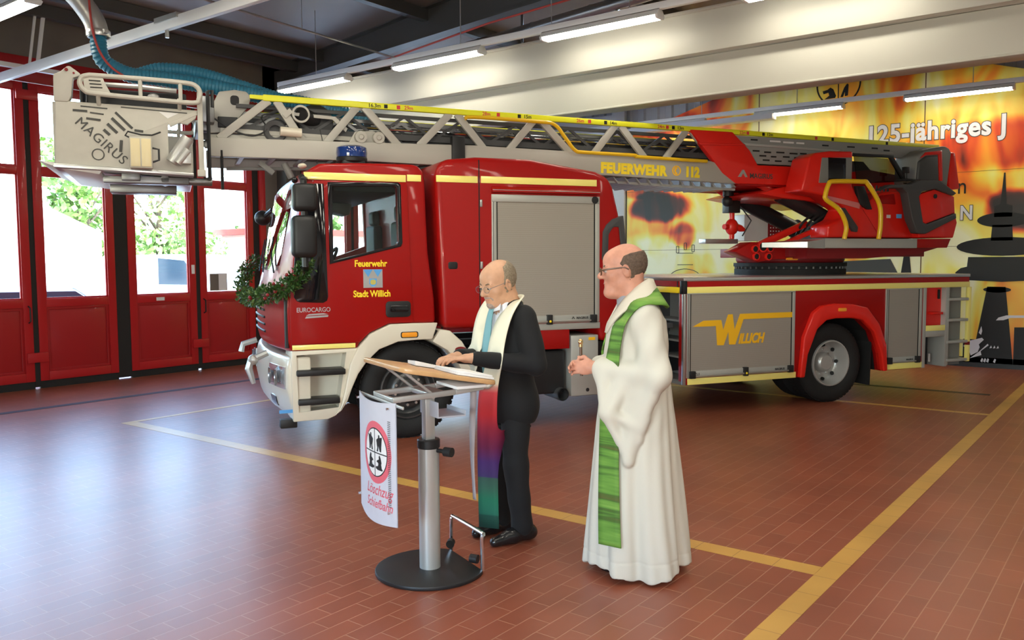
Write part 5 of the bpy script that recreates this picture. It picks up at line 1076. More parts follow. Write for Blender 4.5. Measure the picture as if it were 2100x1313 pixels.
sil('skyline_block', [(1985, 698), (2014, 698), (2014, 760), (1985, 760)]); sil('skyline_block', [(2088, 670), (2140, 668), (2140, 760), (2088, 760)]); sil('skyline_base', [(1900, 735), (2150, 735), (2150, 761), (1900, 761)])
sil('dark_gable', [(1845, 560), (1852, 512), (1862, 512), (1868, 560)]); sil('dark_roofline', [(1700, 562), (1700, 535), (1820, 530), (1838, 562)], 'grey_print')
sil('white_leaf', [(1986, 713), (1996, 702), (2024, 694), (2028, 698), (2018, 708), (2020, 714), (2016, 724), (2002, 732), (1998, 722)], 'white_print', .009)
sil('white_leaf', [(2000, 738), (2018, 724), (2036, 706), (2038, 709), (2022, 722), (2024, 730)], 'white_print', .009)
sil('white_leaf', [(2051, 657), (2056, 651), (2072, 646), (2110, 645), (2110, 650), (2080, 651), (2066, 656)], 'white_print', .009)
sil('white_leaf', [(2017, 684), (2022, 670), (2024, 680), (2022, 688)], 'white_print', .009)
for a in (2022, 2028, 2034, 2048): sil('white_scrawl', [(a, 743), (a+3, 736), (a+6, 738), (a+4, 745)], 'white_print', .009)
for a in (2040, 2047, 2054): sil('white_scrawl', [(a, 715), (a+3, 709), (a+5, 714)], 'white_print', .009)
def mtext(s, size, m_, x, z, bold=0.0, sx=1.0, off=.006, sp=1.0): return text(s, size, m_, mu, (x, MY-off, z), bold=bold, sx=sx, name='lettering', space=sp)
mtext('125-jähriges J', .405, 'grey_print', -3.965, 3.585, bold=.024, sx=.86, off=.004, sp=1.07)
mtext('125-jähriges J', .405, 'white_print', -3.965, 3.585, bold=.013, sx=.86, off=.008, sp=1.07)
mtext('n', .36, 'black_print', -2.58, 2.70, sx=.8); mtext('N', .30, 'grey_print', -2.53, 2.30, bold=.018, sx=.8, off=.004); mtext('N', .30, 'white_print', -2.53, 2.30, bold=.008, sx=.8, off=.008)
# round emblem
def ewx(px): return -4.4+(px-1727)*.0080
def ewz(py): return 4.57-(py-180)*.0082
em = MB(); em.ring(arc(-4.42, 4.63, .365, 0, 354, 59), arc(-4.42, 4.63, .34, 0, 354, 59), MY-.006, MY-.0005, 'y')
em.box(-4.78, -4.06, MY-.006, MY-.0005, 4.655, 4.67); em.box(-4.428, -4.412, MY-.006, MY-.0005, 4.27, 4.99)
def efig(pts): em.prism([(ewx(a), ewz(b)) for a, b in pts], MY-.006, MY-.0005, 'y')
efig([(1692, 184), (1702, 182), (1708, 178), (1714, 182), (1720, 196), (1718, 200), (1696, 201), (1706, 194), (1704, 188), (1694, 190)]); efig([(1729, 200), (1736, 182), (1742, 174), (1745, 176), (1744, 198), (1738, 199), (1738, 190), (1734, 200)])
for a in (1702, 1714, 1731, 1743): efig([(a, 170), (a+2, 158), (a-2, 148), (a+3, 148), (a+6, 158), (a+6, 170)])
em.build('round_emblem', 'black_print', mu, smooth=0)
# outlined ladder drawing at the left
od = MB()
for x, zt in ((-7.36, 1.96), (-7.20, 2.02), (-7.04, 1.98)):
    for d in (-.025, .025): od.bar((x+d, MY-.003, 1.42), (x+d, MY-.003, zt-.12), .006, .012)
    od.ring(rrect(x-.03, x+.03, zt-.14, zt, .02), rrect(x-.02, x+.02, zt-.13, zt-.01, .014), MY-.005, MY-.001, 'y')
for z in (1.6, 1.82): od.bar((-7.36, MY-.003, z), (-7.04, MY-.003, z), .006, .010)
pts = [(-7.2+.35*math.cos(a), 1.30+.22*math.sin(a)) for a in np.linspace(.3, 2.84, 16)]
for a, b in zip(pts[:-1], pts[1:]): od.bar((a[0], MY-.003, a[1]), (b[0], MY-.003, b[1]), .006, .012)
od.build('line_drawing', 'grey_print', mu, smooth=0)

# ================================================================== EXHAUST HOSE
mat('hose_blue', (.035, .19, .30), .4); mat('cable_red', (.42, .04, .03), .5)
def T2W(p): a = math.radians(59.2); return Vector((TRX+p[0]*math.cos(a)-p[1]*math.sin(a), TRY+p[0]*math.sin(a)+p[1]*math.cos(a), p[2]))
hz = empty('exhaust_hose', (0, 0, 0)); tag(hz, 'ribbed blue exhaust hose hanging from a silver duct and lying along the ladder', 'hose')
def ribbed(path, r, name, par):
    P = smooth_path([tuple(T2W(p)) for p in path], 10); L_ = [0.0]
    for a, b in zip(P[:-1], P[1:]): L_.append(L_[-1]+(Vector(b)-Vector(a)).length)
    n = int(L_[-1]/.011); xs_ = np.linspace(0, L_[-1], n); Q = np.array(P); Q = np.stack([np.interp(xs_, L_, Q[:, k]) for k in range(3)], 1)
    rr = [r*(1+.07*((i % 3) == 0)-.05*((i % 3) == 1)) for i in range(n)]
    return MB().tube([tuple(q) for q in Q], rr, 14).build(name, 'hose_blue', par)
ribbed([(-2.645, 1.25, 3.88), (-2.645, 1.25, 3.74), (-2.615, 1.25, 3.62), (-2.50, 1.25, 3.54), (-2.36, 1.25, 3.495), (-2.15, 1.25, 3.485), (-1.93, 1.25, 3.465), (-1.71, 1.25, 3.445), (-1.43, 1.25, 3.41), (-1.06, 1.25, 3.36), (-.62, 1.25, 3.31), (-.05, 1.28, 3.19)], .072, 'hose', hz)
ribbed([(-2.36, 1.42, 3.52), (-2.24, 1.44, 3.575), (-2.11, 1.44, 3.615), (-1.88, 1.44, 3.615), (-1.65, 1.42, 3.575), (-1.38, 1.40, 3.50), (-1.04, 1.36, 3.40), (-.6, 1.36, 3.28)], .06, 'hose_loop', hz)
el = MB(); el.tube([tuple(T2W(p)) for p in smooth_path([(-3.15, 1.25, 4.75), (-2.95, 1.25, 4.35), (-2.78, 1.25, 4.14), (-2.68, 1.25, 3.98), (-2.645, 1.25, 3.84)], 6)], .098, 18); el.build('silver_elbow_duct', 'silver_paint', hz)
cl_ = MB(); c0 = T2W((-2.645, 1.25, 3.86)); cl_.lathe([(.104, -.03), (.108, -.02), (.108, .02), (.104, .03)], c0, (0, 0, 1), 20); cl_.box(c0.x+.07, c0.x+.15, c0.y-.02, c0.y+.02, c0.z-.015, c0.z+.02); cl_.build('hose_clamp', 'aluminium', hz)
MB().tube([tuple(T2W(p)) for p in smooth_path([(-2.70, 1.10, 4.6), (-2.70, 1.12, 4.05), (-2.66, 1.13, 3.75), (-2.56, 1.15, 3.56), (-2.40, 1.15, 3.44)], 6)], .011, 8).build('red_cable', 'cable_red', hz)
bl_ = MB(); b0 = Vector((-8.0, 4.72, 4.07)); bl_.box(b0.x-.05, b0.x+.35, b0.y-.05, b0.y+.05, b0.z, b0.z+.05); bl_.cyl((b0.x+.1, b0.y, b0.z-.15), (b0.x+.1, b0.y, b0.z), .02, n=8); bl_.build('rail_trolley', 'aluminium', hz)

# ================================================================== LECTERN
LE = empty('lectern', (-3.13, 3.33, 0), math.radians(157.6)); tag(LE, 'height adjustable standing lectern with tilted wooden top and round black foot', 'lectern')
mat('beech', (.56, .33, .15), .35, 0, .3, noise=.08, nscale=14); mat('paper', (.78, .77, .76), .7); mat('banner_sheet', (.60, .60, .66), .35, noise=.02)
foot = [p for p in arc(0, 0, .30, -48, 228, 40)]
MB().prism(foot, .0, .022, 'z').build('foot_plate', 'black_plastic', LE, bevel=.006)
MB().cyl((0, 0, .02), (0, 0, .70), .0575, .0575, n=32).build('column', 'silver_paint', LE)
MB().lathe([(.0, .035), (.058, .035), (.062, .03), (.062, -.01), (.058, -.015), (.0, -.015)], (0, 0, .70), (0, 0, 1), 28).build('column_collar', 'black_plastic', LE)
kn = MB(); kn.cyl((-.05, -.03, .675), (-.11, -.06, .675), .012, n=8); kn.cyl((-.095, -.052, .675), (-.135, -.075, .675), .026, n=14); kn.build('height_knob', 'black_plastic', LE)
MB().box(-.028, .028, -.028, .028, .70, 1.0).build('inner_tube', 'silver_paint', LE, bevel=.005)
fr_ = MB()
for x in (-.13, .13): fr_.bar((x, .26, .985), (x, -.10, 1.0), .022, .03); fr_.bar((x, -.10, 1.0), (x, -.27, 1.015), .022, .03); fr_.tube([(x, -.26, 1.015), (x, -.30, 1.01), (x, -.325, 1.025), (x, -.33, 1.05)], .012, 8)
fr_.box(-.14, .14, -.06, .05, .985, 1.005); fr_.bar((-.14, .25, .985), (.14, .25, .985), .02, .025); fr_.bar((-.30, .27, .97), (.30, .27, .97), .012, .016)
fr_.build('top_frame', 'silver_paint', LE, bevel=.004)
sr = MB()
for x in (-.12, .12): sr.bar((x, .02, .99), (x, .20, 1.135), .03, .012)
sr.cyl((-.14, .03, .985), (.14, .03, .985), .012, n=8); sr.build('tilt_strut', 'silver_paint', LE, bevel=.003)
def btop(y): return 1.120+(y/.26)*.050       # top face of the tilted board
bo_ = rrect(-.31, .31, -.275, .27, .07, 6)
MB().prism(bo_, -.026, .0, 'z').build('lectern_top', 'beech', LE, bevel=.006, fn=lambda p: (p[0], p[1], p[2]+btop(p[1])))
sh = MB(); sh.box(-.13, .10, -.16, .0, .865, .873); sh.box(-.13, .10, -.003, .003, .865, .95); sh.box(-.13, .10, -.165, -.16, .865, .895)
sh.build('shelf_tray', mat('tray_grey', (.45, .45, .50), .4), LE, bevel=.002)
ft = MB(); ft.tube(smooth_path([(-.19, -.225, .02), (-.19, -.225, .19), (-.185, -.23, .212), (-.165, -.232, .22), (.165, -.232, .22), (.185, -.23, .212), (.19, -.225, .19), (.19, -.225, .02)], 4), .011, 10); ft.build('foot_rail', 'chrome', LE)
for x in (-.165, .165): MB().cyl((x, -.21, .075), (x*.78, -.185, .075), .024, n=14).build('rail_knob', 'black_plastic', LE)
# curved banner sheet
def bsurf(t, z): return (.305-.525*t, +.275+.035*math.sin(PI*min(1, max(0, t)))*1.0, z)
bs = MB(); nx_, nz_ = 18, 10; vs = []
for o_ in (0, .004):
    for i in range(nz_+1):
        for j in range(nx_+1):
            t = j/nx_; zb_ = .345-.0*t-.025*math.sin(PI*t); zt_ = .985-.02*math.sin(PI*t); x, y, z = bsurf(t, zb_+(zt_-zb_)*i/nz_); vs.append((x, y+o_, z))
K = (nx_+1)*(nz_+1); fs = []
for i in range(nz_):
    for j in range(nx_):
        a = i*(nx_+1)+j; fs += [(a, a+1, a+nx_+2, a+nx_+1), (K+a, K+a+nx_+1, K+a+nx_+2, K+a+1)]
bs.add(vs, fs); bsn = bs.build('banner_sheet', 'banner_sheet', LE)
def onsheet(pts, name, m_, off, par):
    """flat motif (s along the sheet in metres from its middle, z) laid on the curved sheet; triangulated finely"""
    bm = bmesh.new(); vv = [bm.verts.new((p[0], 0, p[1])) for p in pts]; bm.faces.new(vv)
    bmesh.ops.triangulate(bm, faces=bm.faces[:]); bmesh.ops.subdivide_edges(bm, edges=[e for e in bm.edges if e.calc_length() > .04], cuts=3, use_grid_fill=True); bmesh.ops.triangulate(bm, faces=bm.faces[:])
    for v in bm.verts:
        t = .5-v.co.x/.525*(-1); x, y, z = bsurf(1-t if False else t, v.co.z); v.co = (x, y+.004+off, z)
    me = bpy.data.meshes.new(name); bm.to_mesh(me); bm.free(); me.materials.append(MATS[m_]); o = bpy.data.objects.new(name, me); COL.objects.link(o); o.parent = par
    md = o.modifiers.new('t', 'SOLIDIFY'); md.thickness = .001; return o
cz = .70
onsheet([(p[0], p[1]) for p in arc(.055, cz, .165, 0, 350, 35)], 'emblem_red_ring', 'pink_print', .0005, bsn)
onsheet([(p[0], p[1]) for p in arc(.055, cz, .130, 0, 350, 35)], 'emblem_dark_ring', 'black_print', .0012, bsn)
onsheet([(p[0], p[1]) for p in arc(.055, cz, .124, 0, 350, 35)], 'emblem_white_field', 'paper', .0019, bsn)
for pts in ([(.052, cz-.124), (.058, cz-.124), (.058, cz+.124), (.052, cz+.124)], [(-.069, cz-.003), (.179, cz-.003), (.179, cz+.003), (-.069, cz+.003)]): onsheet(pts, 'emblem_cross', 'black_print', .0026, bsn)
for sx_, sz_ in ((-1, 1), (1, 1), (-1, -1), (1, -1)):
    o0 = (.055+sx_*.05, cz+sz_*.052)
    if sz_ > 0: f_ = [(-.028, -.042), (-.012, -.042), (-.006, -.01), (.006, -.04), (.02, -.042), (.012, .0), (.012, .02), (.03, .03), (.028, .038), (.006, .032), (.004, .046), (-.008, .046), (-.010, .030), (-.03, .018), (-.028, .008), (-.010, .012), (-.014, -.008)]
    else: f_ = [(-.040, -.030), (-.02, -.036), (.03, -.036), (.034, -.028), (.012, -.022), (.022, .006), (.014, .030), (.004, .044), (-.006, .036), (-.004, .022), (-.028, .012), (-.030, .004), (-.006, .006), (-.016, -.016), (-.040, -.020)]
    onsheet([(o0[0]+sx_*a, o0[1]+b) for a, b in f_], 'emblem_figure', 'black_print', .0026, bsn)
def sheet_text(s, size, x, z):
    o = text(s, size, 'pink_print', None, (0, 0, 0), M=Matrix.Identity(4), shear=.35, bold=.0008, ext=0.0, align='CENTER', name='banner_lettering')
    for v in o.data.vertices:
        sx_, zz_ = v.co.x+x, v.co.y+z
        t = .5+sx_/.525; p = bsurf(t, zz_+.03*(v.co.x)); v.co = (p[0], p[1]+.0052, p[2])
    o.parent = bsn; return o
sheet_text('Löschzug', .080, 0.075, .475); sheet_text('Schiefbahn', .070, .075, .405)
hl = MB()
for i in range(46): z = .44+.0098*i; p = bsurf(.86, z); q = bsurf(.91, z); hl.add([(p[0], p[1]+.0055, z-.002), (q[0], q[1]+.0055, z-.002), (q[0], q[1]+.0055, z+.002), (p[0], p[1]+.0055, z+.002)], [(0, 1, 2, 3)])
hl.build('perforated_edge', 'grey_print', bsn, smooth=0)
sc = MB()
for t in (.04, .90):
    for z in (.41, .95): p = bsurf(t, z); sc.cyl((p[0], p[1]-.02, p[2]), (p[0], p[1]+.022, p[2]), .007, n=10)
sc.build('sheet_screw', 'chrome', bsn)
# things on and under the lectern top
def flat(o): return o
pb = empty('ring_binder', (LE.location.x, LE.location.y, 0), math.radians(157.6)); tag(pb, 'open white booklet lying under the hands of the man at the lectern', 'book')
MB().box(-.30, -.02, -.245, -.03, .002, .014).build('cover', 'paper', pb, bevel=.002, fn=lambda p: (p[0], p[1], p[2]+btop(p[1])))
MB().box(-.295, -.025, -.24, -.035, .0145, .024).build('page_block', 'paper', pb, bevel=.002, fn=lambda p: (p[0], p[1], p[2]+btop(p[1])))
tag(MB().add([(.02, -.16, .004), (.17, -.18, .004), (.20, .03, .004), (.05, .05, .004), (.02, -.16, .010), (.17, -.18, .012), (.20, .03, .022), (.05, .05, .030)], [(0, 1, 2, 3), (7, 6, 5, 4), (0, 4, 5, 1), (1, 5, 6, 2), (2, 6, 7, 3), (3, 7, 4, 0)]).build('folded_paper', 'paper', None, smooth=0, fn=lambda p: (p[0], p[1], p[2]+btop(p[1]))), 'loose folded white paper on the middle of the lectern top', 'paper').matrix_world = Matrix.Translation((LE.location.x, LE.location.y, 0)) @ Matrix.Rotation(math.radians(157.6), 4, 'Z')
tag(MB().box(-.26, -.0, -.22, -.05, 1.032, 1.048).build('paper_stack', 'paper', None, bevel=.003), 'stack of white paper tucked beneath the wooden lectern top', 'paper').matrix_world = Matrix.Translation((LE.location.x, LE.location.y, 0)) @ Matrix.Rotation(math.radians(157.6), 4, 'Z')
rb = MB(); P_ = smooth_path([(-.01, -.268, 1.038), (-.015, -.270, .95), (.0, -.27, .80), (-.005, -.265, .60), (-.02, -.27, .36)], 8); k = len(P_)
vs = []
for i, p in enumerate(P_): w_ = .018; tw = .5+.5*math.sin(i*.16); vs += [(p[0]-w_*math.cos(tw), p[1]-w_*math.sin(tw), p[2]), (p[0]+w_*math.cos(tw), p[1]+w_*math.sin(tw), p[2])]
rb.add(vs, [(2*i, 2*i+1, 2*i+3, 2*i+2) for i in range(k-1)])
ro_ = rb.build('hanging_ribbon', mat('ribbon_grey', (.33, .29, .30), .6), None); md = ro_.modifiers.new('t', 'SOLIDIFY'); md.thickness = .0015
ro_.matrix_world = Matrix.Translation((LE.location.x, LE.location.y, 0)) @ Matrix.Rotation(math.radians(157.6), 4, 'Z'); tag(ro_, 'long grey ribbon hanging down from the back edge of the lectern', 'ribbon')

# ================================================================== GARLAND on the front of the cab
mat('garland_leaf', (.030, .085, .016), .4, noise=.4, nscale=40); mat('garland_leaf_pale', (.10, .17, .035), .4, noise=.3, nscale=30)
gl_ = empty('leaf_garland', (TRX, TRY, 0), math.radians(59.2)); tag(gl_, 'green leaf garland draped around the front of the fire engine cab', 'garland')
gp = smooth_path([(-.94, -.10, 1.66), (-1.06, -.09, 1.53), (-1.16, -.06, 1.46), (-1.26, .06, 1.42), (-1.34, .35, 1.37), (-1.37, .8, 1.34), (-1.38, 1.25, 1.36), (-1.36, 1.8, 1.45), (-1.28, 2.3, 1.60), (-1.12, 2.52, 1.74)], 8)
MB().tube(gp, .022, 8).build('stem', 'bark', gl_)
for nm, m_, n_ in (('leaves', 'garland_leaf', 2300), ('pale_leaves', 'garland_leaf_pale', 500)):
    lv = MB()
    for k in range(n_):
        f = rng.uniform(0, len(gp)-1.001); i = int(f); p = np.array(gp[i])*(1-f+i)+np.array(gp[i+1])*(f-i)
        d = rng.normal(size=3); d /= np.linalg.norm(d); c_ = p+d*rng.uniform(.015, .085); u = d+rng.normal(size=3)*.5; u /= np.linalg.norm(u); w_ = np.cross(u, rng.normal(size=3)); w_ /= np.linalg.norm(w_); nn = np.cross(u, w_)
        s_ = rng.uniform(.022, .042)
        lv.add([c_, c_+u*s_*.5+w_*s_*.34+nn*.004, c_+u*s_*1.25, c_+u*s_*.5-w_*s_*.34+nn*.004], [(0, 1, 2), (0, 2, 3)])
    lv.build(nm, m_, gl_, smooth=0, merge=False)
fb = MB()
for k in range(16):
    f = rng.uniform(0, len(gp)-1.001); p = np.array(gp[int(f)])+rng.normal(size=3)*.03; fb.ball(tuple(p+np.array([-.03, -.05, .0])), .016, 8, 6)
fb.build('berries', 'dark_red', gl_)
# ================================================================== PEOPLE (bodies and clothes grown from smooth distance fields)
class Field:
    def __init__(s, lo, hi, h):
        s.lo = np.array(lo, np.float32); s.h = h; s.n = np.ceil((np.array(hi)-np.array(lo))/h).astype(int)+1
        s.D = np.full(s.n, 1.0, np.float32); s.T = None
        s.ax = [s.lo[i]+h*np.arange(s.n[i], dtype=np.float32) for i in range(3)]
    def frame(s, o=None, R=None, sc=1.0):
        """following shapes are given in a moved, turned and scaled frame"""
        s.T = None if o is None else (np.array(o, float), np.array(R, float), sc); return s
    def _w(s, p):
        p = np.array(p, float)
        return p if s.T is None else s.T[0]+s.T[1] @ (p*s.T[2])
    def _slice(s, c, r, k):
        m = r+k+3*s.h; i0 = np.maximum(0, np.floor((c-m-s.lo)/s.h).astype(int)); i1 = np.minimum(s.n, np.ceil((c+m-s.lo)/s.h).astype(int)+1)
        if np.any(i1 <= i0): return None
        sl = tuple(slice(a, b) for a, b in zip(i0, i1))
        return sl, s.ax[0][sl[0]][:, None, None], s.ax[1][sl[1]][None, :, None], s.ax[2][sl[2]][None, None, :]
    def _mix(s, sl, d, k, op):
        D = s.D[sl]
        if op == 'add':
            if k > 0: hh = np.clip(.5+.5*(D-d)/k, 0, 1); s.D[sl] = D*(1-hh)+d*hh-k*hh*(1-hh)
            else: s.D[sl] = np.minimum(D, d)
        elif op == 'sub':
            d = -d
            if k > 0: hh = np.clip(.5-.5*(D-d)/k, 0, 1); s.D[sl] = D*(1-hh)+d*hh+k*hh*(1-hh)
            else: s.D[sl] = np.maximum(D, d)
    def cap(s, a, b, ra, rb=None, k=.02, op='add', flat=None):
        rb = ra if rb is None else rb; sc = 1.0 if s.T is None else s.T[2]; a = s._w(a); b = s._w(b); ra *= sc; rb *= sc
        c = (a+b)/2; r = np.abs(b-a)/2+max(ra, rb); q = s._slice(c, r, k)
        if q is None: return s
        sl, X, Y, Z = q; ab = b-a; L2 = float(ab@ab)+1e-12
        t = np.clip(((X-a[0])*ab[0]+(Y-a[1])*ab[1]+(Z-a[2])*ab[2])/L2, 0, 1)
        d = np.sqrt((X-a[0]-t*ab[0])**2+(Y-a[1]-t*ab[1])**2+(Z-a[2]-t*ab[2])**2)-(ra+(rb-ra)*t)
        s._mix(sl, d.astype(np.float32), k, op); return s
    def ell(s, c, r, k=.02, op='add', R=None):
        sc = 1.0 if s.T is None else s.T[2]; c = s._w(c); r = np.array(r, float)*sc; M = np.eye(3) if R is None else np.array(R, float)
        if s.T is not None: M = s.T[1] @ M
        q = s._slice(c, np.full(3, r.max()) if (R is not None or s.T is not None) else r, k)
        if q is None: return s
        sl, X, Y, Z = q; P = [(X-c[0])*M[0, i]+(Y-c[1])*M[1, i]+(Z-c[2])*M[2, i] for i in range(3)]
        k0 = np.sqrt(sum((P[i]/r[i])**2 for i in range(3))); k1 = np.sqrt(sum((P[i]/r[i]**2)**2 for i in range(3)))+1e-9
        s._mix(sl, (k0*(k0-1)/k1).astype(np.float32), k, op); return s
    def fn(s, f, lo, hi, k=.02, op='add'):
        lo, hi = np.array(lo, float), np.array(hi, float); q = s._slice((lo+hi)/2, (hi-lo)/2, 0)
        sl, X, Y, Z = q; s._mix(sl, np.broadcast_to(f(X, Y, Z), s.D[sl].shape).astype(np.float32), k, op); return s
    def mesh(s):
        D = s.D; S = D < 0; nx, ny, nz = D.shape
        cnt = np.zeros((nx-1, ny-1, nz-1), np.int8); offs = [(i, j, k) for i in (0, 1) for j in (0, 1) for k in (0, 1)]
        for i, j, k in offs: cnt += S[i:nx-1+i, j:ny-1+j, k:nz-1+k]
        act = np.argwhere((cnt > 0) & (cnt < 8)); idx = -np.ones(cnt.shape, np.int32); idx[tuple(act.T)] = np.arange(len(act))
        acc = np.zeros((len(act), 3)); num = np.zeros(len(act))
        for a in offs:
            for ax in range(3):
                if a[ax]: continue
                b = list(a); b[ax] = 1
                da = D[act[:, 0]+a[0], act[:, 1]+a[1], act[:, 2]+a[2]]; db = D[act[:, 0]+b[0], act[:, 1]+b[1], act[:, 2]+b[2]]
                m = (da < 0) != (db < 0); t = np.where(m, da/np.where(m, da-db, 1), 0); p = np.tile(np.array(a, float), (len(act), 1)); p[:, ax] += t
                acc[m] += p[m]; num += m
        V = (act+acc/num[:, None])*s.h+s.lo; F = []
        for ax in range(3):
            o1, o2 = (ax+1) % 3, (ax+2) % 3; sa = [slice(None)]*3; sb = [slice(None)]*3; sa[ax] = slice(0, -1); sb[ax] = slice(1, None)
            A, B = S[tuple(sa)], S[tuple(sb)]; e = np.argwhere(A != B); e = e[(e[:, o1] > 0) & (e[:, o2] > 0) & (e[:, o1] < D.shape[o1]-1) & (e[:, o2] < D.shape[o2]-1)]
            ins = A[tuple(e.T)]; q = []
            for d1, d2 in ((-1, -1), (0, -1), (0, 0), (-1, 0)): c = e.copy(); c[:, o1] += d1; c[:, o2] += d2; q.append(idx[tuple(c.T)])
            q = np.stack(q, 1); q[~ins] = q[~ins][:, ::-1]; F.append(q[(q >= 0).all(1)])
        return V, np.concatenate(F)
def skin(name, field, m_, parent, disp=None, relax=2, mats=None, matfn=None):
    V, F = field.mesh(); me = bpy.data.meshes.new(name); me.from_pydata(V.tolist(), [], F.tolist())
    bm = bmesh.new(); bm.from_mesh(me)
    for _ in range(relax): bmesh.ops.smooth_vert(bm, verts=bm.verts, factor=.5, use_axis_x=True, use_axis_y=True, use_axis_z=True)
    bm.normal_update()
    if disp is not None:
        co = np.array([v.co[:] for v in bm.verts]); no = np.array([v.normal[:] for v in bm.verts]); d = disp(co, no)
        for v, k in zip(bm.verts, d): v.co += v.normal*float(k)
    bm.to_mesh(me); bm.free()
    for mm_ in (mats or [m_]): me.materials.append(MATS[mm_])
    me.polygons.foreach_set('use_smooth', [True]*len(me.polygons))
    if matfn is not None:
        c = np.zeros(len(me.polygons)*3); me.polygons.foreach_get('center', c); me.polygons.foreach_set('material_index', matfn(c.reshape(-1, 3)).astype(int))
    o = bpy.data.objects.new(name, me); COL.objects.link(o); o.parent = parent; return o
def Rx(a): c, s = math.cos(a), math.sin(a); return np.array([[1, 0, 0], [0, c, -s], [0, s, c]])
def Ry(a): c, s = math.cos(a), math.sin(a); return np.array([[c, 0, s], [0, 1, 0], [-s, 0, c]])
def Rz(a): c, s = math.cos(a), math.sin(a); return np.array([[c, -s, 0], [s, c, 0], [0, 0, 1]])
mat('skin_pale', (.56, .31, .19), .5, noise=.07, nscale=30); mat('skin_ruddy', (.54, .25, .17), .5, noise=.09, nscale=28)
mat('hair_grey', (.24, .19, .13), .8, noise=.3, nscale=90); mat('hair_brown', (.10, .065, .045), .8, noise=.3, nscale=90); mat('beard_grey', (.34, .26, .22), .8, noise=.3, nscale=120)
mat('suit_black', (.006, .006, .007), .85, sheen=.03, bump=.08, bscale=300); mat('shirt_white', (.72, .72, .76), .7); mat('tie_teal', (.16, .36, .40), .5); mat('shoe_black', (.010, .010, .011), .25, 0, .4)
mat('alb_white', (.58, .55, .47), .8, bump=.05, bscale=250); mat('alb_collar', (.62, .56, .46), .8, bump=.08, bscale=250); mat('lip', (.45, .20, .17), .5); mat('eye_white', (.50, .47, .44), .25); mat('eye_dark', (.03, .02, .015), .1); mat('brow_hair', (.14, .10, .07), .8)
mat('wood_dark', (.10, .045, .02), .35); mat('brass', (.75, .50, .25), .2, 1.0); mat('dress_grey', (.30, .30, .33), .7)
def head_prims(F, big_nose=1.0, jowl=1.0):
    F.ell((0, -.018, .030), (.077, .100, .094), .02); F.ell((0, .022, -.030), (.064, .078, .088), .03)
    F.ell((0, .018, -.072), (.058*jowl, .062, .046), .03); F.ell((0, .066, -.100), (.034, .028, .024), .025)
    F.ell((0, .045, .045), (.060, .052, .050), .03); F.cap((-.040, .080, .014), (.040, .080, .014), .012, .012, .016)
    F.cap((0, .092, .004), (0, .116, -.030), .009, .0145*big_nose, .012); F.ell((.012, .100, -.036), (.010, .012, .008), .008); F.ell((-.012, .100, -.036), (.010, .012, .008), .008)
    for sx in (-1, 1):
        F.ell((sx*.045, .060, -.028), (.026, .026, .024), .025); F.ell((sx*.032, .101, -.002), (.017, .014, .011), .010, 'sub')
        F.ell((sx*.079, -.008, -.010), (.010, .022, .034), .008, R=Rz(sx*-.35) @ Rx(-.15)); F.ell((sx*.088, -.004, -.006), (.007, .011, .018), .006, 'sub')
    F.ell((0, .090, -.064), (.024, .012, .0065), .008); F.ell((0, .088, -.075), (.020, .011, .007), .008); F.cap((-.020, .099, -.0695), (.020, .099, -.0695), .0022, .0022, .003, 'sub')
    F.cap((0, -.038, -.05), (0, -.055, -.20), .056, .066, .04)
def hand_prims(F, curl, thumb=1, spread=.0):
    """palm in the frame's xy plane, fingers along +y, back of the hand +z, thumb on the `thumb` side of x"""
    F.ell((0, .045, 0), (.040, .050, .015), .012); F.ell((thumb*.022, .025, -.006), (.018, .032, .016), .012); F.cap((0, -.035, 0), (0, .02, 0), .024, .026, .02)
    for i, (L_, r_) in enumerate(((.072, .0088), (.080, .0092), (.074, .0088), (.058, .0078))):
        x = thumb*(.029-.0195*i); a = np.array([x, .086-.006*abs(i-1.2), .002]); ang = 0.0; d = L_/2.4
        for sgm, cu in enumerate((curl*.7, curl, curl*.8)):
            ang += cu; b = a+np.array([x*spread*.5, math.cos(ang), -math.sin(ang)])*d*(1.0 if sgm == 0 else .78); F.cap(a, b, r_*(1-.07*sgm), r_*(1-.07*(sgm+1)), .005); a = b
    a = np.array([thumb*.030, .018, -.004]); b = a+np.array([thumb*.026, .034, -.010]); c = b+np.array([thumb*-.002, .032, -.008]); F.cap(a, b, .0125, .0105, .008); F.cap(b, c, .0105, .0088, .005)
def face_bits(par, o, R, sc, brow, lid, drop):
    """eyeballs, irises and brows in the head frame"""
    def W_(p): return tuple(np.array(o)+R @ (np.array(p)*sc))
    for sx in (-1, 1):
        e = MB(); e.ball(W_((sx*.032, .0875, -.002)), .0118*sc, 12, 8); e = e.build('eyeball', 'eye_white', par)
        i_ = MB(); i_.ball(W_((sx*.031, .0955, -.004)), .0062*sc, 10, 6); i_.build('iris', 'eye_dark', e)
        l_ = MB(); l_.ball(W_((sx*.032, .0868, -.002+drop)), .0126*sc, 14, 10); l_.build('eyelid', lid, par)
        b_ = MB(); b_.tube([W_((sx*.016, .096, .017)), W_((sx*.034, .094, .022)), W_((sx*.052, .082, .016))], [.0035*sc, .004*sc, .002*sc], 6); b_.build('eyebrow', brow, par)
    l_ = MB(); l_.tube([W_((-.022, .0955, -.0695)), W_((0, .1015, -.0685)), (W_((.022, .0955, -.0695)))], [.001*sc, .0022*sc, .001*sc], 6); l_.build('mouth_line', 'lip', par)
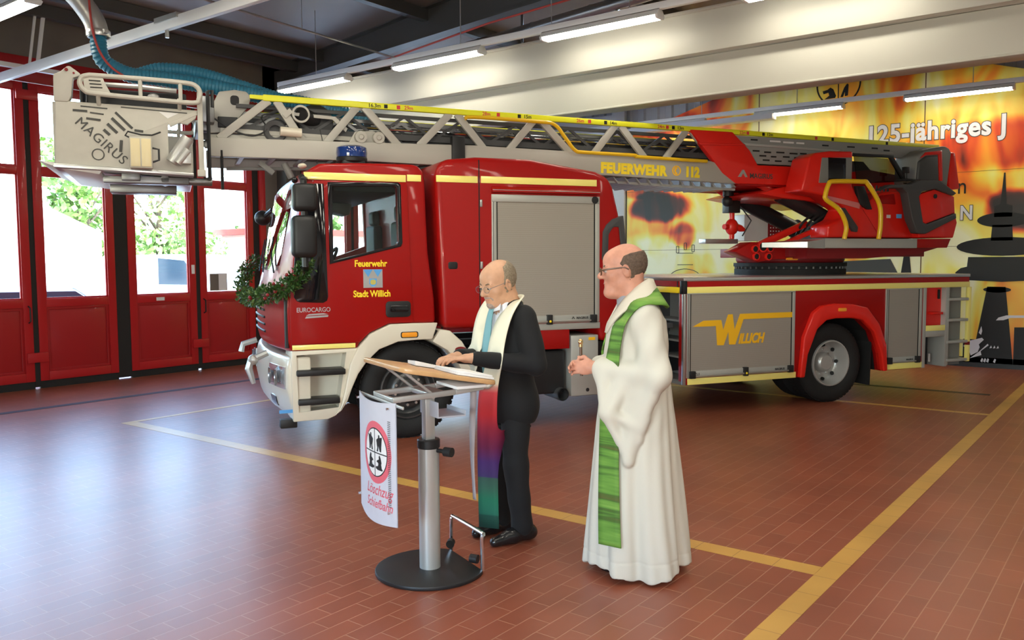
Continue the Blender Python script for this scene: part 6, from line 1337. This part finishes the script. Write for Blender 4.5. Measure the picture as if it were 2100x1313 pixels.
def strip(path, half, name, m_, par, th=.004, n=6, side=None):
    """cloth band along `path`; half = half width vector (constant or per point)"""
    P = smooth_path(path, n); H = half if side is None else side; k = len(P); vs = []
    Hs = [np.array(h) for h in H] if hasattr(H[0], '__len__') else [np.array(H)]*len(path)
    q = np.linspace(0, len(path)-1, k); Hs = np.stack([np.interp(q, range(len(path)), [h[j] for h in Hs]) for j in range(3)], 1)
    for p, h in zip(P, Hs):
        for t in (-1, -.5, 0, .5, 1): vs.append(tuple(np.array(p)+h*t))
    mb = MB(); mb.add(vs, [(5*i+j, 5*i+j+1, 5*i+j+6, 5*i+j+5) for i in range(k-1) for j in range(4)]); o = mb.build(name, m_, par, smooth=60)
    md = o.modifiers.new('t', 'SOLIDIFY'); md.thickness = th; md.offset = 0; return o
def hug(o, body, off, zmin=-1.0):
    """lift the points of a cloth band that would sink into the garment beneath it"""
    from mathutils.bvhtree import BVHTree
    t = BVHTree.FromPolygons([v.co[:] for v in body.data.vertices], [p.vertices[:] for p in body.data.polygons])
    V = o.data.vertices; n_ = len(V)//5
    for it in range(4):
        for v in V:
            if v.co.z < zmin: continue
            loc, n, i, d = t.find_nearest(v.co)
            if loc is not None and (v.co-loc).dot(n) < off: v.co = loc+n*off
        if it == 3: break
        P = np.array([v.co[:] for v in V]).reshape(n_, 5, 3); Q = P.copy()
        Q[1:-1] = .5*P[1:-1]+.25*(P[:-2]+P[2:]); m = (P[..., 2] > zmin)[..., None]; P = np.where(m, Q, P).reshape(-1, 3)
        for v, p in zip(V, P): v.co = p
def glasses(par, o, R, sc, m_, r, rimless=False):
    def W_(p): return tuple(np.array(o)+R @ (np.array(p)*sc))
    g = MB()
    for sx in (-1, 1):
        g.tube([W_((sx*.034+.024*math.cos(a), .116-.004*abs(math.cos(a)), -.006+.017*math.sin(a))) for a in np.linspace(0, 2*PI, 20, endpoint=False)], r, 6, closed=True)
        g.tube([W_((sx*.058, .110, .0)), W_((sx*.074, .085, .004)), W_((sx*.086, .0, .008)), W_((sx*.086, -.02, -.004))], r*1.3, 6)
    g.tube([W_((-.011, .118, -.002)), W_((0, .121, .002)), W_((.011, .118, -.002))], r, 6); g = g.build('glasses', m_, par)
    for sx in (-1, 1): l_ = MB(); l_.add([W_((sx*.034, .115, -.006))]+[W_((sx*.034+.0235*math.cos(a), .115-.004*abs(math.cos(a)), -.006+.0165*math.sin(a))) for a in np.linspace(0, 2*PI, 20, endpoint=False)], [(0, 1+i, 1+(i+1) % 20) for i in range(20)]); l_.build('glasses_lens', 'window_glass', g)
    return g
def folds(seed, amp, f1=9.0, f2=17.0):
    r_ = np.random.default_rng(seed); ph = r_.uniform(0, 6.28, 6)
    def d(co, no):
        x, y, z = co.T
        return amp*(np.sin(f1*x+f2*.7*z+ph[0]+1.5*np.sin(6*y+ph[1]))+.7*np.sin(f2*z-f1*y+ph[2]+1.3*np.sin(8*x+ph[3]))+.4*np.sin(f2*1.9*(x+y)+ph[4]+2*np.sin(5*z)))
    return d

# ------------------------------------------------------------------ the man in the dark suit
MN = empty('person', (-3.13, 4.03, 0), math.radians(162)); tag(MN, 'man in dark suit and long multicoloured stole standing at the lectern, looking down', 'person')
HO, HR, HS = np.array([0, .062, 1.565]), Rz(.10) @ Rx(-.26), 1.10
F = Field((-.42, -.30, -.01), (.42, .58, 1.76), .0045)
F.frame(HO, HR, HS); head_prims(F); F.frame()
F.cap((0, .0, 1.46), (0, -.01, 1.36), .062, .08, .04)
F.ell((0, -.01, 1.24), (.16, .105, .20), .04); F.ell((0, .01, 1.03), (.155, .12, .17), .05); F.ell((0, -.01, .92), (.15, .11, .11), .05); F.cap((-.15, -.01, 1.375), (.15, -.01, 1.375), .05, .05, .04)
WL, WR = np.array([-.075, .285, 1.135]), np.array([.075, .295, 1.135])
EL, ER = np.array([-.262, -.03, 1.085]), np.array([.255, -.01, 1.10])
for s_, sh_, e_, w_ in ((-1, (-.185, -.01, 1.37), EL, WL), (1, (.185, -.01, 1.37), ER, WR)):
    F.cap(sh_, e_, .052, .042, .03); F.cap(e_, w_, .042, .029, .02)
    F.cap((s_*.085, 0, .90), (s_*.10, .015, .49), .08, .054, .03); F.cap((s_*.10, .015, .49), (s_*.112, -.03, .10), .054, .038, .02); F.cap((s_*.112, -.04, .05), (s_*.112, .10, .028), .026, .018, .02)
def hframe(w, fwd, up):
    f_ = np.array(fwd, float); f_ /= np.linalg.norm(f_); u_ = np.array(up, float); u_ -= f_*(u_@f_); u_ /= np.linalg.norm(u_); return np.array(w), np.stack([np.cross(f_, u_), f_, u_], 1)
o_, R_ = hframe(WL+np.array([.012, .02, .0]), (.55, .83, -.02), (0.0, .1, 1)); F.frame(o_, R_, 1.02); hand_prims(F, .32, 1); F.frame()
o_, R_ = hframe(WR+np.array([-.004, .03, -.004]), (-.32, .94, .02), (.0, .1, 1)); F.frame(o_, R_, 1.02); hand_prims(F, .35, -1); F.frame()
skin('body', F, 'skin_pale', MN)
face_bits(MN, HO, HR, HS, 'brow_hair', 'skin_pale', .0035)
glasses(MN, HO, HR, HS, 'steel_dark', .0011)
def hw(p): return HO+HR @ (np.array(p)*HS)
# hair: short grey crop round the sides and back
def shell(o, R, sc, lo, hi, grow, keep, name, m_, par, h=.004):
    F = Field(lo, hi, h); F.frame(o, R, sc); F.ell((0, -.018, .030), (.077+grow, .100+grow, .094+grow), .0); F.ell((0, -.01, -.04), (.062+grow, .072+grow, .06+grow), .02); F.frame()
    X, Y, Z = np.meshgrid(*F.ax, indexing='ij'); Q = np.einsum('ji,jxyz->ixyz', R, np.stack([X-o[0], Y-o[1], Z-o[2]]))/sc
    F.D = np.maximum(F.D, keep(*Q).astype(np.float32)*sc); return skin(name, F, m_, par, disp=lambda co, no: .0012*np.sin(260*co[:, 0]+90*co[:, 1])*np.sin(240*co[:, 2]), relax=1)
shell(HO, HR, HS, HO-.2, HO+.2, .0055, lambda x, y, z: np.maximum.reduce([y-.018+.30*np.clip(z, 0, 1)+np.where(np.abs(x) < .03, .02, 0), z-.088-.25*np.clip(-y, -.02, .1), -.075-z-.4*np.clip(.02+y, -1, 0), .005-np.maximum(np.abs(x)-.045, -y-.02)]), 'hair', 'hair_grey', MN)
def beardf():
    F = Field(HO-.2, HO+.2, .0035); F.frame(HO, HR, HS); F.ell((0, .0685, -.100), (.033, .031, .026), .012); F.ell((0, .089, -.056), (.028, .0145, .006), .006); F.cap((-.028, .078, -.062), (-.027, .07, -.09), .010, .010, .01); F.cap((.028, .078, -.062), (.027, .07, -.09), .010, .010, .01); F.frame(); return F
skin('beard', beardf(), 'beard_grey', MN, relax=1)
# jacket
F = Field((-.44, -.30, .62), (.44, .48, 1.50), .006)
F.ell((0, -.012, 1.24), (.195, .128, .225), .04); F.ell((0, .012, 1.04), (.198, .153, .20), .05); F.ell((0, -.022, .85), (.214, .160, .22), .05); F.cap((-.150, -.012, 1.375), (.150, -.012, 1.375), .066, .066, .05)
F.ell((0, -.02, 1.43), (.085, .08, .05), .04)
for s_, sh_, e_, w_ in ((-1, (-.178, -.012, 1.36), EL, WL), (1, (.178, -.012, 1.36), ER, WR)):
    wv_ = w_-e_; F.cap(sh_, e_, .074, .060, .03); F.cap(e_, e_+wv_*.93, .060, .043, .025)
F.fn(lambda X, Y, Z: np.maximum(.70-Z+0*X+0*Y, 0*X)-(Z-.70), (-.44, -.30, .60), (.44, .48, .70), 0, 'sub')
F.fn(lambda X, Y, Z: np.maximum(np.abs(X-.01)-np.clip((Z-.93)*.20, 0, .085), .045-Y)+0*Z, (-.15, .0, .92), (.15, .3, 1.5), .006, 'sub')
F.cap((0, .02, 1.40), (0, .02, 1.52), .066, .07, .01, 'sub')
jk = skin('suit_jacket', F, 'suit_black', MN, folds(3, .0038))
F = Field((-.22, -.2, .90), (.22, .24, 1.50), .006)
F.ell((0, -.012, 1.24), (.178, .112, .215), .04); F.ell((0, .012, 1.05), (.172, .132, .19), .05); F.cap((0, .012, 1.37), (0, .022, 1.445), .076, .069, .02); F.cap((0, .03, 1.40), (0, .03, 1.56), .058, .062, .004, 'sub')
skin('shirt', F, 'shirt_white', MN)
tie = strip([(0.0, .098, 1.425), (.0, .118, 1.38), (.006, .133, 1.28), (.012, .150, 1.12), (.014, .156, .98)], None, 'necktie', 'tie_teal', MN, .008, 6, side=[(.018, 0, 0), (.024, 0, 0), (.034, 0, 0), (.042, 0, 0), (.046, 0, 0)])
MB().ball((0, .102, 1.415), (.022, .014, .022), 12, 8).build('tie_knot', 'tie_teal', tie)
for sx in (-1, 1): MB().add([(0, .098, 1.432), (sx*.05, .072, 1.455), (sx*.062, .088, 1.408), (sx*.012, .112, 1.392)], [(0, 1, 2, 3)]).build('shirt_collar', 'shirt_white', MN).modifiers.new('t', 'SOLIDIFY').thickness = .003
# trousers and shoes
F = Field((-.28, -.24, .04), (.28, .24, 1.02), .006)
F.ell((0, -.012, .90), (.165, .125, .12), .03)
for s_ in (-1, 1): F.cap((s_*.085, -.005, .88), (s_*.103, .012, .49), .098, .076, .02); F.cap((s_*.103, .012, .49), (s_*.112, -.028, .095), .076, .064, .02)
skin('trousers', F, 'suit_black', MN, lambda co, no: .003*np.sin(34*co[:, 2]+9*co[:, 0])*np.clip(1.1-abs(co[:, 2]-.3)*1.6, 0, 1)+.002*np.sin(14*co[:, 1]+20*co[:, 2]))
for s_, dy, a in ((-1, .0, .06), (1, .0, .05)):
    F = Field((s_*.112-.09, -.16, -.01), (s_*.112+.09, .26, .16), .004); F.frame((s_*.112, -.02+dy, 0), Rz(a*s_), 1.0)
    F.cap((0, -.07, .045), (0, .06, .042), .040, .043, .02); F.cap((0, .06, .04), (0, .185, .028), .044, .030, .02); F.cap((0, -.05, .06), (0, -.02, .12), .044, .046, .03); F.ell((0, .05, .06), (.034, .07, .03), .03); F.frame()
    F.D = np.maximum(F.D, (.004-F.ax[2])[None, None, :].astype(np.float32))
    sh_ = skin('shoe', F, 'shoe_black', MN, relax=2)
# stole: cream above, then red, violet and green bands
def stole_mat():
    m = mat('stole_bands', (.7, .66, .5), .75); nt = m.node_tree; b = nt.nodes['Principled BSDF']
    tc = nt.nodes.new('ShaderNodeTexCoord'); sp = nt.nodes.new('ShaderNodeSeparateXYZ'); nt.links.new(tc.outputs['Object'], sp.inputs[0])
    cr_ = nt.nodes.new('ShaderNodeValToRGB'); e = cr_.color_ramp.elements; cr_.color_ramp.interpolation = 'LINEAR'
    e[0].position = .10; e[0].color = (.006, .055, .045, 1); e[1].position = 1.0; e[1].color = (.76, .72, .56, 1)
    for p, c in ((.20, (.008, .075, .055, 1)), (.205, (.012, .14, .09, 1)), (.30, (.012, .16, .09, 1)), (.36, (.035, .13, .09, 1)), (.425, (.035, .10, .08, 1)), (.43, (.05, .03, .14, 1)), (.52, (.065, .02, .15, 1)), (.60, (.14, .012, .07, 1)), (.72, (.28, .014, .04, 1)), (.80, (.50, .02, .03, 1)), (.93, (.58, .05, .06, 1)), (.965, (.60, .30, .25, 1)), (.985, (.74, .69, .53, 1))): q = e.new(p); q.color = c
    nt.links.new(sp.outputs[2], cr_.inputs[0]); nt.links.new(cr_.outputs[0], b.inputs['Base Color'])
stole_mat()
ST = [(0.0, -.080, 1.445), (-.055, -.064, 1.462), (-.105, -.03, 1.470), (-.118, .035, 1.435), (-.118, .098, 1.36), (-.112, .140, 1.24), (-.105, .168, 1.08), (-.104, .200, .95), (-.104, .212, .80), (-.104, .212, .50), (-.108, .208, .125)]
HV = [(0, .022, .034), (-.02, .026, .034), (-.055, .01, .024), (-.066, .0, .018), (-.068, -.006, .01), (-.068, -.008, 0), (-.062, -.014, 0), (-.056, -.026, 0), (-.052, -.034, 0), (-.052, -.036, 0), (-.052, -.036, 0)]
st_ = strip(ST, None, 'stole', 'stole_bands', MN, .005, 6, side=HV)
hug(st_, jk, .007)
ST2 = [(-p[0], p[1], p[2]) for p in ST[:7]]+[(.10, .185, 1.0), (.09, .18, .93)]
sh2 = strip(ST2, None, 'stole_half', 'stole_bands', st_, .005, 6, side=[(-h[0], h[1], h[2]) for h in HV[:9]]); hug(sh2, jk, .007)

# ------------------------------------------------------------------ the priest in the white alb
PR = empty('person', (-2.25, 4.05, 0), math.radians(127.5)); tag(PR, 'man in long white alb and green stole holding a small rod with both hands', 'person')
HO, HR, HS = np.array([0, .075, 1.652]), Rz(-.04) @ Rx(-.07), 1.08
F = Field((-.42, -.34, -.01), (.42, .52, 1.82), .0045)
F.frame(HO, HR, HS); head_prims(F, 1.12, 1.06); F.ell((0, .06, -.118), (.045, .045, .03), .03); F.frame()
F.cap((0, .03, 1.52), (0, .0, 1.40), .064, .085, .04); F.ell((0, -.01, 1.28), (.165, .11, .20), .04); F.ell((0, .02, 1.06), (.17, .14, .18), .05); F.ell((0, 0, .93), (.16, .12, .12), .05); F.cap((-.15, -.01, 1.42), (.15, -.01, 1.42), .05, .05, .04)
WL, WR = np.array([-.062, .225, 1.12]), np.array([.055, .225, 1.115]); EL, ER = np.array([-.27, -.07, 1.10]), np.array([.27, -.07, 1.10])
for s_, sh_, e_, w_ in ((-1, (-.19, -.01, 1.41), EL, WL), (1, (.19, -.01, 1.41), ER, WR)):
    F.cap(sh_, e_, .052, .042, .03); F.cap(e_, w_, .042, .030, .02)
    F.cap((s_*.09, 0, .90), (s_*.10, .015, .49), .08, .055, .03); F.cap((s_*.10, .015, .49), (s_*.10, -.02, .10), .055, .038, .02); F.cap((s_*.10, -.04, .045), (s_*.10, .14, .035), .036, .028, .02)
o_, R_ = hframe(WL+np.array([.008, .018, .0]), (.30, .95, .02), (-1, .25, .25)); F.frame(o_, R_, 1.05); hand_prims(F, .62, 1); F.frame()
o_, R_ = hframe(WR+np.array([-.008, .020, -.004]), (-.28, .95, .04), (1, .25, .25)); F.frame(o_, R_, 1.05); hand_prims(F, .50, -1); F.frame()
skin('body', F, 'skin_ruddy', PR)
face_bits(PR, HO, HR, HS, 'brow_hair', 'skin_ruddy', .0052); glasses(PR, HO, HR, HS, 'wood_dark', .0032)
shell(HO, HR, HS, HO-.22, HO+.22, .0065, lambda x, y, z: np.maximum.reduce([y-.030+.55*np.clip(z-.01, 0, 1), z-.075+.4*np.clip(y+.03, 0, 1)-.12*np.clip(-y-.03, 0, .1), -.100-z-.5*np.clip(.02+y, -1, 0), np.where(y > -.02, -.012-z+.9*np.clip(y+.02, 0, .05), -1.0), .004-np.maximum(np.abs(x)-.045, -y-.02)]), 'hair', 'hair_brown', PR)
# alb
def alb_R(z, th):
    """radius of the robe at height z in direction th (0 = forward, + towards his left)"""
    f = np.clip((1.32-z)/1.30, 0, 1); a = .185+.115*f**.85; b = .150+.130*f**.85
    e = 1/np.sqrt((np.sin(th)/a)**2+(np.cos(th)/b)**2)
    return e*(1+.075*f**1.3*(np.sin(7*th+.6)+.55*np.sin(11*th+2.1)+.4*np.sin(4*th+.3*z*6)))
def alb_f(X, Y, Z):
    cy = .01-.02*np.clip((1.3-Z), 0, 1.3)/1.3; x = X; y = Y-cy; r = np.sqrt(x*x+y*y)+1e-6; th = np.arctan2(-x, y)
    return np.maximum((r-alb_R(Z, th))*.92, np.maximum(.035+.02*np.sin(3*th)-Z, Z-1.36))
F = Field((-.44, -.40, .0), (.44, .42, 1.58), .0065)
F.fn(alb_f, (-.44, -.40, .02), (.44, .42, 1.40), .02)
F.ell((0, -.015, 1.28), (.20, .145, .22), .05); F.cap((-.155, -.02, 1.41), (.155, -.02, 1.41), .068, .068, .06); F.ell((0, .0, 1.45), (.10, .09, .06), .05)
for s_, e_, w_ in ((-1, EL, WL), (1, ER, WR)):
    sh_ = np.array([s_*.18, -.015, 1.40]); wv_ = w_-e_; ce = e_+wv_*.88; tip = np.array([s_*.235, .075 if s_ < 0 else -.02, .655]); mid = e_+wv_*.45
    F.cap(sh_, e_, .080, .070, .04); F.cap(e_, ce, .068, .058, .03)
    for a_, ra in ((e_*.55+sh_*.45, .06), (e_, .052), (e_+wv_*.25, .046), (mid, .044), (e_+wv_*.68, .042), (ce, .044)):
        if s_ < 0 or a_ is e_ or ra == .06: F.cap(a_, tip, ra, .016, .03)
    if s_ < 0:
        m1 = np.array([-.205, .185, .90]); F.cap(ce, m1, .050, .036, .03); F.cap(m1, tip, .036, .016, .02); F.cap(mid, m1, .05, .036, .03); F.cap(e_*.4+tip*.6, m1, .03, .03, .02)
    for t in ((.25, .5, .75) if s_ < 0 else ()): F.cap(e_*(1-t)+tip*t+np.array([0, -.01, 0]), ce*(1-t)+tip*t, .044*(1-t)+.016*t, .040*(1-t)+.016*t, .02)
F.cap((0, .03, 1.43), (0, .04, 1.58), .066, .075, .01, 'sub')
def albd(co, no):
    x, y, z = co.T; th = np.arctan2(-x, y); f = np.clip((1.25-z)/1.2, 0, 1)
    return .006*f*np.sin(19*th+2*np.sin(3*z)+1)+.0025*np.sin(30*z+14*x+3*np.sin(9*y))*np.clip(z-.6, 0, .6)+np.where((z < .125) & (z > .112), -.002, 0)+.004*np.sin(46*(y+.55*(z-1.1))+3*x)*np.clip((np.abs(x)-.13)*12, 0, 1)*np.clip((z-.62)*3, 0, 1)
alb = skin('alb', F, 'alb_white', PR, albd, 3)
strip([(0, -.105, 1.545), (-.075, -.065, 1.55), (-.105, .01, 1.515), (-.092, .085, 1.455), (-.05, .135, 1.385), (0.004, .160, 1.325)], None, 'alb_collar', 'alb_collar', alb, .010, 6, side=[(0, -.02, -.05), (-.025, -.015, -.046), (-.035, .0, -.042), (-.036, .01, -.036), (-.034, .012, -.030), (-.030, .008, -.022)])
strip([(0, -.105, 1.545), (.075, -.065, 1.55), (.105, .01, 1.515), (.092, .085, 1.455), (.05, .135, 1.385), (-.004, .160, 1.325)], None, 'alb_collar', 'alb_collar', alb, .010, 6, side=[(0, -.02, -.05), (.025, -.015, -.046), (.035, .0, -.042), (.036, .01, -.036), (.034, .012, -.030), (.030, .008, -.022)])
F = Field((-.12, -.1, 1.28), (.12, .2, 1.52), .006); F.cap((0, .02, 1.36), (0, .04, 1.49), .085, .070, .02); F.ell((0, .06, 1.34), (.07, .075, .07), .02); skin('clergy_shirt', F, 'dress_grey', PR)
def green_mat():
    m = mat('stole_green', (.16, .36, .05), .7); nt = m.node_tree; b = nt.nodes['Principled BSDF']
    tc = nt.nodes.new('ShaderNodeTexCoord'); mp = nt.nodes.new('ShaderNodeMapping'); mp.inputs['Scale'].default_value = (.6, .6, 11); nt.links.new(tc.outputs['Object'], mp.inputs[0])
    n = nt.nodes.new('ShaderNodeTexNoise'); n.inputs['Scale'].default_value = 2.4; n.inputs['Detail'].default_value = 5; nt.links.new(mp.outputs[0], n.inputs['Vector'])
    cr_ = nt.nodes.new('ShaderNodeValToRGB'); e = cr_.color_ramp.elements; e[0].position = .30; e[0].color = (.10, .10, .02, 1); e[1].position = .72; e[1].color = (.22, .36, .07, 1)
    for p, c in ((.42, (.05, .12, .015, 1)), (.50, (.10, .24, .03, 1)), (.60, (.15, .31, .045, 1))): q = e.new(p); q.color = c
    nt.links.new(n.outputs[0], cr_.inputs[0]); nt.links.new(cr_.outputs[0], b.inputs['Base Color'])
green_mat()
def on_alb(z, th, off=.012):
    r = float(alb_R(np.float64(z), th))+off; cy = .01-.02*max(0, min(1.3, 1.3-z))/1.3
    return (-r*math.sin(th), cy+r*math.cos(th), z)
def tang(th, w_): return (-w_*math.cos(th), -w_*math.sin(th), 0)
def stole_path(sg):
    P = [(0, -.135, 1.49), (-.085, -.125, 1.50), (-.150, -.075, 1.495), (-.172, .0, 1.468), (-.160, .072, 1.40), (-.145, .125, 1.30), (-.150, .150, 1.17)]
    H = [(0, -.03, -.055), (-.03, -.03, -.05), (-.056, -.012, -.028), (-.060, .0, -.016), (-.056, .012, -.012), (-.050, -.020, 0), (-.048, -.028, 0)]
    for z in (1.05, .92, .75, .55, .35, .205):
        th = (.78 if sg > 0 else 1.35)+(1.05-z)*.20; rr = max(float(alb_R(np.float64(zz), th+d)) for zz in (z,) for d in (-.2, 0, .2))-float(alb_R(np.float64(z), th))
        P.append(on_alb(z, th, .014+rr)); H.append(tang(th, .058+.010*(1.05-z)))
    return [(p[0]*sg, p[1], p[2]) for p in P], [(h[0]*sg, h[1], h[2]) for h in H]
P_, H_ = stole_path(1); gs_ = strip(P_, None, 'stole', 'stole_green', PR, .006, 6, side=H_); hug(gs_, alb, .009, 1.24)
P_, H_ = stole_path(-1); g2_ = strip(P_, None, 'stole_half', 'stole_green', gs_, .006, 6, side=H_); hug(g2_, alb, .009, 1.24)
wt = MB(); wt.lathe([(.034, -.006), (.036, 0), (.034, .006)], WL+np.array([-.004, .0, 0]), tuple((WL-EL)/np.linalg.norm(WL-EL)), 20); wt.build('wrist_watch', 'chrome', PR)
for s_ in (-1, 1):
    sh_ = MB(); sh_.ball((s_*.10, .08, .035), (.045, .13, .034), 14, 8); sh_.build('shoe', 'shoe_black', PR)
# the rod in his hands
RD = empty('sprinkler_rod', (0, 0, 0)); tag(RD, 'short dark wooden rod with bright metal tip held upright in the hands', 'rod')
RD.matrix_world = Matrix.Translation(PR.location) @ Matrix.Rotation(math.radians(127.5), 4, 'Z')
hc_ = np.array([.0, .300, 1.12])
MB().tube([tuple(hc_+np.array([0, .0, -.05])), tuple(hc_+np.array([0, .005, .115]))], .0085, 10).build('handle', 'wood_dark', RD)
tp_ = MB(); tp_.ball(tuple(hc_+np.array([0, .005, .135])), (.014, .014, .018), 12, 8); tp_.cyl(tuple(hc_+np.array([0, .005, .108])), tuple(hc_+np.array([0, .005, .125])), .011, n=12); tp_.build('metal_tip', 'brass', RD)
